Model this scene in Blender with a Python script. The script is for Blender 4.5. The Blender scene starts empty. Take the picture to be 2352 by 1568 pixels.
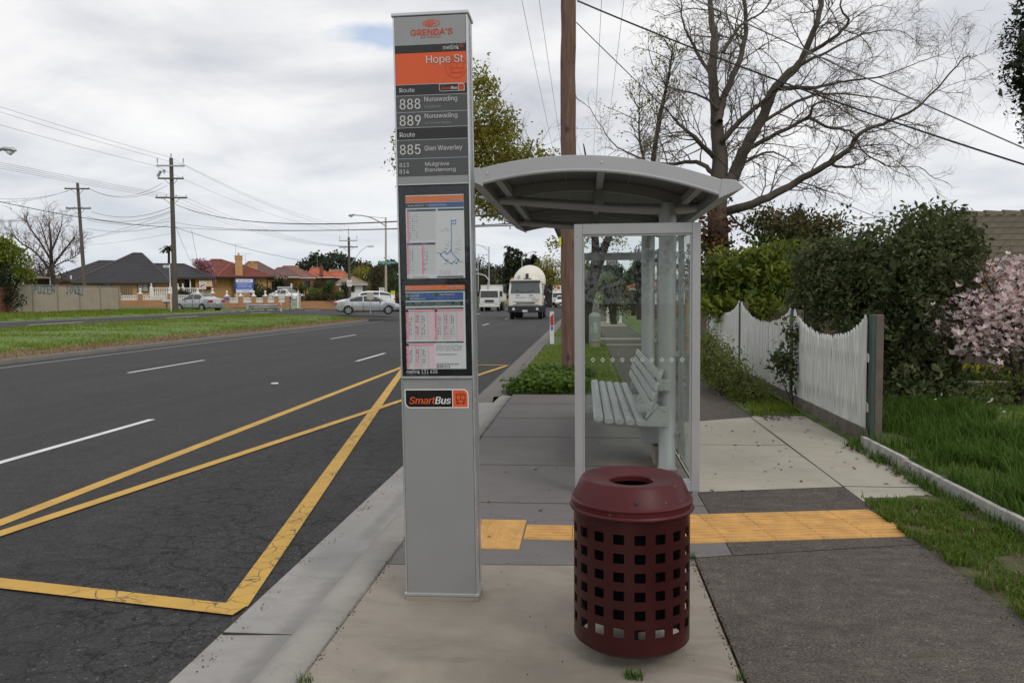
import bpy, math, random
import numpy as np
from mathutils import Vector, Matrix
R = math.radians
rnd = random.Random(11)
nrg = np.random.default_rng(5)
scene = bpy.context.scene
COL = scene.collection

# ------------------------------------------------------------------ camera
F, CX, CY, H = 1800.0, 1176.0, 784.0, 1.5       # focal length and centre of a 2352 x 1568 picture; eye height
yh = Vector(((1345 - CX) / F, (CY - 680) / F, -1)).normalized()
zr = Vector((-.003, 1, 0)); zh = (zr - yh * zr.dot(yh)).normalized()
xh = yh.cross(zh)
C2W = Matrix((xh, yh, zh))
cd = bpy.data.cameras.new('camera'); cam = bpy.data.objects.new('camera', cd); COL.objects.link(cam)
cd.sensor_width = 36; cd.sensor_fit = 'HORIZONTAL'; cd.lens = 36 * F / 2352
cd.clip_start = .05; cd.clip_end = 4000
cam.matrix_world = Matrix.Translation((0, 0, H)) @ C2W.to_4x4()
scene.camera = cam

# ------------------------------------------------------------------ light
SUN_EL, SUN_AZ = R(42), R(138)                  # azimuth clockwise from +Y
world = bpy.data.worlds.new("World"); scene.world = world; world.use_nodes = True
def build_world():
    nt = world.node_tree; N = nt.nodes; L = nt.links; N.clear()
    out = N.new('ShaderNodeOutputWorld'); bg = N.new('ShaderNodeBackground')
    bg.inputs['Strength'].default_value = .1
    sky = N.new('ShaderNodeTexSky'); sky.sky_type = 'NISHITA'; sky.sun_disc = False
    sky.sun_elevation = SUN_EL; sky.sun_rotation = SUN_AZ
    tc = N.new('ShaderNodeTexCoord'); sep = N.new('ShaderNodeSeparateXYZ')
    L.new(tc.outputs['Generated'], sep.inputs[0])
    def mth(op, a, b=None, c=None):
        n = N.new('ShaderNodeMath'); n.operation = op
        for i, v in enumerate((a, b, c)):
            if v is None: continue
            if isinstance(v, (int, float)): n.inputs[i].default_value = v
            else: L.new(v, n.inputs[i])
        return n.outputs[0]
    zc = mth('MAXIMUM', sep.outputs[2], 0.0)
    den = mth('ADD', zc, .16)
    cb = N.new('ShaderNodeCombineXYZ')
    L.new(mth('DIVIDE', sep.outputs[0], den), cb.inputs[0]); L.new(mth('DIVIDE', sep.outputs[1], den), cb.inputs[1])
    def noise(scale, det, rough, off, dist=0.0):
        mp = N.new('ShaderNodeMapping'); mp.inputs['Location'].default_value = off
        mp.inputs['Scale'].default_value = (1.0, 1.0, 1)
        L.new(cb.outputs[0], mp.inputs[0])
        n = N.new('ShaderNodeTexNoise'); n.inputs['Scale'].default_value = scale; n.inputs['Detail'].default_value = det
        n.inputs['Roughness'].default_value = rough; n.inputs['Distortion'].default_value = dist
        L.new(mp.outputs[0], n.inputs[0]); return n.outputs[0]
    n1 = noise(1.5, 6, .55, (3.1, 1.7, 0), .3); n2 = noise(.55, 2, .5, (7.3, 2.2, 0))
    mixn = mth('ADD', mth('MULTIPLY', n1, .62), mth('MULTIPLY', n2, .38))
    rp = N.new('ShaderNodeValToRGB'); cr = rp.color_ramp
    cr.elements[0].position = .34; cr.elements[0].color = (.47, .49, .545, 1)
    cr.elements[1].position = .70; cr.elements[1].color = (.92, .915, .90, 1)
    e = cr.elements.new(.44); e.color = (.61, .625, .66, 1)
    e = cr.elements.new(.54); e.color = (.78, .78, .79, 1)
    L.new(mixn, rp.inputs[0])
    # greyer, slightly blue band low over the horizon
    hz = N.new('ShaderNodeMapRange'); hz.inputs[1].default_value = 0; hz.inputs[2].default_value = .22
    hz.inputs[3].default_value = .75; hz.inputs[4].default_value = 0; hz.clamp = True; L.new(zc, hz.inputs[0])
    mh = N.new('ShaderNodeMixRGB'); mh.inputs[2].default_value = (.59, .645, .70, 1)
    L.new(hz.outputs[0], mh.inputs[0]); L.new(rp.outputs[0], mh.inputs[1])
    sc_ = N.new('ShaderNodeVectorMath'); sc_.operation = 'SCALE'; sc_.inputs[3].default_value = 11.8
    L.new(mh.outputs[0], sc_.inputs[0])
    # one thin blue gap in the cover
    gap = (C2W @ Vector(((880 - CX) / F, (CY - 86) / F, -1))).normalized()
    cbv = N.new('ShaderNodeVectorMath'); cbv.operation = 'SUBTRACT'; cbv.inputs[1].default_value = gap
    L.new(tc.outputs['Generated'], cbv.inputs[0])
    ms = N.new('ShaderNodeVectorMath'); ms.operation = 'MULTIPLY'; ms.inputs[1].default_value = (1.0, 1.0, 4.2)
    L.new(cbv.outputs[0], ms.inputs[0])
    ln = N.new('ShaderNodeVectorMath'); ln.operation = 'LENGTH'; L.new(ms.outputs[0], ln.inputs[0])
    nb = noise(9, 4, .6, (1, 5, 0))
    gd = mth('ADD', ln.outputs['Value'], mth('MULTIPLY', mth('SUBTRACT', nb, .5), .13))
    gm = N.new('ShaderNodeMapRange'); gm.inputs[1].default_value = .015; gm.inputs[2].default_value = .075
    gm.inputs[3].default_value = .62; gm.inputs[4].default_value = .0; gm.clamp = True; L.new(gd, gm.inputs[0])
    mg = N.new('ShaderNodeMixRGB'); L.new(gm.outputs[0], mg.inputs[0]); L.new(sc_.outputs[0], mg.inputs[1])
    bl = N.new('ShaderNodeVectorMath'); bl.operation = 'SCALE'; bl.inputs[3].default_value = 1.6
    L.new(sky.outputs[0], bl.inputs[0]); L.new(bl.outputs[0], mg.inputs[2])
    # below the horizon: dull ground bounce
    lo = mth('LESS_THAN', sep.outputs[2], -.01)
    ml = N.new('ShaderNodeMixRGB'); L.new(lo, ml.inputs[0]); L.new(mg.outputs[0], ml.inputs[1]); ml.inputs[2].default_value = (1.2, 1.2, 1.1, 1)
    L.new(ml.outputs[0], bg.inputs['Color']); L.new(bg.outputs[0], out.inputs[0])
build_world()
sl = bpy.data.lights.new('sun', 'SUN'); sl.energy = .95; sl.angle = R(24); sl.color = (1, .96, .9)
so = bpy.data.objects.new('sun', sl); COL.objects.link(so)
sd = Vector((math.sin(SUN_AZ) * math.cos(SUN_EL), math.cos(SUN_AZ) * math.cos(SUN_EL), math.sin(SUN_EL)))
so.rotation_euler = sd.to_track_quat('Z', 'Y').to_euler(); so.location = sd * 60
vs = scene.view_settings
scene.display_settings.display_device = 'sRGB'
vs.view_transform = 'Standard'; vs.look = 'None'; vs.gamma = 1; vs.exposure = 0.0; vs.use_curve_mapping = False
scene.cycles.max_bounces = 6; scene.cycles.diffuse_bounces = 3; scene.cycles.transparent_max_bounces = 16
scene.cycles.use_denoising = True

# ------------------------------------------------------------------ reading points off the photograph
def ray(px, py): return C2W @ Vector(((px - CX) / F, (CY - py) / F, -1))
def G(px, py, z=0.0):
    r = ray(px, py); t = (z - H) / r.z; return Vector((r.x * t, r.y * t, z))
def D(px, py, Y):
    r = ray(px, py); t = Y / r.y; return Vector((r.x * t, Y, H + r.z * t))
def lerp(a, b, t): return a + (b - a) * t
def interp(x, pts): return float(np.interp(x, [p[0] for p in pts], [p[1] for p in pts]))
def hill(Y):
    if Y < 80: return 0.0
    a = min(Y, 320) - 80
    return .000062 * a * a + max(0, Y - 320) * .0298
ROADX = [(-28.8, .48), (-23.0, .30), (-14.75, -.12), (-1.74, -.12)]
def road_z(X, Y): return interp(X, ROADX) + hill(Y)
GX = [(-700, 9), (-150, 2.2), (-60, 1.12), (-35.5, .72), (-29.1, .53), (-28.8, .25), (-23.0, .12), (-14.75, -.22), (-1.32, -.22), (-1.15, -.03),
      (2.05, -.03), (2.8, .0), (3.0, .05), (12, .12), (40, .5), (150, 3), (700, 14)]
def ground_z(X, Y): return interp(X, GX) + hill(Y)

# ------------------------------------------------------------------ scene helpers
def tag(o, label=None, cat=None, group=None, kind=None):
    if label: o['label'] = label
    if cat: o['category'] = cat
    if group: o['group'] = group
    if kind: o['kind'] = kind
    return o
def thing(name, label, cat, loc=(0, 0, 0), rz=0, group=None):
    o = bpy.data.objects.new(name, None); COL.objects.link(o); o.empty_display_size = .2
    o.location = loc; o.rotation_euler = (0, 0, rz)
    return tag(o, label, cat, group)
def link(name, me, parent=None, world_=False):
    o = bpy.data.objects.new(name, me); COL.objects.link(o)
    if parent:
        o.parent = parent
        if world_:
            o.matrix_parent_inverse = Matrix.LocRotScale(parent.location, parent.rotation_euler, None).inverted()
    return o
KIDS = {}
def copy_tree(o, parent=None, loc=None, rz=None):
    c = o.copy(); COL.objects.link(c)
    if parent: c.parent = parent
    if loc is not None: c.location = loc
    if rz is not None: c.rotation_euler = (0, 0, rz)
    for ch in o.children: copy_tree(ch, c)
    return c

class MB:
    def __init__(s): s.v = []; s.f = []; s.mi = []; s.cur = 0
    def m(s, i): s.cur = i; return s
    def add(s, vs_, fs):
        b = len(s.v); s.v += [tuple(p) for p in vs_]
        for f in fs: s.f.append(tuple(b + i for i in f)); s.mi.append(s.cur)
        return s
    def box(s, c, d, rz=0, M4=None):
        x, y, z = d[0] / 2, d[1] / 2, d[2] / 2
        P = [(-x, -y, -z), (x, -y, -z), (x, y, -z), (-x, y, -z), (-x, -y, z), (x, -y, z), (x, y, z), (-x, y, z)]
        if rz:
            k, q = math.cos(rz), math.sin(rz); P = [(p[0] * k - p[1] * q, p[0] * q + p[1] * k, p[2]) for p in P]
        if M4 is not None: P = [tuple(M4 @ Vector(p)) for p in P]
        P = [(p[0] + c[0], p[1] + c[1], p[2] + c[2]) for p in P]
        return s.add(P, [(0, 3, 2, 1), (4, 5, 6, 7), (0, 1, 5, 4), (1, 2, 6, 5), (2, 3, 7, 6), (3, 0, 4, 7)])
    def bb(s, x0, x1, y0, y1, z0, z1): return s.box(((x0 + x1) / 2, (y0 + y1) / 2, (z0 + z1) / 2), (abs(x1 - x0), abs(y1 - y0), abs(z1 - z0)))
    def quad(s, a, b, c, d): return s.add([a, b, c, d], [(0, 1, 2, 3)])
    def poly(s, P): return s.add(P, [tuple(range(len(P)))])
    def tube(s, pts, rad, n=8, caps=True, flat=1.0):
        pts = [Vector(p) for p in pts]
        if isinstance(rad, (int, float)): rad = [rad] * len(pts)
        b = len(s.v); ref = None
        for i, p in enumerate(pts):
            t = (pts[min(i + 1, len(pts) - 1)] - pts[max(i - 1, 0)])
            if t.length < 1e-9: t = Vector((0, 0, 1))
            t.normalize()
            if ref is None: ref = Vector((1, 0, 0)) if abs(t.x) < .8 else Vector((0, 1, 0))
            u = ref - t * ref.dot(t)
            if u.length < 1e-6: u = t.orthogonal()
            u.normalize(); w = t.cross(u); ref = u
            for k in range(n):
                a = 2 * math.pi * k / n
                q = p + (u * math.cos(a) + w * math.sin(a) * flat) * rad[i]
                s.v.append(tuple(q))
        for i in range(len(pts) - 1):
            for k in range(n):
                a = b + i * n + k; c = b + i * n + (k + 1) % n
                s.f.append((a, c, c + n, a + n)); s.mi.append(s.cur)
        if caps and n > 2:
            s.f.append(tuple(b + k for k in range(n))[::-1]); s.mi.append(s.cur)
            e = b + (len(pts) - 1) * n
            s.f.append(tuple(e + k for k in range(n))); s.mi.append(s.cur)
        return s
    def cyl(s, a, b, r, r2=None, n=16, caps=True): return s.tube([a, b], [r, r if r2 is None else r2], n, caps)
    def lathe(s, prof, n=32, c=(0, 0, 0), a0=0.0):
        b = len(s.v); m = len(prof)
        for k in range(n):
            a = 2 * math.pi * k / n + a0
            for r, z in prof: s.v.append((c[0] + r * math.cos(a), c[1] + r * math.sin(a), c[2] + z))
        for k in range(n):
            k2 = (k + 1) % n
            for i in range(m - 1):
                s.f.append((b + k * m + i, b + k2 * m + i, b + k2 * m + i + 1, b + k * m + i + 1)); s.mi.append(s.cur)
        return s
    def prism(s, poly, o, u, w, h):
        """extrude a 2D polygon given in axes u, w from o along h"""
        o, u, w, h = Vector(o), Vector(u), Vector(w), Vector(h)
        n = len(poly); A = [o + u * p[0] + w * p[1] for p in poly]; B = [p + h for p in A]
        return s.add([*A, *B], [tuple(range(n))[::-1], tuple(range(n, 2 * n))] + [(i, (i + 1) % n, n + (i + 1) % n, n + i) for i in range(n)])
    def build(s, name, mats, parent=None, world_=False, smooth=False, bevel=0, ang=35):
        me = bpy.data.meshes.new(name); me.from_pydata(s.v, [], s.f)
        if not isinstance(mats, (list, tuple)): mats = [mats]
        for m in mats: me.materials.append(m)
        if len(mats) > 1: me.polygons.foreach_set('material_index', s.mi)
        if smooth:
            me.polygons.foreach_set('use_smooth', [True] * len(me.polygons))
            me.set_sharp_from_angle(angle=R(ang))
        me.update(); me.validate()
        o = link(name, me, parent, world_)
        if bevel:
            b = o.modifiers.new('bevel', 'BEVEL'); b.width = bevel; b.segments = 2; b.limit_method = 'ANGLE'; b.angle_limit = R(40)
            b.harden_normals = False
        return o
def np_mesh(name, V, Fc, mats, parent=None, world_=False, mi=None, smooth=False):
    """V (n,3), Fc (m,k) with a constant k"""
    me = bpy.data.meshes.new(name); V = np.asarray(V, np.float32); Fc = np.asarray(Fc, np.int32); k = Fc.shape[1]
    me.vertices.add(len(V)); me.vertices.foreach_set('co', V.ravel())
    me.loops.add(Fc.size); me.loops.foreach_set('vertex_index', Fc.ravel())
    me.polygons.add(len(Fc)); me.polygons.foreach_set('loop_start', np.arange(0, Fc.size, k, dtype=np.int32))
    if not isinstance(mats, (list, tuple)): mats = [mats]
    for m in mats: me.materials.append(m)
    if mi is not None: me.polygons.foreach_set('material_index', np.asarray(mi, np.int32))
    if smooth: me.polygons.foreach_set('use_smooth', np.ones(len(Fc), bool))
    me.update(calc_edges=True); me.validate()
    return link(name, me, parent, world_)

# ------------------------------------------------------------------ materials
def srgb(r, g, b):
    f = lambda c: (c / 255 / 12.92) if c / 255 <= .04045 else ((c / 255 + .055) / 1.055) ** 2.4
    return (f(r), f(g), f(b))
class NT:
    def __init__(s, name):
        s.mat = bpy.data.materials.new(name); s.mat.use_nodes = True; s.t = s.mat.node_tree; s.N = s.t.nodes; s.L = s.t.links
        s.p = s.N['Principled BSDF']; s.tc = s.N.new('ShaderNodeTexCoord')
    def set(s, sock, v):
        if isinstance(v, bpy.types.NodeSocket): s.L.new(v, sock)
        elif isinstance(v, (tuple, list)) and len(v) == 3 and sock.type == 'RGBA': sock.default_value = (*v, 1)
        else: sock.default_value = v
    def math(s, op, a, b=0.0, clamp=False):
        n = s.N.new('ShaderNodeMath'); n.operation = op; n.use_clamp = clamp; s.set(n.inputs[0], a); s.set(n.inputs[1], b); return n.outputs[0]
    def mapp(s, scale=(1, 1, 1), src='Object', loc=(0, 0, 0), rot=(0, 0, 0)):
        m = s.N.new('ShaderNodeMapping'); m.inputs['Scale'].default_value = scale; m.inputs['Location'].default_value = loc; m.inputs['Rotation'].default_value = rot
        s.L.new(s.tc.outputs[src], m.inputs[0]); return m.outputs[0]
    def noise(s, scale, det=3, rough=.55, vec=None, dist=0.0, out=0):
        n = s.N.new('ShaderNodeTexNoise'); n.inputs['Scale'].default_value = scale; n.inputs['Detail'].default_value = det
        n.inputs['Roughness'].default_value = rough; n.inputs['Distortion'].default_value = dist
        s.L.new(vec if vec is not None else s.tc.outputs['Object'], n.inputs['Vector']); return n.outputs[out]
    def voro(s, scale, feat='DISTANCE_TO_EDGE', vec=None):
        n = s.N.new('ShaderNodeTexVoronoi'); n.feature = feat; n.inputs['Scale'].default_value = scale
        s.L.new(vec if vec is not None else s.tc.outputs['Object'], n.inputs['Vector']); return n.outputs[0]
    def rng(s, v, a, b, c=0.0, d=1.0):
        n = s.N.new('ShaderNodeMapRange'); n.clamp = True; s.set(n.inputs[0], v)
        for i, q in enumerate((a, b, c, d)): n.inputs[i + 1].default_value = q
        return n.outputs[0]
    def mix(s, f, a, b, mode='MIX'):
        n = s.N.new('ShaderNodeMixRGB'); n.blend_type = mode; s.set(n.inputs[0], f); s.set(n.inputs[1], a); s.set(n.inputs[2], b); return n.outputs[0]
    def bump(s, h, strength=.3, dist=.01):
        n = s.N.new('ShaderNodeBump'); n.inputs['Strength'].default_value = strength; n.inputs['Distance'].default_value = dist
        s.L.new(h, n.inputs['Height']); s.L.new(n.outputs[0], s.p.inputs['Normal'])
    def island(s):
        g = s.N.new('ShaderNodeNewGeometry'); return g.outputs['Random Per Island']
    def fin(s, col=None, rough=None, metal=None, spec=None, coat=None):
        if col is not None: s.set(s.p.inputs['Base Color'], col)
        if rough is not None: s.set(s.p.inputs['Roughness'], rough)
        if metal is not None: s.set(s.p.inputs['Metallic'], metal)
        if spec is not None: s.set(s.p.inputs['Specular IOR Level'], spec)
        if coat is not None: s.set(s.p.inputs['Coat Weight'], coat); s.p.inputs['Coat Roughness'].default_value = .08
        return s.mat
def dk(c, k): return tuple(min(1, x * k) for x in c)
def plain(name, col, rough=.55, var=.12, scale=5.0, bump=0.0, bscale=60.0, metal=0.0, spec=.5, coat=None, stretch=(1, 1, 1)):
    n = NT(name); v = n.mapp(stretch)
    f = n.rng(n.noise(scale, 5, .6, v), .3, .7)
    c = n.mix(f, dk(col, 1 - var), dk(col, 1 + var))
    if bump: n.bump(n.noise(bscale, 4, .6, v), bump, .01)
    r = n.rng(n.noise(scale * 2.3, 3, .5, v), .3, .7, max(0, rough - .06), min(1, rough + .08))
    return n.fin(c, r, metal, spec, coat)
def leafmat(name, dark, mid, light, trans=.25, rough=.5, patch=None, pscale=1.2, spec=.2):
    n = NT(name); i = n.island()
    c = n.mix(n.rng(i, .0, .5), dark, mid); c = n.mix(n.rng(i, .55, 1.0), c, light)
    big = n.rng(n.noise(pscale, 2, .5), .35, .65)
    c = n.mix(n.math('MULTIPLY', big, .45), c, patch if patch else dk(mid, .75))
    n.fin(c, rough, 0, spec)
    tr = n.N.new('ShaderNodeBsdfTranslucent'); n.set(tr.inputs[0], n.mix(.5, c, light))
    ms = n.N.new('ShaderNodeMixShader'); ms.inputs[0].default_value = trans
    n.L.new(n.p.outputs[0], ms.inputs[1]); n.L.new(tr.outputs[0], ms.inputs[2])
    n.L.new(ms.outputs[0], n.N['Material Output'].inputs[0]); return n.mat
def glassmat(name, tint=(.82, .92, .88), refl=.06, rough=.0):
    n = NT(name)
    t = n.N.new('ShaderNodeBsdfTransparent'); t.inputs[0].default_value = (*tint, 1)
    g = n.N.new('ShaderNodeBsdfGlossy'); g.inputs['Roughness'].default_value = rough; g.inputs[0].default_value = (1, 1, 1, 1)
    fr = n.N.new('ShaderNodeLayerWeight'); fr.inputs[0].default_value = .5
    ms = n.N.new('ShaderNodeMixShader'); n.L.new(n.math('ADD', n.math('MULTIPLY', n.math('POWER', fr.outputs['Facing'], 5.0), .7), refl, True), ms.inputs[0])
    n.L.new(t.outputs[0], ms.inputs[1]); n.L.new(g.outputs[0], ms.inputs[2]); n.L.new(ms.outputs[0], n.N['Material Output'].inputs[0])
    return n.mat

def asphalt(name, col, speck=.5, crack=True, scale=1.0, worn=.25):
    n = NT(name)
    big = n.rng(n.noise(.35, 4, .6), .3, .7); mid = n.rng(n.noise(2.2, 5, .65), .35, .7)
    fine = n.rng(n.noise(150 * scale, 2, .7), .35, .72); ag = n.rng(n.voro(190 * scale, 'F1'), .05, .6)
    c = n.mix(big, dk(col, 1 - worn), dk(col, 1 + worn)); c = n.mix(n.math('MULTIPLY', mid, .35), c, dk(col, 1.35))
    mott = n.rng(n.noise(26 * scale, 4, .75), .38, .66)
    c = n.mix(n.math('MULTIPLY', mott, speck * .75), c, dk(col, 2.1)); dkm = n.rng(n.noise(38 * scale, 3, .7, n.mapp((1, 1, 1), 'Object', (3, 7, 1))), .52, .68); c = n.mix(n.math('MULTIPLY', dkm, speck * .7), c, dk(col, .5))
    c = n.mix(n.math('MULTIPLY', fine, speck * .7), c, dk(col, 1.9)); c = n.mix(n.math('MULTIPLY', n.rng(ag, .0, .35, 1, 0), .35), c, dk(col, .35))
    stone = n.rng(n.noise(70 * scale, 0, .5), .74, .80)
    c = n.mix(n.math('MULTIPLY', stone, .55), c, (.22, .21, .2))
    tr_ = n.rng(n.noise(1.0, 4, .6, n.mapp((1.6, .035, 1), 'Object', (4, 0, 0))), .42, .62); c = n.mix(n.math('MULTIPLY', tr_, .28 if crack else .12), c, dk(col, .62))
    gr_ = n.rng(n.noise(95 * scale, 2, .8, n.mapp((.6, 1.5, 1), 'Object', (2, 5, 3))), .3, .7); c = n.mix(n.math('MULTIPLY', gr_, speck * .5), c, dk(col, 2.2))
    h = n.math('ADD', fine, n.math('MULTIPLY', ag, .6))
    g1 = n.rng(n.noise(105, 1, .5, n.mapp((.8, 1.2, 1), 'Object', (7, 3, 2))), .36, .64, 1 - .5 * speck, 1 + .6 * speck); lo_ = n.rng(n.noise(7, 5, .75, n.mapp((.7, 1.3, 1), 'Object', (2, 8, 2))), .34, .66, 1 - .35 * speck, 1 + .45 * speck); g2 = n.math('MULTIPLY', lo_, n.rng(n.noise(210, 1, .5), .38, .62, 1 - .4 * speck, 1 + .5 * speck)); gg = n.math('MULTIPLY', g1, g2)
    gm_ = n.N.new('ShaderNodeVectorMath'); gm_.operation = 'SCALE'; n.L.new(c, gm_.inputs[0]); n.L.new(gg, gm_.inputs[3]); c = gm_.outputs[0]
    if crack:
        wv = n.N.new('ShaderNodeVectorMath'); wv.operation = 'ADD'
        nn = n.N.new('ShaderNodeTexNoise'); nn.inputs['Scale'].default_value = 1.6; nn.inputs['Detail'].default_value = 6; nn.inputs['Roughness'].default_value = .7
        n.L.new(n.tc.outputs['Object'], nn.inputs['Vector'])
        sc2 = n.N.new('ShaderNodeVectorMath'); sc2.operation = 'SCALE'; sc2.inputs[3].default_value = .55
        n.L.new(nn.outputs['Color'], sc2.inputs[0]); n.L.new(n.tc.outputs['Object'], wv.inputs[0]); n.L.new(sc2.outputs[0], wv.inputs[1])
        c1 = n.rng(n.voro(3.6, 'DISTANCE_TO_EDGE', wv.outputs[0]), .009, .034, 1, 0)
        c2 = n.rng(n.voro(8.5, 'DISTANCE_TO_EDGE', wv.outputs[0]), .012, .045, 1, 0)
        # the cracked zone: the kerb-side lane
        sep = n.N.new('ShaderNodeSeparateXYZ'); n.L.new(n.tc.outputs['Object'], sep.inputs[0])
        zone = n.math('MULTIPLY', n.rng(sep.outputs[0], -5.2, -3.0), n.rng(sep.outputs[1], 5, 17, 1, .15))
        area = n.rng(n.noise(.8, 3, .6), .30, .50)
        k = n.math('MULTIPLY', n.math('MAXIMUM', c1, n.math('MULTIPLY', c2, .7)), n.math('MULTIPLY', zone, area))
        c = n.mix(n.math('MULTIPLY', k, .9), c, dk(col, .15)); h = n.math('SUBTRACT', h, n.math('MULTIPLY', k, 3))
    n.bump(h, .5, .006)
    return n.fin(c, n.rng(fine, 0, 1, .78, .92), 0, .3)
def concrete(name, col, stain=.35, tint=None, scale=1.0, spots=()):
    n = NT(name)
    big = n.rng(n.noise(.9 * scale, 5, .62), .32, .68); st = n.rng(n.noise(2.6 * scale, 6, .7, None, .6), .5, .75)
    fine = n.rng(n.noise(170, 3, .7), .3, .72); blot = n.rng(n.noise(7 * scale, 4, .6), .62, .8)
    c = n.mix(big, dk(col, .84), dk(col, 1.12)); c = n.mix(n.math('MULTIPLY', st, stain), c, tint or dk(col, .55))
    sw = n.rng(n.noise(1.1 * scale, 7, .72, n.mapp((1, 2.2, 1), 'Object', (5, 2, 0)), 1.4), .50, .64); c = n.mix(n.math('MULTIPLY', sw, stain * .75), c, dk(col, .62))
    lt = n.rng(n.noise(3.4 * scale, 6, .7, n.mapp((.5, 2.0, 1), 'Object', (1, 9, 0)), .9), .56, .7); c = n.mix(n.math('MULTIPLY', lt, .3), c, dk(col, 1.3))
    c = n.mix(n.math('MULTIPLY', fine, .22), c, dk(col, .62)); c = n.mix(n.math('MULTIPLY', blot, .25), c, dk(col, .6))
    spot = n.rng(n.voro(6.5, 'F1'), .02, .06, 1, 0); spm = n.rng(n.noise(1.7, 2, .5), .58, .66)
    c = n.mix(n.math('MULTIPLY', n.math('MULTIPLY', spot, spm), .55), c, dk(col, .3))
    wv = n.N.new('ShaderNodeVectorMath'); wv.operation = 'ADD'; nn = n.N.new('ShaderNodeTexNoise'); nn.inputs['Scale'].default_value = 1.3; nn.inputs['Detail'].default_value = 8; nn.inputs['Roughness'].default_value = .7
    n.L.new(n.tc.outputs['Object'], nn.inputs['Vector']); s2 = n.N.new('ShaderNodeVectorMath'); s2.operation = 'SCALE'; s2.inputs[3].default_value = 1.1; n.L.new(nn.outputs['Color'], s2.inputs[0]); n.L.new(n.tc.outputs['Object'], wv.inputs[0]); n.L.new(s2.outputs[0], wv.inputs[1])
    ck = n.math('MULTIPLY', n.rng(n.voro(.75, 'DISTANCE_TO_EDGE', wv.outputs[0]), .002, .008, 1, 0), n.rng(n.noise(.9, 2, .5), .52, .58)); c = n.mix(n.math('MULTIPLY', ck, .3), c, dk(col, .2))
    for sx, sy_, rx, ry, k in spots:      # dark marks, stains and painted-in bin shade: centre, size and depth of each
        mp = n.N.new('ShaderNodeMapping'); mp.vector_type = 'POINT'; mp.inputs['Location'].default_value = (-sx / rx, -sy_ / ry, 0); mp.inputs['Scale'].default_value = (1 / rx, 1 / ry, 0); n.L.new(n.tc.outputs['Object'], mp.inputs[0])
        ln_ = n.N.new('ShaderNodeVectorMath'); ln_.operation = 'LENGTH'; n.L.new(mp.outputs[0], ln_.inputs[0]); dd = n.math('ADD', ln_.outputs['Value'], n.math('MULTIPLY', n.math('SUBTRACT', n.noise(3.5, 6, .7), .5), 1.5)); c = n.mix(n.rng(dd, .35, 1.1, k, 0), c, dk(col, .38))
    gum = n.rng(n.voro(3.1, 'F1', n.mapp((1, 1, 1), 'Object', (9, 4, 0))), .022, .034, 1, 0); c = n.mix(n.math('MULTIPLY', gum, .5), c, dk(col, .33))
    br = n.noise(60, 3, .6, n.mapp((.08, 1, 1)))
    n.bump(n.math('ADD', fine, n.math('MULTIPLY', br, .8)), .22, .004)
    return n.fin(c, n.rng(big, 0, 1, .72, .88), 0, .35)
def painted(name, col, under):
    """road paint, cracked and worn in places"""
    n = NT(name)
    wv = n.N.new('ShaderNodeVectorMath'); wv.operation = 'ADD'
    nn = n.N.new('ShaderNodeTexNoise'); nn.inputs['Scale'].default_value = 6; nn.inputs['Detail'].default_value = 4
    n.L.new(n.tc.outputs['Object'], nn.inputs['Vector'])
    sc2 = n.N.new('ShaderNodeVectorMath'); sc2.operation = 'SCALE'; sc2.inputs[3].default_value = .16
    n.L.new(nn.outputs['Color'], sc2.inputs[0]); n.L.new(n.tc.outputs['Object'], wv.inputs[0]); n.L.new(sc2.outputs[0], wv.inputs[1])
    cr = n.rng(n.voro(7.5, 'DISTANCE_TO_EDGE', wv.outputs[0]), .01, .035, 1, 0); ar = n.rng(n.noise(1.3, 2, .5), .42, .55)
    sep = n.N.new('ShaderNodeSeparateXYZ'); n.L.new(n.tc.outputs['Object'], sep.inputs[0])
    cr = n.math('MULTIPLY', n.math('MULTIPLY', cr, ar), n.rng(sep.outputs[0], -4.0, -2.8, .1, 1))
    wear = n.rng(n.noise(55, 4, .75), .60, .72); big = n.rng(n.noise(3, 4, .6), .3, .7)
    c = n.mix(big, dk(col, .86), dk(col, 1.1)); c = n.mix(n.math('MULTIPLY', wear, .4), c, dk(col, .45)); c = n.mix(n.math('MULTIPLY', cr, .9), c, under)
    n.bump(n.math('SUBTRACT', n.noise(150, 2, .6), cr), .3, .004)
    return n.fin(c, .7, 0, .35)
def brick(name, c1, c2, mortar, scale=1.0):
    n = NT(name); b = n.N.new('ShaderNodeTexBrick'); b.inputs['Scale'].default_value = 1.0
    b.inputs['Brick Width'].default_value = .24 * scale; b.inputs['Row Height'].default_value = .086 * scale; b.inputs['Mortar Size'].default_value = .009 * scale
    n.set(b.inputs['Color1'], c1); n.set(b.inputs['Color2'], c2); n.set(b.inputs['Mortar'], mortar)
    # horizontal axis: x + y, so both wall directions get courses
    sep = n.N.new('ShaderNodeSeparateXYZ'); n.L.new(n.tc.outputs['Object'], sep.inputs[0]); cb = n.N.new('ShaderNodeCombineXYZ')
    n.L.new(n.math('ADD', sep.outputs[0], sep.outputs[1]), cb.inputs[0]); n.L.new(sep.outputs[2], cb.inputs[1]); n.L.new(cb.outputs[0], b.inputs['Vector'])
    c = n.mix(n.math('MULTIPLY', n.rng(n.noise(1.2, 4, .6), .3, .7), .35), b.outputs[0], dk(c2, .7))
    return n.fin(c, .85, 0, .3)
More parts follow.
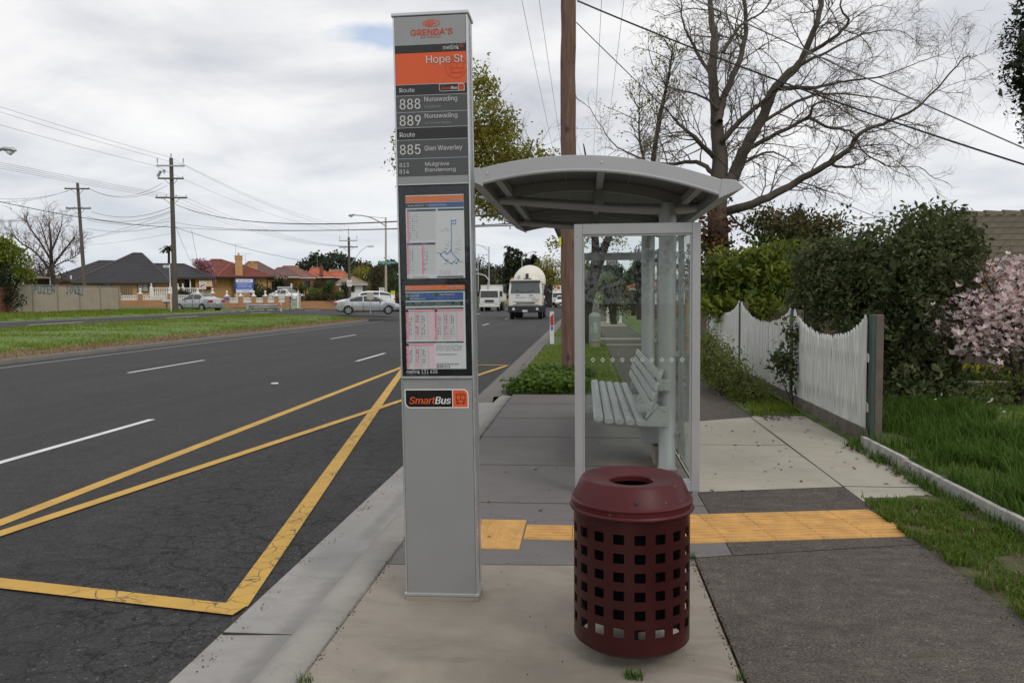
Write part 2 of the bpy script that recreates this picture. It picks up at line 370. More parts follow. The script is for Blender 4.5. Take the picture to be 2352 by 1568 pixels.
def tilemat(name, col, line, period=.34, amount=.9):
    """concrete roof tiles: courses step down the slope, read from height"""
    n = NT(name); sep = n.N.new('ShaderNodeSeparateXYZ'); n.L.new(n.tc.outputs['Object'], sep.inputs[0])
    fr = n.math('FRACT', n.math('DIVIDE', sep.outputs[2], period)); ln = n.rng(fr, .0, .3, 1, 0)
    big = n.rng(n.noise(.7, 4, .6), .3, .7); f2 = n.rng(n.noise(9, 3, .6), .3, .7)
    c = n.mix(big, dk(col, .8), dk(col, 1.2)); c = n.mix(n.math('MULTIPLY', f2, .4), c, dk(col, .7)); c = n.mix(n.math('MULTIPLY', ln, amount), c, line)
    n.bump(fr, .8, .03); return n.fin(c, .75, 0, .3)
# ------------------------------------------------------------------ lettering, made once while the scene is small
TXT = {}
try:    # the plain sans that ships inside Blender; its own default otherwise
    FONT = bpy.data.fonts.load(bpy.utils.system_resource('DATAFILES', path='fonts') + '/Inter.woff2')
except Exception:
    FONT = None
def prep(strings):
    obs = []
    for key, (s, bold, shear) in strings.items():
        cu = bpy.data.curves.new('t', 'FONT'); cu.body = s; cu.size = 1; cu.font = FONT or cu.font; cu.resolution_u = 3; cu.shear = shear; cu.fill_mode = 'FRONT'
        o = bpy.data.objects.new('t', cu); COL.objects.link(o); obs.append((key, o, cu))
    bpy.context.view_layer.update(); dg = bpy.context.evaluated_depsgraph_get()
    for key, o, cu in obs:
        me = bpy.data.meshes.new_from_object(o.evaluated_get(dg))
        V = np.array([v.co[:] for v in me.vertices]) if len(me.vertices) else np.zeros((0, 3))
        Fc = [tuple(p.vertices) for p in me.polygons]
        lo = V.min(0); hi = V.max(0); TXT[key] = ((V - lo)[:, :2] / (hi - lo)[:2], Fc, (hi - lo)[0] / (hi - lo)[1], strings[key][1])
        COL.objects.unlink(o); bpy.data.objects.remove(o); bpy.data.curves.remove(cu); bpy.data.meshes.remove(me)
_T = ["GRENDA'S|.02", "BUS SERVICES", "metlink|.004", "Hope St|.006", "Route|.006", "SmartBus", "Smart|.018|.22", "Bus|.018|.22", "888|.007", "889|.007", "885|.007", "Nunawading|.005", "via Edithvale", "via Chelsea Heights",
      "Glen Waverley|.005", "813|.006", "814|.006", "Mulgrave|.005", "Dandenong|.005", "metlink 131 638", "Hope Street|.006", "Route 888/889", "Nunawading Station", "Monday to Friday", "Saturday", "Sunday", "813 814 885|.006",
      "Customer information", "131 638 / (TTY) 9619 2727|.01", "www.grenda.com.au|.008", "DR. IAN CHEN|.004", "CHIROPRACTIC|.012", "ACUPUNCTURE|.012", "HEALTH & WELLBEING CENTRE|.01", "9574 8363|.004",
      "70|.012", "FORM|.012", "2|.01", "LANES|.01", "BROADWAY & FRAME|.012", "STREET", "KEEP CLEAR|.01", "WARNING|.01", "via Edithvale and Chelsea", "Police Road|.006"]
prep({t.split('|')[0]: (t.split('|')[0], float((t.split('|') + ['0', '0'])[1] or 0) if '|' in t else 0.0, float(t.split('|')[2]) if t.count('|') > 1 else 0.0) for t in _T})
def text(mb, key, x0, x1, z0, z1, y, keep=None):
    """lettering that fills the rectangle x0..x1, z0..z1 in the plane y (facing -y); keep='l'/'r'/'c' keeps the letters' own width"""
    P, Fc, asp, bold = TXT[key.split('|')[0]]
    if keep:
        w = asp * (z1 - z0)
        if keep == 'l': x1 = x0 + w
        elif keep == 'r': x0 = x1 - w
        else: m = (x0 + x1) / 2; x0, x1 = m - w / 2, m + w / 2
    w = bold * 2.2 * (z1 - z0)
    for i, k in enumerate((0,) if not bold else (-1, -.33, .33, 1)):      # heavier strokes: the same letters again, a hair apart
        for j, f_ in enumerate(Fc):     # every facet on its own plane: the outlines of this face overlap
            mb.add([(x0 + w + P[q][0] * (x1 - x0 - 2 * w) + k * w, y - .0003 * i - .00003 * (j % 9), z0 + P[q][1] * (z1 - z0)) for q in f_], [tuple(range(len(f_)))])

# ------------------------------------------------------------------ materials of the foreground
m_road = asphalt('road_asphalt', (.034, .032, .032), .42, True, 1.0, .24)
m_road2 = asphalt('far_road_asphalt', (.066, .065, .068), .4, False, .6)
m_path = asphalt('path_asphalt', (.060, .051, .043), .66, False, .55, .38)
m_slab = concrete('grey_slab', (.18, .166, .16), .3)
m_conc = concrete('pale_concrete', (.31, .272, .222), .7, (.22, .195, .155), 1.0, ((-.20, 3.0, .42, .30, .5), (.1, 3.75, .35, .3, .3), (-.72, 3.25, .30, .16, .28), (.38, 2.75, .3, .25, .4), (-.8, 2.6, .4, .2, .3)))  # marks round the bin: part stain, part the bin's shadow put into the colour
m_concy = concrete('yellow_concrete', (.43, .395, .325), .4, (.36, .32, .20))
m_gut = concrete('gutter_concrete', (.345, .33, .31), .5, (.19, .17, .15), 1.0, ((-1.42, 3.4, .10, 1.3, .45), (-1.48, 6.3, .07, 1.5, .35), (-1.6, 4.6, .12, .4, .2)))
m_kerb = concrete('kerb_concrete', (.335, .315, .285), .5, (.2, .18, .15)); m_kerbold = concrete('old_kerb', (.17, .155, .14), .4)
m_yel = painted('yellow_paint', (.58, .345, .068), (.045, .045, .045))
m_whtf = painted('faded_white_paint', (.42, .42, .40), (.06, .06, .06))
m_wht = painted('white_paint', (.72, .72, .70), (.06, .06, .06))
m_tact = plain('tactile_yellow', (.60, .335, .105), .8, .2, 7, .25, 120)
m_soil = plain('soil', (.075, .055, .035), .95, .35, 8, .6, 40)
m_turf = plain('turf', (.075, .115, .022), .95, .45, 3, .8, 55)
m_vsoil = plain('verge_soil', (.075, .075, .03), .95, .5, 5, .8, 45)
m_turfb = plain('turf_bright', (.105, .165, .024), .95, .35, 1.2, .8, 30)
m_dry = plain('dry_grass', (.17, .105, .05), .95, .3, 4, .8, 40)
m_verge = plain('far_ground', (.10, .125, .035), .95, .4, .6, .5, 5)
m_alu = plain('silver_paint', (.42, .42, .425), .42, .04, 3, .02, 200, 0.35)
m_pan = plain('pillar_panel', (.30, .305, .305), .42, .03, 3, .02, 200, .3)
m_alud = plain('silver_paint_deep', (.27, .27, .275), .4, .05, 3, .02, 200, .3)
m_trim = plain('anodised_trim', (.55, .56, .57), .3, .05, 4, 0, 60, .7)
m_blk = plain('black_gloss', (.008, .008, .009), .25, .1, 3)
m_blkm = plain('black_rubber', (.018, .018, .018), .7, .2, 6)
m_white = plain('white_gloss', (.75, .75, .74), .35, .05, 4)
m_ink = plain('white_lettering', (.60, .60, .585), .5, .02, 4)
m_orange = plain('orange_sign', (.69, .10, .022), .45, .04, 3)
m_redlogo = plain('red_logo', (.62, .085, .03), .45, .04, 3)
m_dgrey = plain('dark_grey_sign', (.075, .077, .08), .42, .05, 3)
m_bgrey = plain('near_black_sign', (.018, .018, .019), .38, .1, 3)

# ------------------------------------------------------------------ ground, roads, paths
def strip(name, xs, ys, zf, mats, kind='structure', mi=None, smooth=True):
    V = [(x, y, zf(x, y)) for y in ys for x in xs]; n = len(xs)
    Fc = [(j * n + i, j * n + i + 1, (j + 1) * n + i + 1, (j + 1) * n + i) for j in range(len(ys) - 1) for i in range(n - 1)]
    return tag(np_mesh(name, V, Fc, mats, mi=mi, smooth=smooth), kind=kind)
YS = [-60, -20, -8, -2] + list(np.linspace(0, 80, 41)) + list(np.linspace(85, 330, 50)) + [360, 400, 450, 500, 560, 640, 800, 1200]
gx = sorted(set([p[0] for p in GX] + [-400, -250, -100, -80, -45, 5, 8, 20, 70, 100, 250, 400]))
strip('ground', gx, YS, ground_z, m_verge)
YR = [-30, -8, -2] + list(np.linspace(0, 80, 41)) + list(np.linspace(85, 330, 50)) + [360, 400, 450, 500, 560, 640]
strip('road', [-28.8, -26, -23.0, -18, -14.75, -10, -6, -4.2, -1.74], YR, road_z, m_road)
# gutter pan and kerb along the stop, then the old kerb
def kerbline(name, y0, y1, prof, mats):
    ys = list(np.linspace(y0, y1, max(2, int((y1 - y0) / 3))))
    V = [(x, y, z + hill(y)) for y in ys for x, z in prof]; n = len(prof)
    Fc = [(j * n + i, j * n + i + 1, (j + 1) * n + i + 1, (j + 1) * n + i) for j in range(len(ys) - 1) for i in range(n - 1)]
    return tag(np_mesh(name, V, Fc, mats), kind='structure')
kerbline('gutter', -3, 11.8, [(-1.76, -.116), (-1.40, -.104), (-1.38, -.10)], m_gut)
kerbline('kerb', -3, 11.8, [(-1.42, -.12), (-1.40, -.10), (-1.36, -.06), (-1.315, -.018), (-1.27, -.001), (-1.135, .002), (-1.13, -.05)], m_kerb)
kerbline('kerb', 11.8, 200, [(-1.78, -.123), (-1.76, -.1185), (-1.62, -.117), (-1.42, -.118), (-1.40, -.02), (-1.22, .0), (-1.2, -.06)], m_kerbold)
def sheet(name, poly, z, mat, th=0.0, zs=None):
    mb = MB(); n = len(poly)
    mb.poly([(p[0], p[1], z + hill(p[1])) for p in poly])
    return tag(mb.build(name, mat), kind='structure')
def rect(name, x0, x1, y0, y1, z, mat):
    ny = max(1, int((y1 - y0) / 4)); mb = MB()
    for k in range(ny):
        a, b = lerp(y0, y1, k / ny), lerp(y0, y1, (k + 1) / ny)
        mb.quad((x0, a, z + hill(a)), (x1, a, z + hill(a)), (x1, b, z + hill(b)), (x0, b, z + hill(b)))
    return tag(mb.build(name, mat), kind='structure')
YA = 4.40
sheet('subgrade', [(-1.14, -3), (2.06, -3), (2.06, 12.0), (-1.14, 12.0)], -.02, m_soil)
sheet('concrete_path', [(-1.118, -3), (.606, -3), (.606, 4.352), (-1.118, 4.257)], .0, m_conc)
sheet('concrete_slab', [(-1.118, 4.265), (.61, 4.36), (.61, 4.49), (.84, 4.55), (.84, 12), (-1.118, 12)], .0, m_slab)
sheet('asphalt_path', [(.618, -3), (2.02, -3), (1.99, 4.82), (.618, 4.48)], .001, m_path)
sheet('asphalt_path', [(.618, 4.488), (1.99, 4.828), (2.0, 6.24), (.845, 6.0), (.845, 4.56)], .001, m_path)
sheet('concrete_path', [(.85, 6.01), (1.99, 6.248), (2.02, 9.78), (.85, 9.2)], .002, m_concy)
sheet('concrete_path', [(2.0, 5.72), (2.5, 5.72), (2.66, 6.4), (2.8, 8.4), (2.8, 11.3), (2.03, 9.82)], .001, m_concy)
sheet('asphalt_path', [(.845, 9.205), (2.03, 9.785), (2.1, 12.0), (.845, 12.0)], .002, m_path)
rect('asphalt_path', .62, 2.05, 12.0, 24.0, .003, m_path)
rect('concrete_path', -1.2, 2.6, 24.0, 24.6, .004, m_conc); rect('asphalt_path', .62, 2.05, 24.6, 27.0, .003, m_path)
rect('concrete_path', -1.2, 3.2, 27.0, 28.2, .004, m_conc); rect('asphalt_path', .62, 2.05, 28.2, 39.0, .003, m_path)
rect('driveway', -1.2, 7, 39.0, 46.0, .006, m_conc); rect('asphalt_path', .62, 2.05, 46.0, 190, .003, m_path)
# saw cuts in the slabs
m_joint = plain('joint', (.045, .04, .034), .95, .2, 9)
mb = MB()
for y in (5.62, 6.9, 8.3, 9.6, 10.9): mb.bb(-1.118, .84, y - .004, y + .004, -.004, .0022)
for x0, x1, y in ((.85, 1.99, 7.95), (2.0, 2.6, 6.26)): mb.bb(x0, x1, y - .004, y + .004, 0, .0038)
mb.bb(1.995, 2.003, 6.25, 9.75, -.01, .0035)
for y in (3.55, 7.4): mb.bb(-1.75, -1.36, y - .003, y + .003, -.14, -.1035)
tag(mb.build('path_joint', m_joint), kind='structure')
# verge left of the path beyond the stop, and right of the near path
strip('verge', [-1.2, -.6, 0, .6], list(np.linspace(12, 200, 48)), lambda x, y: .012 + hill(y) + .02 * math.sin(y * 3 + x * 5), m_turf)
mbv = MB()
strip('verge', [1.9, 1.99, 2.03, 2.2, 2.4, 2.68], list(np.linspace(-3, 6.1, 24)), lambda x, y: -.008 if x < 2.0 or y > 5.75 else .004 + .02 * math.sin(y * 4.3 + x * 6) * min(1, (x - 2.0) * 3) + .01, m_vsoil)
strip('verge', [2.04, 2.4, 2.86], list(np.linspace(9.9, 19, 14)), lambda x, y: .012 + .015 * math.sin(y * 4 + x * 7), m_turf)
strip('verge', [2.05, 2.5, 3.2], list(np.linspace(19, 200, 40)), lambda x, y: .012 + hill(y), m_turf)
strip('lawn', [2.68, 3.2, 3.8, 4.6, 6, 8, 11], list(np.linspace(-2, 9, 23)) + [10, 11, 12, 13, 14], lambda x, y: .03 + max(0, min(.16, .1 * (x - 2.85))) + .03 * math.sin(2.1 * x + 1.3 * y), m_turf)

# ------------------------------------------------------------------ painted markings (4 mm over the road)
def stripe(name, a, b, w, mat, lift=.004):
    a = Vector((a[0], a[1], 0)); b = Vector((b[0], b[1], 0)); d = (b - a).normalized(); s_ = Vector((-d.y, d.x, 0)) * w / 2
    n = max(1, int((b - a).length / 3)); mb = MB()
    P = []
    for k in range(n + 1):
        p = a.lerp(b, k / n)
        for q in (p + s_, p - s_): P.append((q.x, q.y, road_z(q.x, q.y) + lift))
    mb.add(P, [(2 * k, 2 * k + 1, 2 * k + 3, 2 * k + 2) for k in range(n)])
    return tag(mb.build(name, mat), kind='structure')
xa = -4.27
stripe('bus_bay_marking', (xa, -2), (xa, 18.6), .13, m_yel)
stripe('bus_bay_marking', (-1.84, 3.88), (xa - .05, 18.6), .13, m_yel, .0065)
stripe('bus_bay_marking', (xa + .1, 4.35), (-1.86, 18.2), .12, m_yel, .009)
stripe('bus_bay_marking', (-1.79, 3.83), (G(-60, 1335, -.12).x, G(-60, 1335, -.12).y), .13, m_yel, .0115)
stripe('bus_bay_marking', (-1.8, 18.3), (xa, 18.75), .12, m_yel, .0115)
for k in range(-1, 15): stripe('lane_marking', (-5.86, 7.2 + 12.4 * k), (-5.86, 10.05 + 12.4 * k), .10, m_wht)
for k in range(-1, 15): stripe('lane_marking', (-10.14, 2.6 + 13.9 * k), (-10.14, 6.1 + 13.9 * k), .10, m_wht)
stripe('edge_line', (-14.1, -10), (-14.1, 54), .075, m_whtf)
stripe('edge_line', (-28.35, 20), (-28.35, 60), .10, m_wht)
for k in range(7): stripe('lane_marking', (-25.7, 22 + 12 * k), (-25.7, 26 + 12 * k), .14, m_wht)
for k in range(18): stripe('give_way_line', (-28.6, 61.0 + 1.9 * k), (-28.6, 61.9 + 1.9 * k), .22, m_wht)

# side street, far footpath
mb = MB(); xs = np.linspace(-28.8, -75, 12)
mb.add([(x, y, ground_z(x, y) * .9 + .07 if x < -30 else road_z(-28.8, y) + .003) for x in xs for y in (61.5, 71.5)], [(2 * i, 2 * i + 2, 2 * i + 3, 2 * i + 1) for i in range(len(xs) - 1)])
tag(mb.build('side_street', m_road2), kind='structure')
strip('far_verge', [-28.82, -29.0, -31, -33, -35.2, -39], list(np.linspace(15, 60.5, 30)), lambda x, y: ground_z(min(x, -29.2), y) + (.03 if x < -28.9 else -.12), m_turfb)
strip('far_verge', [-28.82, -29.0, -31, -33, -36, -38], list(np.linspace(72, 150, 20)), lambda x, y: ground_z(min(x, -29.2), y) + (.03 if x < -28.9 else -.12), m_verge)
rect('far_footpath', -38.5, -33.2, 58.2, 59.0, .67, m_conc); rect('far_footpath', -60, -37, 72.5, 74.6, .78, m_conc)

# median island: kerb, dry strip, grass
def median(y0, y1):
    xs = [-14.75, -14.77, -14.91, -14.93, -15.9, -16.3, -17.2, -19.5, -22.5, -22.7, -22.98, -23.0]
    zo = [-.02, .11, .125, .10, .13, .14, .2, .2, .13, .12, .12, -.02]
    ys = list(np.linspace(y0, y1, max(4, int((y1 - y0) / 2)))); n = len(xs)
    V = []
    for y in ys:
        for x, z in zip(xs, zo):
            t = 1.0
            if y > y1 - 2.2: u = max(0, 1 - ((y - (y1 - 2.2)) / 2.2) ** 2) ** .5; x2 = lerp(-18.3, x, max(.03, u))
            else: x2 = x
            V.append((x2, y, road_z(x2, y) + z + (.03 * math.sin(y * 1.7 + x) if z > .125 else 0)))
    Fc = []; mi = []
    for j in range(len(ys) - 1):
        for i in range(n - 1):
            Fc.append((j * n + i + 1, j * n + i, (j + 1) * n + i, (j + 1) * n + i + 1)); mi.append(0 if i < 2 or i > 8 else (1 if i < 5 else 2))
    return tag(np_mesh('median_island', V, Fc, [m_kerbold, m_dry, m_turfb], mi=mi), kind='structure')
median(-8, 54.5); median(78, 190)

# ------------------------------------------------------------------ tactile paving
def tactile(name, label, x0, y0, nx, ny, dots, rz=0):
    t = thing(name, label, 'tactile paving', (x0, y0, .002), rz)
    S = .302
    for i in range(nx):
        for j in range(ny):
            mb = MB(); ax, ay = i * S + .002, j * S + .002; e = S - .004
            mb.bb(ax, ax + e, ay, ay + e, -.002, .004)
            if dots:
                for a in range(6):
                    for b in range(6):
                        c = (ax + .025 + a * .05, ay + .025 + b * .05, .004); mb.lathe([(.016, 0), (.011, .005), (0, .005)], 8, c)
            else:
                for b in range(5):
                    yy = ay + .03 + b * .06; mb.box((ax + e / 2, yy, .0055), (e - .02, .024, .005))
            mb.build('tile', m_tact, t)
    return t
tactile('tactile_paving', 'square yellow studded tactile pad beside the kerb right of the bus stop sign pillar', -1.0, 4.56, 2, 2, True)
tactile('tactile_paving', 'narrow single row of yellow ribbed tactile tiles leading behind the maroon bin', -.39, 4.76, 3, 1, False)
tactile('tactile_paving', 'wide double row of yellow ribbed tactile tiles crossing the footpath to the grass', .56, 4.735, 5, 2, False, R(9.5))

# ------------------------------------------------------------------ bus stop pillar
YT = 3.76; TILT = math.tan(R(.42))
pL = D(933, 1365, YT); pR = D(1098, 1365, YT)
XT, WT, DT = (pL.x + pR.x) / 2, pR.x - pL.x, .145
def zt(y): return D(995, y, YT).z - .0
def xt(px, y): q = D(px, y, YT); return q.x - XT + q.z * TILT
tot = thing('bus_stop_pillar', 'tall silver bus stop pillar with route panels and timetable case at the kerb', 'bus stop sign', (XT, YT, 0)); tot.rotation_euler = (0, -R(.42), 0)
w2 = WT / 2; zb, ztop = zt(1366), zt(36)
mb = MB(); mb.bb(-w2 - .004, w2 + .004, -.006, DT + .006, -.005, zb - .004); mb.build('footing', m_conc, tot, bevel=.006)
mb = MB(); mb.bb(-w2 + .006, w2 - .006, .006, DT - .006, zb - .004, ztop); mb.build('body', m_alud, tot)
for s_ in (-1, 1):
    mb = MB(); mb.bb(s_ * w2 - s_ * .0085, s_ * w2, -.003, DT + .003, zb, ztop); mb.build('edge_trim', m_trim, tot, bevel=.003)
    mb = MB(); mb.bb(s_ * w2, s_ * (w2 + .002), DT * .44, DT * .56, zb + .05, ztop - .02); mb.build('side_rail', m_alud, tot)
mb = MB(); mb.bb(-w2 - .007, w2 + .007, -.007, DT + .007, ztop + .001, zt(27)); mb.build('cap', m_trim, tot, bevel=.004)
mb = MB(); mb.bb(-w2 - .006, w2 + .006, -.008, DT + .008, zb - .003, zb + .012); mb.build('base_rail', m_trim, tot, bevel=.002)
xi = w2 - .0095
def panel(name, y0, y1, mat, dy=.0, parent=tot, inset=.0):
    mb = MB(); mb.bb(-xi + inset, xi - inset, -.004 + dy, .010 + dy, zt(y1), zt(y0)); return mb.build(name, mat, parent, bevel=.001)
hp = panel('header_panel', 37, 101.5, m_pan)
mb = MB(); text(mb, "GRENDA'S", xt(943, 73), xt(1040, 73), zt(81), zt(67), -.0055)
text(mb, "BUS SERVICES", xt(967, 86), xt(1013, 86), zt(88), zt(83), -.0055)
# emblem: ring with a wedge
def ellipse(cx, cz, a, b, n=36): return [(cx + a * math.cos(2 * math.pi * k / n), cz + b * math.sin(2 * math.pi * k / n)) for k in range(n)]
cx_, cz_ = xt(991, 55), zt(54.5); A_, B_ = .043, .0165
o_ = ellipse(cx_, cz_, A_, B_); i_ = ellipse(cx_ + .001, cz_, A_ - .005, B_ - .0035)
mb.add([(p[0], -.0055, p[1]) for p in o_ + i_], [(k, (k + 1) % 36, 36 + (k + 1) % 36, 36 + k) for k in range(36)])
i2 = ellipse(cx_ - .004, cz_ - .0005, .026, .0085, 24)
mb.poly([(p[0], -.0057, p[1]) for p in i2[2:20]]); mb.poly([(cx_ - .002, -.0058, cz_ + .008), (cx_ + .036, -.0058, cz_ - .006), (cx_ + .006, -.0058, cz_ + .002), (cx_ + .004, -.0058, cz_ - .008)])
mb.build('logo', m_redlogo, hp)
pb = panel('operator_panel', 102.5, 120.5, m_bgrey)
mb = MB(); text(mb, "metlink", xt(1018, 110), xt(1054.5, 110), zt(116.5), zt(106), -.0055); mb.build('lettering', m_ink, pb)
mb = MB()
for r0, r1 in ((.0105, .0085), (.0058, .004)):
    a = ellipse(xt(1061, 107), zt(107), r0, r0, 20); b = ellipse(xt(1061, 107), zt(107), r1, r1, 20)
    mb.add([(p[0], -.0055, p[1]) for p in a + b], [(k, k + 1, 20 + k + 1, 20 + k) for k in range(3, 19)])
mb.build('emblem', m_redlogo, pb)
po = panel('stop_name_panel', 121, 193, m_orange)
mb = MB(); text(mb, "Hope St|.006", xt(979, 140), xt(1064.5, 140), zt(151), zt(128.5), -.0055); mb.build('lettering', m_ink, po)
mb = MB(); m_oline = plain('dark_orange_line', (.54, .078, .018), .45, .03, 3)
a = ellipse(xt(1048, 157), zt(157), .052, .052, 40); b = ellipse(xt(1048, 157), zt(157), .049, .049, 40)
mb.add([(min(xi - .001, p[0]), -.0052, p[1]) for p in a + b], [(k, (k + 1) % 40, 40 + (k + 1) % 40, 40 + k) for k in range(40)])
def bus_icon(mb, x0, x1, z0, z1, y, t):
    mb.bb(x0, x0 + t, y, y + .0004, z0 + (z1 - z0) * .12, z1 - t); mb.bb(x1 - t, x1, y, y + .0004, z0 + (z1 - z0) * .12, z1 - t)
    for f in (.12, .42, .82, .97): mb.bb(x0 + (t if f < .97 else t * 1.5), x1 - (t if f < .97 else t * 1.5), y, y + .0004, z0 + (z1 - z0) * f - t / 2, z0 + (z1 - z0) * f + t / 2)
    mb.bb((x0 + x1) / 2 - t / 2, (x0 + x1) / 2 + t / 2, y, y + .0004, z0 + (z1 - z0) * .42, z0 + (z1 - z0) * .82)
    for f in (.2, .8):
        c = lerp(x0, x1, f); mb.bb(c - t, c + t, y, y + .0004, z0, z0 + (z1 - z0) * .12)
        mb.bb(c - t * .9, c + t * .9, y, y + .0004, z0 + (z1 - z0) * .22, z0 + (z1 - z0) * .32)
bus_icon(mb, xt(1034, 157), xt(1066, 157), zt(173), zt(140), -.0054, .0022); mb.build('bus_symbol', m_oline, po)
def smartbus(parent, x0, x1, z0, z1, y, frame):
    h = z1 - z0; w = x1 - x0; r = h * .30
    def outline(d):
        P = [(x0 + d, z1 - d)]; P += [(x0 + r + d * .3 - (r - d * .7) * math.cos(t), z0 + r + d * .3 - (r - d * .7) * math.sin(t)) for t in np.linspace(0, math.pi / 2, 8)]
        P += [(x1 - d, z0 + d)]; P += [(x1 - r - d * .3 + (r - d * .7) * math.cos(t), z1 - r - d * .3 + (r - d * .7) * math.sin(t)) for t in np.linspace(0, math.pi / 2, 8)]
        return P
    mb = MB(); t = h * .055
    if frame:
        mb.m(0).prism(outline(0), (0, y, 0), (1, 0, 0), (0, 0, 1), (0, .001, 0))
    xs_ = x0 + w * .745
    O = outline(t)
    left = [p for p in O if p[0] <= xs_]; L_ = [O[0]] + O[1:9] + [(xs_, z0 + t), (xs_, z1 - t)]
    R_ = [(xs_ + t * .8, z1 - t), (xs_ + t * .8, z0 + t), O[9]] + O[10:]
    mb.m(1).prism(L_, (0, y - .0005, 0), (1, 0, 0), (0, 0, 1), (0, .0004, 0)); mb.m(2).prism(R_, (0, y - .0005, 0), (1, 0, 0), (0, 0, 1), (0, .0004, 0))
    lo, hi = z0 + h * .22, z0 + h * .60
    mb.m(2); text(mb, "Smart", x0 + w * .07, x0 + w * .485, lo, hi, y - .001); mb.m(0); text(mb, "Bus", x0 + w * .475, x0 + w * .725, lo, hi, y - .0012)
    mb.m(3); bus_icon(mb, x0 + w * .805, x0 + w * .95, z0 + h * .2, z0 + h * .78, y - .001, h * .03)
    return mb.build('bus_logo', [m_white, m_blk, m_orange, m_oline if not frame else m_blk], parent)
def wordrow(parent, rows, mat=m_ink, name='lettering'):
    mb = MB()
    for key, px0, px1, y0, y1 in rows: text(mb, key, xt(px0, y0), xt(px1, y0), zt(y1), zt(y0), -.0055)
    return mb.build(name, mat, parent)
pr = panel('route_heading', 194, 218, m_bgrey); wordrow(pr, [("Route|.006", 918, 952.5, 201, 211)]); smartbus(pr, xt(1009, 205), xt(1067.5, 205), zt(211.5), zt(194.5), -.005, True)
p8 = panel('route_panel', 219, 256.5, m_dgrey); wordrow(p8, [("888|.007", 918, 966, 226, 250), ("Nunawading", 975, 1050.5, 222.5, 237)]); 
m_dim = plain('grey_lettering', (.33, .33, .33), .5, .02, 4)
wordrow(p8, [("via Edithvale", 975, 1013, 241.5, 248.5)], m_dim, 'small_lettering')
p9 = panel('route_panel', 257.5, 292, m_dgrey); wordrow(p9, [("889|.007", 918, 967, 264, 288), ("Nunawading", 976, 1051, 261, 275)]); wordrow(p9, [("via Chelsea Heights", 976, 1036, 279.5, 287)], m_dim, 'small_lettering')
pr = panel('route_heading', 293, 320, m_bgrey); wordrow(pr, [("Route|.006", 918.5, 953.5, 303, 313.5)])
p5 = panel('route_panel', 321, 363, m_dgrey); wordrow(p5, [("885|.007", 918.5, 966.5, 331, 354), ("Glen Waverley", 975.5, 1062, 335, 349.5)])
p3 = panel('route_panel', 364, 405, m_dgrey); wordrow(p3, [("813", 918, 940, 373, 382.5), ("814", 918, 940, 388, 397.5), ("Mulgrave", 977, 1032, 372.5, 384), ("Dandenong", 977, 1047, 386, 397)])
m_thin = plain('panel_line', (.4, .42, .44), .4, .02, 3)
mb = MB()
for y in (102, 193.5, 218.5, 257, 292.5, 320.5, 363.5, 405.5): mb.bb(-xi, xi, -.0046, 0, zt(y) - .0012, zt(y) + .0012)
mb.build('divider', m_thin, tot)
panel('blank_panel', 406, 422, m_pan)
# timetable case
case = panel('timetable_case', 424, 863, m_blk, .004)
m_poster = plain('poster_paper', (.70, .69, .70), .55, .03, 2)
m_pink = plain('poster_pink', (.80, .33, .42), .55, .05, 3); m_pinkl = plain('poster_pale_pink', (.76, .56, .60), .55, .05, 3)
m_navy = plain('poster_navy', (.035, .06, .10), .5, .05, 3); m_blue = plain('poster_blue', (.055, .12, .30), .5, .05, 3); m_pog = plain('poster_orange', (.75, .19, .06), .5, .06, 3)
m_grn = plain('poster_dark_green', (.02, .07, .05), .5, .05, 3); m_line = plain('poster_grey_line', (.36, .36, .38), .6, .05, 3); m_map = plain('map_blue', (.12, .33, .65), .5, .05, 3)
PM = [m_poster, m_pog, m_navy, m_blue, m_pink, m_pinkl, m_line, m_ink, m_grn, m_map, m_blk]
class Poster(MB):
    def __init__(s, y0): super().__init__(); s.y = y0
    def r(s, m, a, b, c, d, k=1):
        """rectangle between pixel columns a, b and rows c, d of the photograph, k layers up"""
        s.m(m); s.bb(xt(a, c), xt(b, c), s.y - .0005 * k, s.y - .0005 * k + .0004, zt(d), zt(c))
    def t(s, m, key, a, b, c, d, k=4): s.m(m); text(s, key, xt(a, c), xt(b, c), zt(d), zt(c), s.y - .0005 * k)
    def times(s, a, b, c, d, rows, p=.6, cw=8, m=6, w=3.2):
        for j in range(rows):
            y = lerp(c, d, (j + .5) / rows); x = a
            while x < b - w:
                if rnd.random() < p: s.r(m, x, x + w * rnd.uniform(.6, 1), y - .55, y + .55, 3)
                x += cw
P1 = Poster(-.0002)
P1.r(0, 931, 1065, 447.5, 639); P1.r(1, 931, 1065, 449.5, 464, 2); P1.r(2, 931, 1065, 465, 477, 2); P1.r(3, 985, 1065, 465.3, 476.5, 3)
P1.t(7, "Hope Street", 1036, 1063, 457, 463.5); P1.t(7, "Route 888/889", 937, 974, 468.5, 474.5); P1.t(7, "Nunawading Station", 978, 1026, 468.5, 474.5); P1.t(7, "metlink", 936, 949, 457, 461)
P1.r(2, 934.5, 1001, 480, 484.5, 2); P1.r(2, 1005, 1065, 480, 484.5, 2); P1.t(7, "Monday to Friday", 936, 957, 480.9, 483.8)
for a, b, c, d in ((934.5, 1001, 485, 555), (934.5, 966, 562, 630), (968, 1001, 562, 630)):
    P1.r(4, a, a + 5, c, d, 2); n_ = int((d - c) / 4)
    for j in range(n_): P1.r(6, a + 5, b, c + 4 * j, c + 4 * j + .7, 2)
    P1.times(a + 7, a + 27 if b - a > 40 else a + 18, c + 6, d - 8, n_ - 3, .6, 5, 10, 2.6); P1.times(a + 1, a + 5, c, d, n_, .5, 5, 10, 2)
P1.r(2, 934.5, 1000, 557, 561.5, 2); P1.t(7, "Saturday", 936, 948, 557.7, 560.8); P1.t(7, "Sunday", 969, 980, 557.7, 560.8)
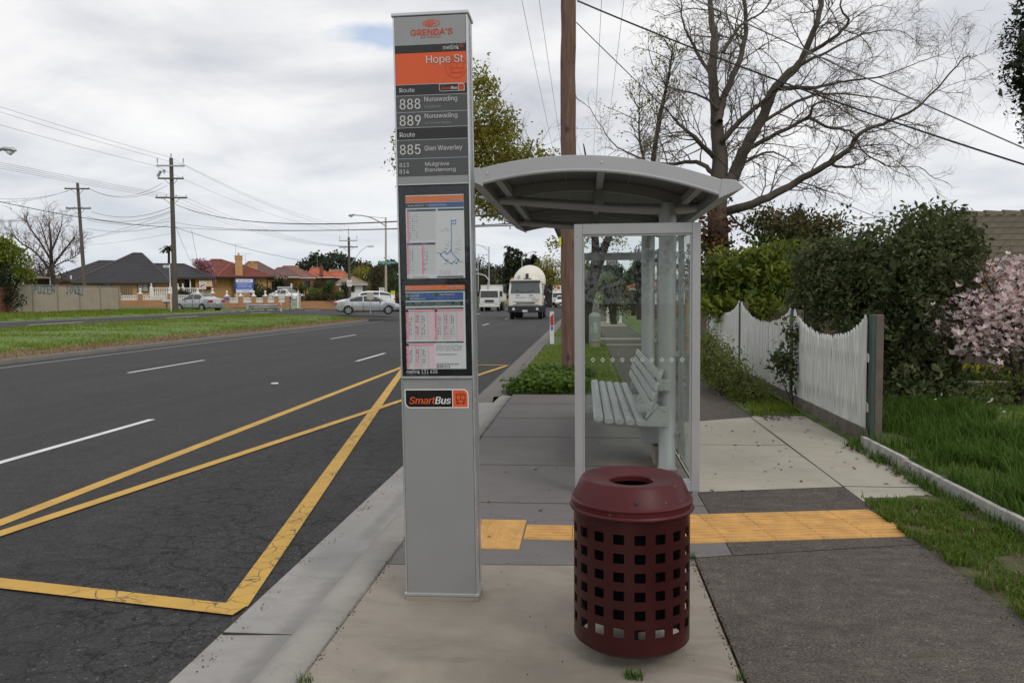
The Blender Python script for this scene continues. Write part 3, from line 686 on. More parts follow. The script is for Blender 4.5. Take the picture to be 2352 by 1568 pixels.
def mapline(pts, w):
    P1.m(9)
    for (a, b), (c, d) in zip(pts, pts[1:]):
        p = Vector((xt(a, b), 0, zt(b))); q = Vector((xt(c, d), 0, zt(d))); dv = (q - p).normalized(); n_ = Vector((-dv.z, 0, dv.x)) * w; y = Vector((0, P1.y - .0012, 0))
        p -= dv * w; q += dv * w; P1.quad(p + n_ + y, p - n_ + y, q - n_ + y, q + n_ + y)
mapline([(1042, 508), (1037, 508), (1037, 575), (1035, 578), (1054, 599), (1049, 606), (1042, 602), (1038, 607), (1026, 600), (1020, 594), (1014, 588), (1012, 584), (1022, 578), (1026, 584), (1035, 577)], .0022)
mapline([(1042, 508), (1047, 507), (1047, 514), (1038, 515)], .0018); mapline([(1014, 588), (1008, 580), (1003, 582)], .0012)
for k in range(34):
    y = rnd.uniform(505, 612); x = rnd.choice([rnd.uniform(1010, 1030), rnd.uniform(1042, 1056)]); P1.r(6, x, x + rnd.uniform(4, 9), y - .4, y + .4, 3)
P1.r(2, 1004, 1065, 634.5, 637.5, 2); P1.times(934, 990, 634, 638, 2, .9, 4, 6, 4); P1.times(1008, 1035, 620, 632, 3, .8, 3, 6, 2)
P1.build('poster', PM, tot)
P2 = Poster(-.0003)
P2.r(0, 930.5, 1067.5, 655, 847); P2.r(1, 930.5, 1067.5, 655, 665.5, 2); P2.r(8, 930.5, 1067.5, 666, 669.5, 2); P2.t(7, "Hope Street", 1029, 1063, 656.5, 663); P2.t(7, "metlink", 932, 945, 658, 662)
P2.r(3, 931, 1064, 671.5, 690, 2); P2.r(8, 931, 941, 672.5, 690, 3); P2.r(8, 998, 1008, 672.5, 681, 3); P2.t(7, "813 814 885", 932, 963, 675, 681); P2.t(7, "Dandenong", 943, 975, 683, 688.5); P2.t(7, "Glen Waverley", 1010, 1044, 674, 680)
P2.r(8, 931, 1064, 692.5, 702.5, 2); P2.times(933, 1060, 693, 702, 3, .8, 4.5, 6, 4)
P2.r(8, 932, 1065, 706.5, 710, 2); P2.t(7, "Monday to Friday", 933, 955, 707, 709.5); P2.t(7, "Saturday", 1000, 1012, 707, 709.5)
for a, b, c, d, nc in ((932, 997, 711, 781, 4), (998, 1064, 711, 781, 4), (933, 998, 789, 846, 4)):
    P2.r(4, a, b, c, c + 4.5, 2); P2.r(4, a, a + 6, c, d, 2); P2.r(5, b - 14, b, c + 4.5, d, 2); n_ = int((d - c - 5) / 3.6)
    for j in range(n_): P2.r(6, a + 6, b - 14, c + 5 + 3.6 * j, c + 5.5 + 3.6 * j, 2)
    for q in range(3):
        xx = a + 6 + q * 15; P2.r(6, xx + 14.3, xx + 14.8, c + 4.5, d, 2); P2.times(xx + 2, xx + 9, c + 12, d - 12, n_ - 5, .75, 4, 10, 2.6)
    P2.r(5, a + 21, a + 34, c + 4.5, d, 1.5); P2.times(a + 1, a + 5, c + 6, d, n_, .6, 4, 10, 2.2)
P2.r(8, 933, 1065, 784, 787.5, 2); P2.t(7, "Sunday", 935, 946, 784.6, 787); P2.t(7, "Customer information", 1002, 1025, 784.6, 787)
P2.times(1002, 1062, 791, 806, 6, .85, 4, 6, 3.6); P2.t(10, "www.grenda.com.au", 1003, 1050, 812, 815); P2.t(10, "131 638 / (TTY) 9619 2727", 1003, 1054, 834, 838); P2.times(1003, 1036, 839, 845, 3, .9, 4, 10, 3.4)
P2.build('poster', PM, tot)
wordrow(case, [("metlink 131 638", 934.5, 1005, 847.8, 857)])
mb = MB()
for k in range(26):
    if k in (8, 14, 17, 22): continue
    for j in range(3):
        if rnd.random() < .6: mb.box((xt(935 + 2.0 * k, 860), -.0005, zt(859.2) - j * .002), (.0016, .001, .0013))
mb.build('braille', m_dim, case)
mb = MB(); mb.bb(-xi + .003, xi - .003, -.0042, -.0032, zt(861), zt(428)); mb.build('case_glass', glassmat('case_glass', (.95, .96, .96), .014), tot)
mb = MB(); mb.bb(-xi - .002, xi + .002, -.012, .01, zt(868.5), zt(863.5)); mb.build('ledge', m_trim, tot, bevel=.002)
mb = MB(); mb.bb(-xi - .002, xi + .002, -.006, .01, zt(424), zt(422)); mb.build('ledge', m_trim, tot)
pl = panel('lower_panel', 869, 1363, m_pan, .002)
smartbus(pl, xt(930, 915), xt(1076.5, 915), zt(936.5), zt(893), -.0035, True)

# ------------------------------------------------------------------ litter bin
m_bin = plain('maroon_enamel', (.036, .0038, .0046), .34, .2, 4, .05, 220, 0, .35)
n_ = NT('maroon_lid'); sp = n_.rng(n_.noise(46, 2, .6), .70, .76); bg_ = n_.rng(n_.noise(5, 5, .6), .3, .7)
m_lid = n_.fin(n_.mix(n_.math('MULTIPLY', sp, .5), n_.mix(bg_, (.055, .007, .009), (.088, .013, .016)), (.35, .22, .22)), n_.rng(bg_, 0, 1, .34, .48), 0, .25)
m_liner = plain('bin_liner', (.004, .005, .005), .9, .3, 8, 0, 60, 0, .1)
pb_ = G(1450, 1533, .055); XB, YB = D(1450, 1300, 3.3).x, 3.3; RB = .243
bn = thing('litter_bin', 'maroon metal litter bin with square punched holes in front of the shelter', 'bin', (XB, YB, 0))
zb0, zb1 = .055, .640
mb = MB(); NC = 18; hw = R(10.4) / 2; off = R(-90 + 4.8); ang = []
for k in range(NC):
    a = off + 2 * math.pi * k / NC; ang += [(a - hw, 1), (a, 1), (a + hw, 0), (a + hw + (2 * math.pi / NC - 2 * hw) / 2, 0)]
rows = [zb0, zb0 + .085]; hole = []
for k in range(6):
    c = .163 + .0755 * k; rows += [c - .02, c + .02]
rows = [zb0, zb0 + .018] + rows[2:] + [zb1]
m_ = len(ang); V = []
for j, z in enumerate(rows):
    rr = RB - .022 if j == 0 else RB
    for a, _ in ang: V.append((rr * math.cos(a), rr * math.sin(a), z))
Fc = []
for j in range(len(rows) - 1):
    for i in range(m_):
        if ang[i][1] and j >= 2 and j % 2 == 0 and j < 14: continue
        Fc.append((j * m_ + i, j * m_ + (i + 1) % m_, (j + 1) * m_ + (i + 1) % m_, (j + 1) * m_ + i))
solid = set(Fc); nV = len(V); th_ = .005
V2 = [(x * (1 - th_ / RB), y * (1 - th_ / RB), z) for x, y, z in V]
F2 = [tuple(nV + i for i in f[::-1]) for f in Fc]; edges = {}
for f in Fc:
    for i in range(4): edges[(f[i], f[(i + 1) % 4])] = 1
F3 = [(b_, a_, nV + a_, nV + b_) for a_, b_ in edges if (b_, a_) not in edges]
mb.add(V + V2, Fc + F2 + F3); body = mb.build('body', m_bin, bn, smooth=True, ang=30)
mb = MB(); mb.lathe([(.250, .612), (.258, .617), (.260, .624), (.256, .631), (.2505, .633), (.2505, .648), (.255, .651), (.2555, .656), (.249, .661), (.246, .663), (.213, .735), (.205, .742), (.196, .742), (.14, .733), (.097, .726), (.092, .720), (.092, .700), (.098, .700), (.10, .715), (.19, .728), (.21, .72), (.242, .64), (.248, .612), (.250, .612)], 64)
lid = mb.build('lid', m_lid, bn, smooth=True, ang=28)
mb = MB(); c = Vector((.008, -.2375, .690)); nrm = Vector((.03, -.91, .42)).normalized(); mb.cyl(c - nrm * .006, c + nrm * .0035, .0085, n=14); mb.build('keyhole', m_blk, lid)
mb = MB(); mb.lathe([(0, .185), (.200, .185), (.206, .2), (.206, .61), (.2, .61), (.198, .21), (0, .205)], 36); mb.build('liner', m_liner, bn, smooth=True)
mb = MB(); mb.lathe([(0, 0), (.06, 0), (.06, .02), (.03, .03), (.03, .185), (0, .185)], 16); [mb.box((.5 * RB * math.cos(a), .5 * RB * math.sin(a), .076), (RB - .01, .02, .012), a) for a in (0.3, 2.4, 4.5)]
mb.build('stand', m_blkm, bn)

# ------------------------------------------------------------------ bus shelter
sh = thing('bus_shelter', 'silver glass sided bus shelter with curved roof on the footpath', 'bus shelter', (.4, 6, 0))
m_roofu = plain('roof_sheet', (.15, .15, .145), .5, .06, 2, .03, 80, .2)
m_pane = glassmat('shelter_glass', (.94, .965, .95), .02)
m_frit = plain('etched_mark', (.68, .71, .66), .7, .03, 4)
YF = 5.97
def sy(px, y, Y=YF): return D(px, y, Y)
fx0, fx1 = sy(1320, 900).x, sy(1607, 900).x; fzt = sy(1465, 513).z
def end_frame(Y, marks):
    fw = .062; mb = MB()
    mb.bb(fx0, fx0 + fw, Y - .02, Y + .02, .02, fzt); mb.bb(fx1 - fw, fx1, Y - .02, Y + .02, .02, fzt)
    mb.bb(fx0 + fw, fx1 - fw, Y - .0195, Y + .0195, fzt - .08, fzt); mb.bb(fx0 + fw, fx1 - fw, Y - .0195, Y + .0195, .02, .10)
    for a, b, c, d in ((fx0 + fw, fx0 + fw + .014, .10, fzt - .08), (fx1 - fw - .014, fx1 - fw, .10, fzt - .08), (fx0 + fw + .014, fx1 - fw - .014, fzt - .094, fzt - .08), (fx0 + fw + .014, fx1 - fw - .014, .10, .114)):
        mb.bb(a, b, Y - .012, Y + .012, c, d)
    f = mb.build('end_frame', m_alu, sh, True, bevel=.004)
    for xx in (fx0 + .03, fx1 - .03): MB().bb(xx - .02, xx + .02, Y - .015, Y + .015, 0, .02).build('foot', m_trim, sh, True)
    mb = MB(); mb.bb(fx0 + fw, fx1 - fw, Y - .004, Y + .004, .10, fzt - .08); g = mb.build('end_pane', m_pane, sh, True)
    if marks:
        mb = MB(); zm = D(1450, 826, Y).z
        for k in range(10):
            c = lerp(D(1362, 826, Y).x, D(1566, 826, Y).x, k / 9); a, b = .0165, .011
            P = [(c - a, zm), (c, zm + a * 1.1), (c + a, zm), (c, zm - a * 1.1)]; Q = [(c - b, zm), (c, zm + b * 1.1), (c + b, zm), (c, zm - b * 1.1)]
            mb = MB(); mb.add([(p[0], Y - .0052, p[1]) for p in P + Q], [(i, (i + 1) % 4, 4 + (i + 1) % 4, 4 + i) for i in range(4)]); mb.build('glass_mark', m_frit, sh, True)
end_frame(YF, True); end_frame(9.95, False)
# columns
XCOL = D(1533, 800, 6.8).x
for Yc, zc in ((6.82, .0), (8.9, .0)):
    mb = MB(); mb.lathe([(.085, 0), (.085, .012), (.078, .014), (.074, .02), (.074, .72), (.0755, .721), (.0755, .726), (.074, .727), (.074, 1.02), (.0755, 1.021), (.0755, 1.026), (.074, 1.027), (.074, 2.28)], 28, (XCOL, Yc, 0))
    for z in (.70, 1.0):
        mb.cyl((XCOL + .02, Yc - .071, z), (XCOL + .02, Yc - .078, z), .006, n=8)
    mb.build('column', m_alu, sh, True, smooth=True)
# rear glass with slim frames, standing behind the columns
XG = fx1 - .035
for ya, yb in ((6.05, 6.74), (6.92, 8.82), (8.98, 9.85)):
    mb = MB()
    for y in (ya, yb): mb.bb(XG - .016, XG + .016, y - .012, y + .012, .11, 2.02)
    mb.bb(XG - .0155, XG + .0155, ya, yb, .11, .14); mb.bb(XG - .0155, XG + .0155, ya, yb, 1.99, 2.02)
    mb.build('rear_frame', m_alud, sh, True)
    MB().bb(XG - .004, XG + .004, ya + .012, yb - .012, .14, 1.99).build('rear_pane', m_pane, sh, True)
for y in (6.78, 6.86, 8.86, 8.94):
    for z in (.3, 1.0, 1.85): MB().box((XG - .03, y, z), (.09, .02, .04)).build('glass_clamp', m_trim, sh, True)
# roof: sheet on an arc, tilted a little towards the path
def zr_(s): return 2.495 - .060 * s - .135 * s * s
XR0, HR = .10, .87
def arc(s): return XR0 + HR * s, zr_(s)
SS = [k / 14 for k in range(-14, 15)]
def arcbar(name, y0, y1, top, bot, mat, s0=-1.0, s1=1.0, bevel=0):
    S = [lerp(s0, s1, k / 28) for k in range(29)]; mb = MB(); V = []
    for s in S:
        x, z = arc(s)
        V += [(x, y0, z + top), (x, y1, z + top), (x, y1, z + bot), (x, y0, z + bot)]
    Fc = [(i * 4 + a, i * 4 + b, i * 4 + 4 + b, i * 4 + 4 + a) for i in range(28) for a, b in ((0, 1), (1, 2), (2, 3), (3, 0))] + [(3, 2, 1, 0), (112, 113, 114, 115)]
    mb.add(V, Fc); return mb.build(name, mat, sh, True, smooth=True, bevel=bevel)
YR0, YR1 = 5.72, 9.95
arcbar('roof_sheet', YR0 + .05, YR1 - .05, .0, -.012, m_roofu)
fb = arcbar('roof_beam', YR0, YR0 + .05, .012, -.105, m_alu, bevel=.004); arcbar('roof_beam', YR1 - .05, YR1, .012, -.105, m_alu)
arcbar('roof_lip', YR0 - .004, YR0 - .001, -.086, -.094, m_trim)
for y in (6.82, 8.9): arcbar('rib', y - .03, y + .03, -.014, -.10, m_alud, -.93, .93)
for s in (-.6, -.3, .3, .6):
    x, z = arc(s); MB().bb(x - .004, x + .004, YR0 + .05, YR1 - .05, z - .02, z - .0125).build('sheet_seam', m_alud, sh, True)
for s in (-.86, .02, .84):
    x, z = arc(s); mb = MB()
    for a, b in ((YR0 + .05, 6.79), (6.85, 8.87), (8.93, YR1 - .05)): mb.bb(x - .028, x + .028, a, b, z - .085, z - .02)
    mb.build('purlin', m_alu, sh, True, bevel=.003)
# pointed edge gutters
for s_, tip in ((-1, -.13), (1, .15)):
    x, z = arc(s_); P = [(x - s_ * .004, z + .02), (x + tip * .6, z + .022 - .012), (x + tip, z - .012 - (.0 if s_ < 0 else .03)), (x + tip * .75, z - .06), (x - s_ * .03, z - .118)]
    mb = MB(); mb.prism(P, (0, YR0 - .006, 0), (1, 0, 0), (0, 0, 1), (0, YR1 - YR0 + .012, 0)); mb.build('roof_gutter', m_alu, sh, True, bevel=.003)
for s in (-.93, .02):
    x, z = arc(s); MB().cyl((x, YR0 - .006, z - .035), (x, YR0, z - .035), .009, n=8).build('bolt', m_trim, sh, True)
# arms under the roof from the columns, tapering to the roof edges
for Y in (6.82, 8.9):
    pts = [(-.92, 2.365), (-.80, 2.345), (-.3, 2.30), (.2, 2.255), (.55, 2.235), (.71, 2.232), (.85, 2.234), (.97, 2.25), (1.08, 2.28)]
    rad = [.012, .045, .05, .052, .055, .058, .055, .048, .012]
    mb = MB(); mb.tube([(x, Y - .0, z) for x, z in pts], rad, 14, flat=.8); mb.build('arm', m_alu, sh, True, smooth=True)
    for sx in (-.86, .02, .84):
        x, z = arc(sx); za = interp(x, pts); mb = MB(); mb.box((x, Y, (z - .1 + za + .03) / 2 + .01), (.075, .09, max(.05, z - .1 - za + .03))); mb.build('bracket', m_alud, sh, True)
# equipment box under the seat
mb = MB(); mb.prism([(.46, .47), (.70, .47), (.70, .19), (.50, .19)], (0, 6.98, 0), (1, 0, 0), (0, 0, 1), (0, .55, 0)); bx = mb.build('equipment_box', m_alu, sh, True, bevel=.004)
MB().bb(.56, .66, 6.972, 6.979, .41, .425).build('vent', m_blkm, sh, True); MB().bb(.56, .66, 6.972, 6.979, .37, .385).build('vent', m_blkm, sh, True)
MB().bb(.6, .68, 6.9, 7.3, .0, .16).build('footing_block', m_conc, sh, True, bevel=.01)

# bench bolted to the shelter columns
bc = thing('bench', 'slatted silver bench with backrest inside the glass shelter', 'bench', (.3, 7.8, 0))
m_slat = plain('bench_paint', (.44, .45, .45), .4, .05, 3, .02, 150, .3)
y0b, y1b = 6.55, 9.5
mb = MB()
for k in range(5):
    x = .105 + k * .088; z = .462 - .006 * k + (.012 if k == 0 else 0); mb.tube([(x, y0b, z), (x, y1b, z)], .041, 12, True, .52)
mb.build('seat', m_slat, bc, True, smooth=True)
mb = MB()
for k in range(4):
    x = .535 + k * .026; z = .58 + k * .083
    mb.box((x, (y0b + y1b) / 2, z), (.026, y1b - y0b, .066), M4=Matrix.Rotation(R(17), 4, 'Y'))
mb.build('backrest', m_slat, bc, True, bevel=.008)
for y in (6.72, 7.85, 9.05):
    mb = MB(); mb.prism([(.06, .438), (.10, .40), (.30, .385), (.70, .385), (.70, .56), (.62, .56), (.57, .5), (.52, .44), (.47, .435)], (0, y - .006, 0), (1, 0, 0), (0, 0, 1), (0, .012, 0))
    mb.prism([(.50, .44), (.555, .5), (.66, .86), (.64, .88), (.625, .86), (.54, .56)], (0, y - .008, 0), (1, 0, 0), (0, 0, 1), (0, .016, 0)); mb.box((.67, y, .74), (.10, .012, .10))
    mb.build('bracket', m_slat, bc, True, bevel=.003)
for z, x in ((.42, .67), (.52, .67), (.71, .665), (.77, .665)): MB().cyl((x, 6.705, z), (x, 6.714, z), .009, n=8).build('bolt', m_trim, bc, True)
# ------------------------------------------------------------------ materials of the middle and far distance
m_colorb = plain('fence_sheet', (.36, .30, .235), .6, .08, 1.5)
m_colorbp = plain('fence_post_sheet', (.27, .225, .18), .6, .08, 2)
m_graf = plain('spray_paint', (.085, .19, .24), .7, .15, 8)
m_ybrick = brick('yellow_brick', (.62, .36, .13), (.54, .29, .095), (.45, .36, .25))
m_obrick = brick('orange_brick', (.50, .24, .10), (.42, .18, .07), (.40, .32, .25))
m_rbrick = brick('red_brick', (.24, .07, .04), (.18, .05, .03), (.25, .2, .17))
m_tileb = tilemat('charcoal_tiles', (.030, .029, .033), (.20, .19, .20), .21, .85)
m_tiler = tilemat('maroon_tiles', (.17, .042, .032), (.30, .12, .09), .19, .6)
m_tilep = tilemat('purple_brown_tiles', (.13, .075, .07), (.28, .2, .19), .22, .7)
m_tileo = tilemat('brown_tiles', (.21, .105, .07), (.30, .2, .16), .22, .55)
m_tiled = tilemat('terracotta_tiles', (.42, .10, .045), (.5, .2, .12), .25, .5)
m_tileg = tilemat('tan_tiles', (.26, .20, .14), (.2, .15, .11), .25, .5)
m_ridgeb = plain('ridge_tiles', (.085, .07, .068), .8, .2, 5)
m_ridger = plain('ridge_tiles_red', (.24, .09, .065), .8, .2, 5)
m_fascia = plain('fascia_brown', (.06, .035, .028), .6, .1, 3)
m_fasciaw = plain('fascia_white', (.62, .61, .58), .5, .06, 3)
m_wframe = plain('window_frame', (.07, .035, .03), .5, .1, 3)
m_curtain = plain('curtain', (.42, .42, .44), .8, .2, 14, 0, 60, 0, .3, None, (1, 1, .1))
n_ = NT('window_dark'); m_wdark = n_.fin((.02, .022, .026), .06, 0, .7)
m_blind = plain('canvas_blind', (.45, .33, .18), .8, .1, 4)
m_plaster = plain('white_render', (.74, .74, .72), .6, .06, 3)
m_timber = plain('weathered_pole', (.115, .10, .08), .9, .28, 3, .5, 30, 0, .3, None, (1, 1, .12))
n_ = NT('brown_pole'); v_ = n_.mapp((1, 1, .10)); gr = n_.rng(n_.noise(16, 6, .7, v_, .4), .3, .7); kn = n_.rng(n_.voro(1.9, 'F1', n_.mapp((1.6, 1.6, .9))), .05, .16, 1, 0)
fine = n_.rng(n_.noise(55, 3, .7, n_.mapp((1, 1, .04))), .4, .66)
c_ = n_.mix(gr, (.12, .070, .052), (.25, .162, .12)); c_ = n_.mix(n_.math('MULTIPLY', fine, .5), c_, (.08, .042, .03)); c_ = n_.mix(n_.math('MULTIPLY', kn, .7), c_, (.035, .018, .012))
n_.bump(n_.math('ADD', fine, gr), .4, .01); m_bpole = n_.fin(c_, .85, 0, .3)
m_galv = plain('galvanised_steel', (.42, .43, .44), .45, .12, 4, 0, 60, .4)
m_cream = plain('cream_pole', (.42, .37, .28), .6, .08, 2)
m_cable = plain('black_cable', (.02, .02, .022), .6, .1, 3)
m_cablel = plain('grey_cable', (.16, .16, .17), .5, .1, 3)
m_green = plain('sign_green', (.01, .26, .19), .5, .05, 3)
m_sblue = plain('sign_blue', (.045, .12, .55), .45, .05, 3)
m_sred = plain('sign_red', (.55, .03, .03), .45, .05, 3)
m_yellow = plain('sign_yellow', (.70, .62, .03), .5, .05, 3)
m_tan = plain('sign_back', (.42, .38, .32), .6, .06, 3)
m_paling = plain('old_palings', (.13, .10, .08), .95, .35, 5, .4, 40, 0, .2, None, (6, 6, .4))
m_lampg = plain('lamp_bowl', (.66, .68, .66), .25, .05, 3)

def gz(X, Y): return max(ground_z(X, Y), road_z(X, Y) if X > -29 else -9)
def base(px, Y):
    """point on the terrain seen in column px at distance Y"""
    r = ray(px, 680); X = r.x / r.y * Y; return Vector((X, Y, gz(X, Y)))

# ------------------------------------------------------------------ steel sheet fence with graffiti
XF = -35.5
def fy(px): r = ray(px, 690); return XF * r.y / r.x
zf0, zf1 = D(140, 716, fy(140)).z, D(140, 654.5, fy(140)).z
fe = thing('sheet_fence', 'beige corrugated steel fence with blue graffiti beside the far carriageway', 'fence', (XF, 54, zf0))
edges_ = [fy(p) for p in (15, 75, 132, 183, 230, 273)]
for i in range(6):
    MB().bb(XF - .03, XF + .05, edges_[i] - .05, edges_[i] + .05, zf0 - .1, zf1 + .02).build('post', m_colorbp, fe, True)
fpan = []
for i in range(5):
    a, b = edges_[i] + .05, edges_[i + 1] - .05; n = 28; mb = MB(); V = []
    for k in range(n * 2 + 1):
        y = lerp(a, b, k / (2 * n)); x = XF + (.012 if k % 4 in (0, 1) else -.012); V += [(x, y, zf0 - .05), (x, y, zf1 - .04)]
    mb.add(V, [(2 * k, 2 * k + 2, 2 * k + 3, 2 * k + 1) for k in range(2 * n)]); fpan.append(mb.build('sheet', m_colorb, fe, True))
    MB().bb(XF - .025, XF + .045, a, b, zf1 - .04, zf1).build('top_rail', m_colorbp, fe, True)
GL = {'P': [[(0, 0), (.25, .0)], [(.1, 0), (.12, 1), (.75, .95), (.7, .5), (.15, .45)]], 'U': [[(.05, 1), (.1, .05), (.8, .0), (.85, 1)]], 'R': [[(.1, 0), (.1, 1), (.8, .95), (.75, .5), (.1, .5), (.9, 0)]],
      'Z': [[(0, .95), (.9, 1), (.1, .05), (1, 0)]], 'E': [[(.95, 1), (.1, .95), (.1, 0), (1, -.15)], [(.1, .5), (.8, .55)]], 'N': [[(.05, 0), (.1, 1), (.75, .05), (.9, 1)]],
      'J': [[(0, 1), (1, 1)], [(.55, 1), (.5, .1), (.1, 0)]], 'O': [[(.3, .95), (.05, .5), (.3, .02), (.8, .3), (.8, .8), (.4, 1)]], 'V': [[(0, 1), (.4, 0), (1, 1)]], '!': [[(.5, 1), (.3, .3)], [(.25, .05), (.1, -.2), (-2.2, .12)]]}
def graffiti(word, px0, px1, y0, y1, par):
    mb = MB(); n = len(word); ya, yb = fy(px0), fy(px1)
    z1 = D(px0, y0, ya).z; z0 = D(px0, y1, ya).z
    for i, ch in enumerate(word):
        for st in GL[ch]:
            for (a, b), (c, d) in zip(st, st[1:]):
                p = Vector((0, lerp(ya, yb, (i + .08 + a * .8) / n), lerp(z0, z1, b))); q = Vector((0, lerp(ya, yb, (i + .08 + c * .8) / n), lerp(z0, z1, d)))
                dv = (q - p); 
                if dv.length < 1e-4: continue
                dv.normalize(); w = Vector((0, -dv.z, dv.y)) * .036; o = Vector((XF + .018, 0, 0)); p -= dv * .02; q += dv * .02
                mb.quad(o + p + w, o + p - w, o + q - w, o + q + w)
    mb.build('graffiti', m_graf, par, True)
graffiti('PUZEN', 76, 128, 656.5, 673, fpan[1]); graffiti('JOVE!', 151, 196, 657.5, 674, fpan[2])
t = thing('brick_pier', 'short red brick pier at the left end of the beige steel fence', 'pier', (XF + .1, edges_[0] - .35, zf0)); MB().bb(-.35, .35, -.9, .35, 0, 1.5).build('brickwork', m_rbrick, t); MB().bb(-.4, .4, -.95, .4, 1.5, 1.58).build('capping', m_rbrick, t)

# ------------------------------------------------------------------ houses
class Fr:
    def __init__(s, px, Y, zbase=None):
        s.px, s.Y = px, Y; r = ray(px, 680); s.X = r.x / r.y * Y; s.phi = math.atan2(-s.X, Y); d = Y / math.cos(s.phi)
        s.sx = d * math.cos(math.atan((px - CX) / F)) ** 2 / F
        r2 = ray(px, 640); s.sz = (r2.z / r2.y - r.z / r.y) * Y / 40
        s.zb = gz(s.X, Y) if zbase is None else zbase; s.z680 = H + r.z / r.y * Y
    def x(s, px): return (px - s.px) * s.sx
    def z(s, py): return s.z680 + (680 - py) * s.sz - s.zb
    def loc(s): return (s.X, s.Y, s.zb)
def hip(x0, x1, y0, y1, ze, zr, rx0, rx1, parent, mt, mr, mf, name='roof'):
    ym = (y0 + y1) / 2; mb = MB()
    mb.m(0).add([(x0, y0, ze), (x1, y0, ze), (x1, y1, ze), (x0, y1, ze), (rx0, ym, zr), (rx1, ym, zr)], [(0, 1, 5, 4), (1, 2, 5), (2, 3, 4, 5), (3, 0, 4)])
    mb.m(2).bb(x0 + .02, x1 - .02, y0 + .02, y1 - .02, ze - .16, ze - .005)
    o = mb.build(name, [mt, mr, mf], parent); cp = MB()
    for a, b in (((x0, y0, ze), (rx0, ym, zr)), ((x1, y0, ze), (rx1, ym, zr)), ((x0, y1, ze), (rx0, ym, zr)), ((x1, y1, ze), (rx1, ym, zr)), ((rx0, ym, zr), (rx1, ym, zr))):
        if (Vector(a) - Vector(b)).length > .05: cp.cyl(a, b, .12, n=6)
    cp.build('ridge', mr, o); return o
def window(parent, x0, x1, z0, z1, y, glass, frame=None, mull=1):
    mb = MB(); t = .07
    mb.bb(x0, x0 + t, y - .06, y + .05, z0, z1); mb.bb(x1 - t, x1, y - .06, y + .05, z0, z1); mb.bb(x0 + t, x1 - t, y - .06, y + .05, z0, z0 + t); mb.bb(x0 + t, x1 - t, y - .06, y + .05, z1 - t, z1)
    for k in range(1, mull + 1): c = lerp(x0, x1, k / (mull + 1)); mb.bb(c - .025, c + .025, y - .055, y + .045, z0 + t, z1 - t)
    w = mb.build('window', frame or m_wframe, parent); MB().bb(x0 + t, x1 - t, y - .02, y + .02, z0 + t, z1 - t).build('pane', glass, w); return w
def chimney(parent, x0, x1, y0, y1, z0, z1, mat):
    mb = MB(); mb.bb(x0, x1, y0, y1, z0, z1); mb.bb(x0 - .05, x1 + .05, y0 - .05, y1 + .05, z1 - .28, z1 - .16); mb.bb(x0 - .06, x1 + .06, y0 - .06, y1 + .06, z1, z1 + .1)
    mb.cyl(((x0 + x1) / 2, (y0 + y1) / 2, z1 + .1), ((x0 + x1) / 2, (y0 + y1) / 2, z1 + .45), .12, .09, 10); return mb.build('chimney', mat, parent)
def antenna(parent, x, y, z0, h, w=1.6):
    mb = MB(); mb.cyl((x, y, z0), (x, y, z0 + h), .02, n=6); mb.cyl((x - w / 2, y, z0 + h), (x + w / 2, y, z0 + h), .015, n=6)
    for k in range(8): c = x - w / 2 + w * k / 7; mb.cyl((c, y - .28, z0 + h), (c, y + .28, z0 + h), .01, n=4)
    return mb.build('antenna', m_galv, parent)

f = Fr(310, 80); h1 = thing('brick_house', 'yellow brick house with broad charcoal tiled hip roof behind the white balustrade', 'house', f.loc(), f.phi)
ze = f.z(648)
hip(f.x(168), f.x(397), 0, 8.6, ze, f.z(577), f.x(310), f.x(330), h1, m_tileb, m_ridgeb, m_fascia)
hip(f.x(108), f.x(330), 3.2, 10.5, f.z(642), f.z(594), f.x(228), f.x(290), h1, m_tileb, m_ridgeb, m_fascia)
hip(f.x(330), f.x(506), 1.8, 9.0, f.z(636), f.z(601), f.x(360), f.x(434), h1, m_tileb, m_ridgeb, m_fascia)
mb = MB(); mb.bb(f.x(196), f.x(388), .6, 8, -.5, ze - .1); mb.bb(f.x(120), f.x(196), 3.9, 9.9, -.5, f.z(643)); mb.bb(f.x(388), f.x(412), 2.9, 8.4, -.5, f.z(638)); mb.bb(f.x(412), f.x(498), 4.2, 8.4, -.5, f.z(638)); mb.bb(f.x(458), f.x(498), 2.4, 4.2, -.5, f.z(638))
mb.build('wall', m_ybrick, h1)
window(h1, f.x(316), f.x(342), f.z(670), f.z(639), .55, m_curtain); window(h1, f.x(345), f.x(356), f.z(668), f.z(639), .55, m_curtain, None, 0)
window(h1, f.x(168), f.x(190), f.z(662), f.z(643), 3.85, m_curtain); window(h1, f.x(228), f.x(258), f.z(660), f.z(640), .55, m_wdark)
window(h1, f.x(404), f.x(416), f.z(676), f.z(642), 4.1, m_wdark, None, 0); window(h1, f.x(434), f.x(446), f.z(672), f.z(642), 4.1, m_wdark, None, 0); window(h1, f.x(466), f.x(496), f.z(665), f.z(640), 2.35, m_wdark)
mb = MB(); mb.add([(f.x(465), 2.3, f.z(638)), (f.x(499), 2.3, f.z(638)), (f.x(499), 1.5, f.z(658)), (f.x(467), 1.5, f.z(658))], [(0, 1, 2, 3)]); b_ = mb.build('window_blind', m_blind, h1); b_.modifiers.new('s', 'SOLIDIFY').thickness = .02
MB().bb(f.x(443), f.x(446), 2.2, 2.5, 0, f.z(637)).build('porch_post', m_plaster, h1)
mb = MB()
for x0, x1, y0 in ((206, 224, 643),):
    for k in range(5): c = lerp(x0, x1, k / 4); mb.bb(f.x(c) - .04, f.x(c) + .04, .5, .56, f.z(664), f.z(y0))
    mb.bb(f.x(x0), f.x(x1), .48, .54, f.z(650), f.z(648)); mb.bb(f.x(x0), f.x(x1), .48, .54, f.z(657), f.z(655))
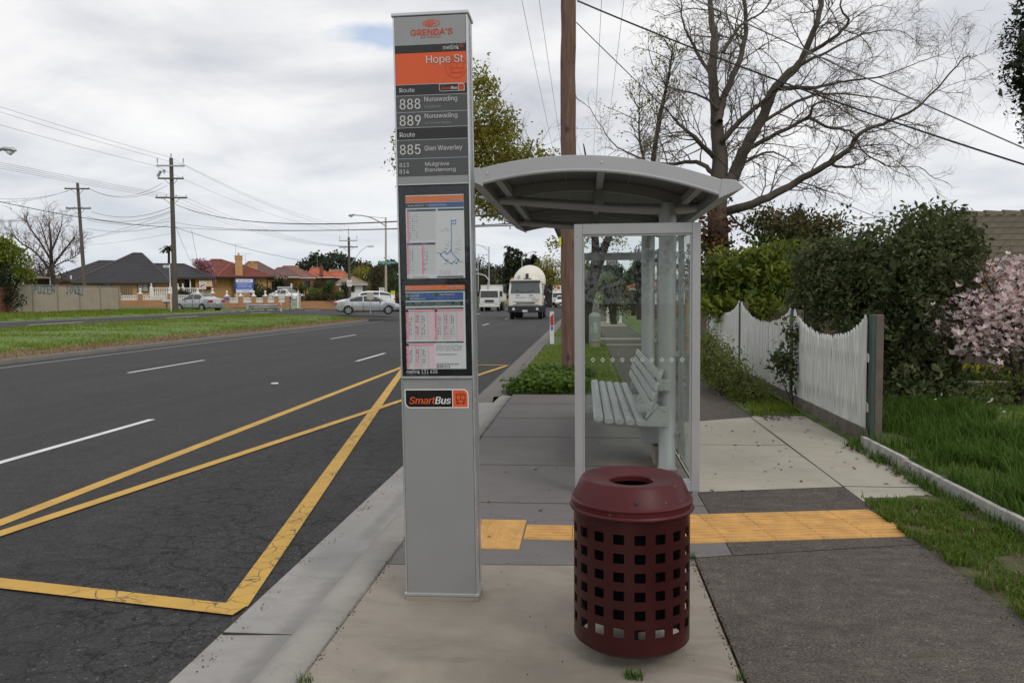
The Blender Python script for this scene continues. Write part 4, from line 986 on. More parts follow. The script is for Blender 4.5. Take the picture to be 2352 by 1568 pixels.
mb.build('trellis', m_blind, h1)
mb = MB()
for k in range(7): c = lerp(279, 303, k / 6); mb.bb(f.x(c) - .055, f.x(c) + .055, -.4, -.34, f.z(690), f.z(656.5 + (k % 2) * .8))
mb.build('side_gate', m_paling, h1)
MB().cyl((f.x(166), 2.2, f.z(640)), (f.x(166), 2.2, f.z(632)), .09, n=8).build('vent_pipe', m_plaster, h1)
# porch balustrade of the house
def finial(mb, x, y, z, h):
    mb.lathe([(.62 * h * .5, 0), (.62 * h * .5, .08 * h), (.2 * h, .18 * h), (.12 * h, .42 * h), (.08 * h, .5 * h), (.19 * h, .62 * h), (.22 * h, .76 * h), (.15 * h, .92 * h), (0, h)], 12, (x, y, z))
def balusters(mb, x0, x1, y, z0, z1, n, flat=False):
    mb.bb(x0, x1, y - .09, y + .09, z1 - .09, z1); mb.bb(x0, x1, y - .08, y + .08, z0, z0 + .07); h = z1 - z0 - .16
    for k in range(n): mb.lathe([(.05, 0), (.045, .15 * h), (.075, .35 * h), (.05, .6 * h), (.035, .75 * h), (.055, h)], 8, (lerp(x0, x1, (k + .5) / n), y, z0 + .07))
P0 = [348, 392, 412, 424, 462]
for a, b in zip(P0, P0[1:]): mb = MB(); balusters(mb, f.x(a + 2), f.x(b - 2), -.9 if a < 400 else .6, f.z(683), f.z(661), max(2, int((b - a) / 5))); mb.build('porch_balustrade', m_plaster, h1)
for p in P0[:4]:
    mb = MB(); y_ = -.9 if p < 400 else .6; mb.bb(f.x(p) - .16, f.x(p) + .16, y_ - .16, y_ + .16, f.z(684), f.z(660)); finial(mb, f.x(p), y_, f.z(660), .42); mb.build('porch_pier', m_plaster, h1)
f = Fr(97, 66); cp = thing('carport', 'low carport with cream fascia behind the beige steel fence', 'carport', f.loc(), f.phi)
mb = MB(); mb.bb(f.x(50), f.x(142), 0, 5, f.z(637), f.z(634)); mb.build('roof', m_galv, cp); MB().bb(f.x(50), f.x(142), -.08, -.01, f.z(639.5), f.z(633)).build('fascia', m_cream, cp)
for p in (52, 117): MB().bb(f.x(p) - .05, f.x(p) + .05, .05, .15, 0, f.z(639.5)).build('post', m_fasciaw, cp)
MB().bb(f.x(55), f.x(140), 4.6, 4.8, 0, f.z(637)).build('rear_wall', m_fascia, cp)

f = Fr(550, 92); h2 = thing('brick_house', 'house with dark red tiled roof and tall yellow chimney behind the blue signboard', 'house', f.loc(), f.phi)
hip(f.x(440), f.x(634), 0, 11, f.z(635), f.z(592), f.x(486), f.x(508), h2, m_tiler, m_ridger, m_fascia)
hip(f.x(500), f.x(632), -.6, 6, f.z(635), f.z(605), f.x(530), f.x(552), h2, m_tiler, m_ridger, m_fascia)
mb = MB(); mb.bb(f.x(455), f.x(538), .8, 10, -.5, f.z(636)); mb.bb(f.x(538), f.x(614), .2, 10, -.5, f.z(636)); mb.build('wall', m_ybrick, h2)
window(h2, f.x(536), f.x(543), f.z(672), f.z(640), .15, m_wdark, None, 0); window(h2, f.x(568), f.x(588), f.z(672), f.z(640), .15, m_wdark)
chimney(h2, f.x(542), f.x(559), -.3, .8, f.z(640), f.z(589), m_ybrick); antenna(h2, f.x(544), 4, f.z(600), 2.3); antenna(h2, f.x(567), 6, f.z(606), 1.55, 1.4)
f = Fr(600, 108); h3 = thing('brick_house', 'house with purple brown tiled roof and squat yellow chimney beyond the dark red roof', 'house', f.loc(), f.phi)
hip(f.x(530), f.x(662), 0, 12, f.z(637), f.z(597), f.x(572), f.x(594), h3, m_tilep, m_ridger, m_fasciaw); MB().bb(f.x(540), f.x(652), .8, 11, -.5, f.z(638)).build('wall', m_ybrick, h3)
chimney(h3, f.x(571), f.x(593), .6, 1.5, f.z(626), f.z(605.5), m_ybrick); window(h3, f.x(625), f.x(640), f.z(668), f.z(645), .75, m_wdark); window(h3, f.x(606), f.x(616), f.z(668), f.z(645), .75, m_wdark)
f = Fr(680, 124); h4 = thing('brick_house', 'house with pale brown tiled roof and red ridge lines in the row', 'house', f.loc(), f.phi)
hip(f.x(625), f.x(728), 0, 12, f.z(637), f.z(608), f.x(652), f.x(678), h4, m_tileo, m_ridger, m_fasciaw); hip(f.x(610), f.x(690), -2, 6, f.z(636), f.z(614), f.x(640), f.x(664), h4, m_tilep, m_ridger, m_fasciaw)
MB().bb(f.x(630), f.x(722), .8, 11, -.5, f.z(638)).build('wall', m_obrick, h4); window(h4, f.x(700), f.x(714), f.z(662), f.z(645), .75, m_wdark)
f = Fr(745, 140); h5 = thing('brick_house', 'house with bright terracotta tiled roof and red brick chimney', 'house', f.loc(), f.phi)
hip(f.x(702), f.x(772), 0, 11, f.z(636), f.z(612.5), f.x(716), f.x(732), h5, m_tiled, m_tiled, m_fasciaw); hip(f.x(748), f.x(800), 2, 10, f.z(636), f.z(621), f.x(762), f.x(795), h5, m_tiled, m_tiled, m_fasciaw)
MB().bb(f.x(708), f.x(795), 2.8, 9, -.5, f.z(636)).build('wall', m_rbrick, h5); chimney(h5, f.x(735), f.x(744), -.2, .8, f.z(632), f.z(612.5), m_rbrick); chimney(h5, f.x(757), f.x(763), 5, 6, f.z(630), f.z(620), m_ybrick)
antenna(h5, f.x(730), 4, f.z(616), 2.6, 1.6); window(h5, f.x(752), f.x(770), f.z(656), f.z(640), 2.75, m_wdark)
f = Fr(775, 190); h6 = thing('brick_house', 'small distant house with tan tiled roof behind the terracotta roof', 'house', f.loc(), f.phi); hip(f.x(752), f.x(800), 0, 8, f.z(630), f.z(618), f.x(764), f.x(780), h6, m_tileg, m_tileg, m_fasciaw); MB().bb(f.x(756), f.x(796), .6, 7, -.5, f.z(630)).build('wall', m_ybrick, h6)
f = Fr(825, 105); h7 = thing('rendered_house', 'small white walled house with weathered tan roof behind the speed sign', 'house', f.loc(), f.phi)
hip(f.x(772), f.x(846), 0, 9, f.z(652), f.z(634), f.x(790), f.x(812), h7, m_tileg, m_tileg, m_fasciaw); mb = MB(); mb.bb(f.x(780), f.x(833), .7, 8, -.5, f.z(653)); mb.build('wall', m_plaster, h7)
window(h7, f.x(834), f.x(842), f.z(672), f.z(655), .9, m_wdark, None, 0); window(h7, f.x(800), f.x(815), f.z(670), f.z(656), .65, m_wdark)

# ------------------------------------------------------------------ balustraded front walls
def low_wall(name, label, px0, Y, piers, yb, yw, yt, solid_from=99, plaque=False):
    f = Fr(px0, Y); t = thing(name, label, 'wall', f.loc(), f.phi); z0 = f.z(yb)
    for a, b in zip(piers, piers[1:]):
        MB().bb(f.x(a) + .2, f.x(b) - .2, -.11, .11, -.4, f.z(yw)).build('brick_base', m_obrick, t); mb = MB(); i = piers.index(a)
        if i < solid_from: balusters(mb, f.x(a) + .2, f.x(b) - .2, 0, f.z(yw) + .003, f.z(yt), max(4, int((b - a) / 4.6)))
        else:
            mb.bb(f.x(a) + .2, f.x(b) - .2, -.1, .1, f.z(yt) - .1, f.z(yt)); mb.bb(f.x(a) + .2, f.x(b) - .2, -.02, .04, f.z(yw) + .08, f.z(yt) - .1); mb.bb(f.x(a) + .2, f.x(b) - .2, -.09, .09, f.z(yw) + .003, f.z(yw) + .08)
            for q in (-.05, .0): mb.bb(f.x(a) + .25, f.x(b) - .25, q - .02, q, f.z(yw) + .1 + (q + .05) * 2, f.z(yw) + .14 + (q + .05) * 2)
        mb.build('balustrade', m_plaster, t)
    for p in piers:
        MB().bb(f.x(p) - .2, f.x(p) + .2, -.2, .2, -.4, f.z(yt) + .12).build('pier', m_obrick, t)
        mb = MB(); mb.bb(f.x(p) - .25, f.x(p) + .25, -.25, .25, f.z(yt) + .12, f.z(yt) + .19); finial(mb, f.x(p), 0, f.z(yt) + .19, .5); mb.build('finial', m_plaster, t, smooth=True)
    if plaque: MB().bb(f.x(piers[0]) - .19, f.x(piers[0]) + .19, -.23, -.203, f.z(688), f.z(683)).build('plaque', m_sblue, t)
    return t
low_wall('balustrade_wall', 'orange brick wall with white balusters in front of the charcoal roofed house', 380, 74, [274, 323, 390, 456, 491], 701, 688.5, 677.5)
low_wall('balustrade_wall', 'stepped orange brick wall with white panels and a small blue plaque', 590, 73, [522, 553, 583, 609.5, 635, 660], 709, 695, 683.5, 1, True)
f = Fr(735, 78); t = thing('retaining_wall', 'low tan brick garden wall under the pink flowering hedge', 'wall', f.loc(), f.phi); MB().bb(f.x(691), f.x(775), -.12, .12, -.3, f.z(691)).build('brickwork', m_obrick, t); MB().bb(f.x(684), f.x(691), -.2, .2, -.3, f.z(672)).build('end_pier', m_cream, t)
f = Fr(675, 76); t = thing('driveway_gate', 'white framed driveway gate between brick pier and garden wall', 'gate', f.loc(), f.phi)
mb = MB(); mb.bb(f.x(668), f.x(684), -.03, .03, f.z(692), f.z(690.5)); mb.bb(f.x(668), f.x(684), -.03, .03, f.z(707), f.z(705.5))
for k in range(8): c = lerp(668.5, 683.5, k / 7); mb.bb(f.x(c) - .015, f.x(c) + .015, -.02, .02, f.z(705.5), f.z(692))
mb.build('gate_frame', m_plaster, t); mb = MB(); mb.prism([(f.x(682), f.z(708)), (f.x(685), f.z(708)), (f.x(686.5), f.z(668)), (f.x(684.5), f.z(666)), (f.x(682), f.z(682))], (0, -.1, 0), (1, 0, 0), (0, 0, 1), (0, .2, 0)); mb.build('gate_post', m_plaster, t)

# ------------------------------------------------------------------ roadside furniture on the far side
def post_sign(name, label, cat, px, Y, y_base, w_px, y0, y1, face, draw=None, post=m_galv, pw=.03, back=False):
    f = Fr(px, Y); b = f.loc(); z0 = f.z(y_base); f.zb += z0; t = thing(name, label, cat, (f.X, f.Y, f.zb), f.phi)
    z0, z1 = f.z(y1), f.z(y0); w = w_px * f.sx / 2
    MB().cyl((0, .04, 0), (0, .04, z1 + (-.05 if not back else -.02)), pw, n=8).build('post', post, t)
    pl = MB().bb(-w, w, -.01, .01, z0, z1).build('sign_face', face, t, bevel=.004)
    if draw: draw(pl, w, z0, z1)
    return t
f = Fr(562, 74); sb = thing('signboard', 'blue and white clinic signboard on posts in front of the dark red roof', 'signboard', f.loc(), f.phi)
x0, x1 = f.x(542), f.x(582.5)
for xx in (x0 + .08, x1 - .08): MB().bb(xx - .05, xx + .05, .03, .12, 0, f.z(640)).build('post', m_plaster, sb)
MB().bb(x0, x1, -.02, .03, f.z(672.7), f.z(640)).build('board', m_sblue, sb)
mb = MB(); mb.m(0).bb(x0 + .03, x1 - .03, -.026, -.02, f.z(648.5), f.z(641.2)); mb.bb(x0 + .03, x1 - .03, -.026, -.02, f.z(672), f.z(665.3))
mb.m(1); text(mb, "DR. IAN CHEN", f.x(548), f.x(576), f.z(646.8), f.z(643), -.029); text(mb, "9574 8363", f.x(550), f.x(575), f.z(670.5), f.z(666.8), -.029)
mb.m(2); text(mb, "CHIROPRACTIC", f.x(545), f.x(578.5), f.z(654.2), f.z(650), -.024); text(mb, "ACUPUNCTURE", f.x(546), f.x(578.5), f.z(660), f.z(655.8), -.024); text(mb, "HEALTH & WELLBEING CENTRE", f.x(543.5), f.x(581), f.z(664.2), f.z(662), -.024)
mb.build('lettering', [m_white, m_sblue, m_ink], sb)
def ring_sign(inner):
    def dr(pl, w, z0, z1):
        zc = (z0 + z1) / 2; r0, r1 = min(w, (z1 - z0) / 2) * .86, min(w, (z1 - z0) / 2) * .70; a = ellipse(0, zc, r0, r0, 28); b = ellipse(0, zc, r1, r1, 28)
        mb = MB(); mb.m(0).add([(p[0], -.0125, p[1]) for p in a + b], [(k, (k + 1) % 28, 28 + (k + 1) % 28, 28 + k) for k in range(28)])
        mb.m(1); inner(mb, zc, r1); mb.build('symbol', [m_sred, m_blk], pl)
    return dr
def no_uturn(mb, zc, r):
    mb.box((0, -.0130, zc), (r * 1.9, .002, r * .28), M4=Matrix.Rotation(R(-35), 4, 'Y')); mb.box((.0, -.0140, zc + r * .1), (r * 1.2, .002, r * .35)); mb.box((-r * .35, -.0140, zc - r * .2), (r * .3, .002, r * .5))
post_sign('road_sign', 'square white no entry for trucks sign above the silver sedan', 'road sign', 466, 66, 712, 16, 648, 664, m_white, ring_sign(no_uturn))
def seventy(mb, zc, r): text(mb, "70", -r * .62, r * .62, zc - r * .42, zc + r * .42, -.0125)
post_sign('speed_sign', 'white speed limit 70 sign fixed to the third timber pole', 'speed sign', 803.5, 88.9, 700, 10.6, 643, 657.8, m_white, ring_sign(seventy), m_timber, .04)
def form2(pl, w, z0, z1):
    mb = MB(); h = z1 - z0; text(mb, "FORM", -w * .7, w * .7, z0 + h * .70, z0 + h * .86, -.0125); text(mb, "2", -w * .25, w * .25, z0 + h * .38, z0 + h * .60, -.0125); text(mb, "LANES", -w * .75, w * .75, z0 + h * .12, z0 + h * .28, -.0125); mb.build('lettering', m_blk, pl)
post_sign('road_sign', 'white road sign reading form 2 lanes behind the white wagon', 'road sign', 877, 76, 706, 12.4, 660.5, 676, m_white, form2)
def half(pl, w, z0, z1):
    h = z1 - z0; mb = MB(); mb.m(0).bb(-w, w, -.016, -.0101, z0 + h * .46, z1); mb.m(1); text(mb, "KEEP CLEAR", -w * .8, w * .8, z0 + h * .76, z0 + h * .88, -.018); text(mb, "STREET", -w * .6, w * .6, z0 + h * .57, z0 + h * .67, -.018); mb.build('upper_panel', [m_yellow, m_blk], pl)
post_sign('road_sign', 'small yellow over white roadside notice just left of the stop pillar', 'road sign', 902.5, 86, 706, 9.4, 667.5, 684, m_white, half)
post_sign('road_sign', 'pale blank back of a road sign on the median nose', 'road sign', 850.5, 53, 720, 15.6, 671, 687.5, m_tan, None, m_galv, .035, True)
post_sign('road_sign', 'narrow white sign on thin post beside the driveway gate', 'road sign', 670, 69, 710, 3.6, 651, 661, m_white)
f = Fr(383, 54.4); t = thing('street_name_sign', 'white street name blade beside the tallest timber pole', 'street sign', (f.X, f.Y, f.zb), f.phi); MB().cyl((f.x(392), .03, 0), (f.x(392), .03, f.z(606)), .03, n=8).build('post', m_plaster, t)
bl_ = MB().bb(f.x(377), f.x(391.5), -.012, .012, f.z(614.6), f.z(609)).build('blade', m_white, t); mb = MB(); text(mb, "STREET", f.x(379), f.x(389), f.z(613.4), f.z(610.4), -.015); mb.build('lettering', m_blk, bl_)
f = Fr(382, 58); t = thing('letterbox', 'grey drum letterbox on a post left of the silver sedan', 'letterbox', (f.X, f.Y, f.zb), f.phi); mb = MB(); mb.tube([(f.x(373), 0, f.z(693)), (f.x(391), 0, f.z(692))], .16, 14, True, .8); mb.build('box', m_galv, t, smooth=True); MB().bb(-.05, .05, -.05, .05, 0, f.z(694)).build('post', m_timber, t)
f = Fr(602, 66); t = thing('guard_rail', 'short galvanised guard rail on the grass before the stepped brick wall', 'guard rail', (f.X, f.Y, f.zb - .05), f.phi)
zc = f.z(702.5); mb = MB(); prof = [(-.04, .16), (-.10, .12), (-.10, .07), (-.02, .02), (-.02, -.02), (-.10, -.07), (-.10, -.12), (-.04, -.16)]
for a, b in zip(prof, prof[1:]): mb.quad((f.x(567), a[0], zc + a[1]), (f.x(638), a[0], zc + a[1]), (f.x(638), b[0], zc + b[1]), (f.x(567), b[0], zc + b[1]))
o = mb.build('rail', m_galv, t, smooth=True); o.modifiers.new('s', 'SOLIDIFY').thickness = .01
MB().lathe([(.13, -.2), (.13, .2)], 14, (f.x(568), .0, zc)).build('end_terminal', m_galv, t, smooth=True)
for p in (580, 609, 634): MB().bb(f.x(p) - .06, f.x(p) + .06, -.02, .1, 0, zc + .1).build('post', m_timber, t)
def marker(name, label, px, Y, h, red=True):
    b = base(px, Y); t = thing(name, label, 'guide post', b); MB().bb(-.05, .05, -.012, .012, 0, h).build('post', m_white, t)
    mb = MB(); mb.prism([(-.04, h - .42), (.04, h - .42), (.04, h - .06), (-.04, h - .16)], (0, -.016, 0), (1, 0, 0), (0, 0, 1), (0, .003, 0)); mb.build('red_band', m_sred, t); MB().bb(-.025, .025, -.0165, -.013, h - .56, h - .44).build('blue_reflector', m_sblue, t); return t
marker('guide_post', 'small white guide post with red top beside the guard rail', 645, 66, .72)
gp = marker('guide_post', 'large white guide post with red band by the kerb before the brown pole', 1268, 24.5, .98); gp.location.x = D(1268, 780, 24.5).x; gp.location.z = 0.01; gp.scale = (1.3, 1, 1.04)

# ------------------------------------------------------------------ timber poles, street lamps
def lean(p0, p1, zz): t = (zz - p0.z) / (p1.z - p0.z); return p0.lerp(p1, t)
def insul(mb, p, h=.22, r=.05): mb.lathe([(.015, 0), (.015, h * .4), (r, h * .45), (r * .7, h * .65), (r, h * .7), (r * .6, h), (0, h)], 8, tuple(p))
def pole_thing(name, label, b, tp, r0, r1, arms, mat, axis, extra=None, n=12):
    """arms: (height, half length, insulators, up, material); axis: unit vector along the arms"""
    t = thing(name, label, 'power pole', b); b = Vector(b); tp = Vector(tp); mb = MB(); K = 10
    mb.tube([b.lerp(tp, k / K) + Vector((0, 0, -.3 if k == 0 else 0)) for k in range(K + 1)], [lerp(r0, r1, k / K) for k in range(K + 1)], n); mb.build('pole', mat, t, True, smooth=True)
    for z, hl, ni, up, am in arms:
        c = lean(b, tp, z); off = Vector((axis.y, -axis.x, 0)) * (r1 + .06); mb = MB(); ang = math.atan2(axis.y, axis.x)
        mb.box(tuple(c + off), (2 * hl, .09, .11), ang); a_ = mb.build('cross_arm', am, t, True)
        mb = MB()
        for k in range(ni): insul(mb, c + off + axis * lerp(-hl + .08, hl - .08, k / max(1, ni - 1)) + Vector((0, 0, .05)), up, .05)
        if ni: mb.build('insulators', m_galv, a_, True)
        if am is not m_galv:
            mb = MB()
            for s_ in (-1, 1): mb.cyl(c + off + axis * s_ * hl * .55, c + Vector((0, 0, -.55)), .02, n=5)
            mb.build('brace', m_galv, t, True)
    return t
ax0 = Vector((1, .0, 0)); axl = Vector((math.cos(R(12)), math.sin(R(12)), 0))
Y2 = 55; b2 = base(402, Y2); t2 = D(393, 364, Y2)
def zp(y, Y): return D(393, y, Y).z
p2 = pole_thing('power_pole', 'tallest timber power pole with two cross arms at the corner of the far grass', b2, t2, .20, .13, [(zp(382, Y2), .98, 2, .5, m_galv), (zp(411, Y2), .9, 2, .12, m_timber), (zp(455, Y2), 1.1, 4, .16, m_timber)], m_timber, axl)
mb = MB(); mb.cyl(D(392, 405, Y2) - Vector((1.0, 0, 0)), D(392, 392, Y2) - Vector((.75, 0, 0)), .10, n=10); insul(mb, D(377, 402, Y2), .4, .12); mb.build('switch_gear', m_galv, p2, True)
Y1 = 62; b1 = base(197, Y1); t1 = D(178, 420, Y1)
def z1p(y): return D(185, y, Y1).z
pole_thing('power_pole', 'leaning timber power pole standing behind the beige steel fence', b1, t1, .17, .11, [(z1p(434), .98, 2, .05, m_timber), (z1p(479), .98, 4, .1, m_timber)], m_timber, axl)
Y3 = 90; b3 = base(803, Y3); t3 = D(801, 545, Y3)
p3_ = pole_thing('power_pole', 'distant timber power pole with high steel arm beyond the parked white wagon', b3, t3, .19, .13, [(D(801, 553, Y3).z, 1.1, 2, .55, m_galv), (D(801, 568, Y3).z, 1.12, 4, .15, m_timber)], m_timber, ax0)
mb = MB(); tp_ = D(801, 545, Y3); mb.cyl(tp_, tp_ + Vector((0, 0, .75)), .05, n=8); insul(mb, tp_ + Vector((0, 0, .6)), .5, .06); mb.build('top_insulator', m_galv, p3_, True)
mb = MB(); mb.tube([D(803, 610, Y3), D(828, 577, Y3), D(842, 566, Y3), D(848, 565, Y3)], .03, 6); am_ = mb.build('lamp_arm', m_galv, p3_, True)
mb = MB(); mb.box(tuple(D(851, 565.5, Y3)), (.75, .3, .18)); mb.build('lamp_head', m_lampg, am_, True, bevel=.05)
mb = MB(); mb.cyl(t2, t2 + Vector((0, 0, .05)), .1, n=8); mb.cyl(t2, D(393, 360, Y2), .05, n=8); insul(mb, D(393, 362, Y2), .3, .06); mb.build('top_insulator', m_galv, p2, True)
# near brown pole beside the shelter
YP = 14.6; bp = G(1306, 866); tpz = 9.6; bp.z = 0
tp2 = Vector((bp.x + .03, bp.y, tpz))
t = thing('power_pole', 'thick brown timber power pole rising behind the bus shelter roof', 'power pole', bp)
mb = MB(); K = 40; pts = []; rad = []
for k in range(K + 1):
    u = k / K; z = u * tpz; pts.append((lerp(bp.x, tp2.x, u) + .006 * math.sin(z * 2.1) + .004 * math.sin(z * 5.3), bp.y, z - (.3 if k == 0 else 0))); rad.append(lerp(.135, .148, u * .6) + .006 * math.exp(-((z - 4.72) / .12) ** 2) + .003 * math.sin(z * 7.7) - (.0 if u < .5 else .03 * (u - .5)))
mb.tube(pts, rad, 20); mb.build('pole', m_bpole, t, True, smooth=True)
MB().bb(bp.x - .16, bp.x - .12, bp.y - .12, bp.y - .02, 2.42, 2.58).build('asset_tag', m_yellow, t, True)
ca = MB().box((bp.x, bp.y - .2, 9.05), (2.9, .1, .13)).build('cross_arm', m_timber, t, True)
mb = MB()
for x in (-1.6, -1.16, .43, 1.0): insul(mb, (x, bp.y - .2, 9.1), .2, .05)
mb.build('insulators', m_galv, ca, True)
def lamp(name, label, px, Y, ytop, arm_px, yarm, mat=m_galv, r=.07, y_base=None, green=None, hd=.8):
    b = base(px, Y); tp = D(px, ytop, Y); t = thing(name, label, 'street lamp', b); mb = MB(); mb.cyl(b - Vector((0, 0, .2)), tp, r * 1.25, r * .75, 10); mb.build('pole', mat, t, True, smooth=True)
    e = D(arm_px, yarm, Y); d_ = e - tp; low = tp - Vector((0, 0, abs(d_.x) * .28)); mb = MB()
    P = [low + Vector((d_.x * u, 0, (e.z - low.z) * (1 - (1 - u) ** 2.2))) for u in np.linspace(0, 1, 12)]; mb.tube(P, r * .5, 8); mb.cyl(tp - Vector((0, 0, .05)), P[7], r * .25, n=6); mb.build('arm', mat, t, True, smooth=True)
    s_ = 1 if d_.x > 0 else -1; h = Vector((e.x + s_ * hd * .4, Y, e.z)); mb = MB(); mb.tube([h + Vector((-s_ * hd * .5, 0, .04)), h + Vector((-s_ * hd * .2, 0, .05)), h + Vector((s_ * hd * .35, 0, .0)), h + Vector((s_ * hd * .5, 0, -.04))], [.05, .13, .14, .05], 10, True, .7); hd_ = mb.build('lamp_head', m_galv, t, True, smooth=True)
    mb = MB(); mb.tube([h + Vector((-s_ * hd * .05, 0, -.06)), h + Vector((s_ * hd * .15, 0, -.12)), h + Vector((s_ * hd * .36, 0, -.08))], [.06, .11, .05], 10); mb.build('bowl', m_lampg, hd_, True, smooth=True)
    if green:
        gn = MB().box(tuple(D(889, 602.8, Y - .2)), (1.9, .03, .26)).build('street_name_blade', m_green, t, True); c = D(889, 602.8, Y - .2); mb = MB(); text(mb, "Police Road", c.x - .75, c.x + .75, c.z - .08, c.z + .08, c.y - .02); mb.build('lettering', m_ink, gn, True)
    return t
lamp('street_lamp', 'cream street lamp with green street blade just left of the stop pillar', 886, 78, 500, 816, 494.5, m_cream, .11, green=True)
lamp('street_lamp', 'street lamp whose head only pokes in at the left edge of the view', -150, 31, 330, 2, 345, m_galv, .09, hd=.75)
lamp('street_lamp', 'tall grey street lamp with arm over the road behind the tipper truck', 1123, 100, 567, 1088, 562, m_galv, .08)
lamp('street_lamp', 'grey street lamp with arm pointing right above the mixer drum', 1199, 135, 587, 1224, 579, m_galv, .09)
lamp('street_lamp', 'short grey street lamp right against the stop pillar edge', 1098, 92, 593, 1080, 591, m_galv, .06)
b = base(1124, 98); t = thing('traffic_mast', 'curved grey traffic signal mast arm above the tipper truck', 'traffic mast', b); mb = MB(); mb.tube([b, D(1124, 655, 98), D(1122, 642, 98), D(1114, 633, 98), D(1100, 629, 98), D(1060, 628, 98)], .09, 8); mb.build('mast', m_galv, t, True, smooth=True)
mb = MB(); mb.bb(-.2, .2, -.15, .15, -.6, .6); s_ = mb.build('signal_head', m_blkm, t); s_.location = D(1062, 632, 98) - b
b = base(1331, 70); t = thing('street_sign', 'green street blade on a post seen through the shelter glass', 'street sign', b); MB().cyl(b, D(1331, 585, 70), .06, n=8).build('post', m_galv, t, True); c = D(1343, 590, 70); MB().box(tuple(c), (.9, .03, .2)).build('blade', m_green, t, True)
for px, Y, yt in ((1138, 210, 607), (1110, 260, 612), (1099, 170, 603)):
    b = base(px, Y); tp = D(px, yt, Y); t = thing('power_pole', {1138: 'far power pole with white steel arm left of the dark conifers', 1110: 'faintest of the far power poles behind the tipper body', 1099: 'far power pole beside the stop pillar edge above the tipper'}[px], 'power pole', b)
    mb = MB(); mb.cyl(b, tp, .18, .13, 8); mb.build('pole', m_timber, t, True); mb = MB(); mb.box((tp.x, Y - .2, tp.z - .5), (2.4, .12, .14)); mb.cyl((tp.x - 1.1, Y - .2, tp.z - .45), (tp.x - 1.1, Y - .2, tp.z + .1), .07, n=6); mb.cyl((tp.x + 1.1, Y - .2, tp.z - .45), (tp.x + 1.1, Y - .2, tp.z + .1), .07, n=6); mb.build('cross_arm', m_fasciaw, t, True)
# services bollard on the verge
b = G(1366, 800, .01); t = thing('service_bollard', 'stubby grey round topped service bollard on the verge seen through the glass', 'bollard', b)
mb = MB(); mb.lathe([(.15, .0), (.15, .2), (0.15, .2)], 24); mb.build('plinth', m_conc, t, smooth=True)
m_boll = plain('bollard_grey', (.30, .30, .27), .6, .1, 4); mb = MB(); mb.lathe([(.165, .2), (.165, .88), (.172, .885), (.172, .905), (.165, .91), (.15, .96), (.11, 1.0), (.05, 1.02), (0, 1.025)], 28); o = mb.build('body', m_boll, t, smooth=True)
mb = MB(); mb.box((.02, -.164, .6), (.12, .006, .3), M4=None); mb.box((-.09, -.138, .55), (.05, .006, .2), math.radians(-33)); mb.build('faded_sticker', plain('sticker', (.36, .42, .40), .6, .2, 20), o)

# ------------------------------------------------------------------ wires
WIRES = []
def wire(a, b, r, mat, sag, label, group='overhead wires', n=16):
    a, b = Vector(a), Vector(b); mb = MB(); mb.tube([a.lerp(b, k / n) - Vector((0, 0, sag * 4 * (k / n) * (1 - k / n))) for k in range(n + 1)], r, 5)
    o = mb.build('overhead_wire', mat, None, smooth=True); tag(o, label, 'wire', group); return o
rw = .009
for (pa, pb, dx), lb in zip((((393, 362), (801, 520), 0), ((357, 381), (786, 531), -.9), ((421, 379), (817, 530), .9)), ('thin high wire from the top of the tallest timber pole', 'thin high wire from the left insulator of the tallest timber pole', 'thin high wire from the right insulator of the tallest timber pole')):
    A = D(*pa, Y2); wire(A, (A.x + .3, 6, A.z + .25), rw, m_cablel, .5, lb + ' towards the viewer'); wire(A, D(*pb, Y3), rw, m_cablel, .75, lb + ' to the distant pole')
for k in range(4):
    A = D(lerp(360, 424, k / 3), 452, Y2); nm = ('leftmost', 'second', 'third', 'rightmost')[k] + ' low cross arm wire of the tallest timber pole'
    wire(A, (A.x + .4, 7, A.z - .15 - .1 * k), rw * .9, m_cablel, .45, nm + ' to viewer'); wire(A, D(lerp(788, 815, k / 3), 566, Y3), rw * .9, m_cablel, .85, nm + ' to the distant pole')
wire(D(395, 522, Y2), D(-140, 430, 34), .020, m_cable, .35, 'heavy black service cable dipping from the tallest pole to the left edge'); wire(D(399, 521, Y2), D(802, 609, Y3), .016, m_cable, .6, 'heavy black service cable from the tallest pole down to the distant pole')
for (a, b, s_, r), lb in zip((((204, 433), (372, 421), .8, .012), ((209, 436), (384, 426), .75, .012), ((210, 486), (394, 475), .6, .017), ((199, 497), (394, 484), .6, .017), ((200, 506), (394, 508), .3, .013), ((200, 525), (386, 517), .35, .014), ((200, 548), (394, 488), .1, .012), ((200, 549), (394, 500), .1, .010), ((200, 563), (394, 536), .1, .008)), ('topmost slack wire between the leaning pole and the tallest pole', 'second slack wire between the leaning pole and the tallest pole', 'upper of the two thick slack cables between the leaning and tallest poles', 'lower of the two thick slack cables between the leaning and tallest poles', 'nearly level thin wire between the leaning and tallest poles', 'slack thin cable between the two poles meeting the splice', 'steeper of two rising wires from behind the bare tree to the tallest pole', 'flatter of two rising wires from behind the bare tree to the tallest pole', 'faint lowest rising wire above the charcoal roof')):
    wire(D(*a, Y1), D(*b, Y2), r, m_cable if r > .02 else m_cablel, s_, lb)
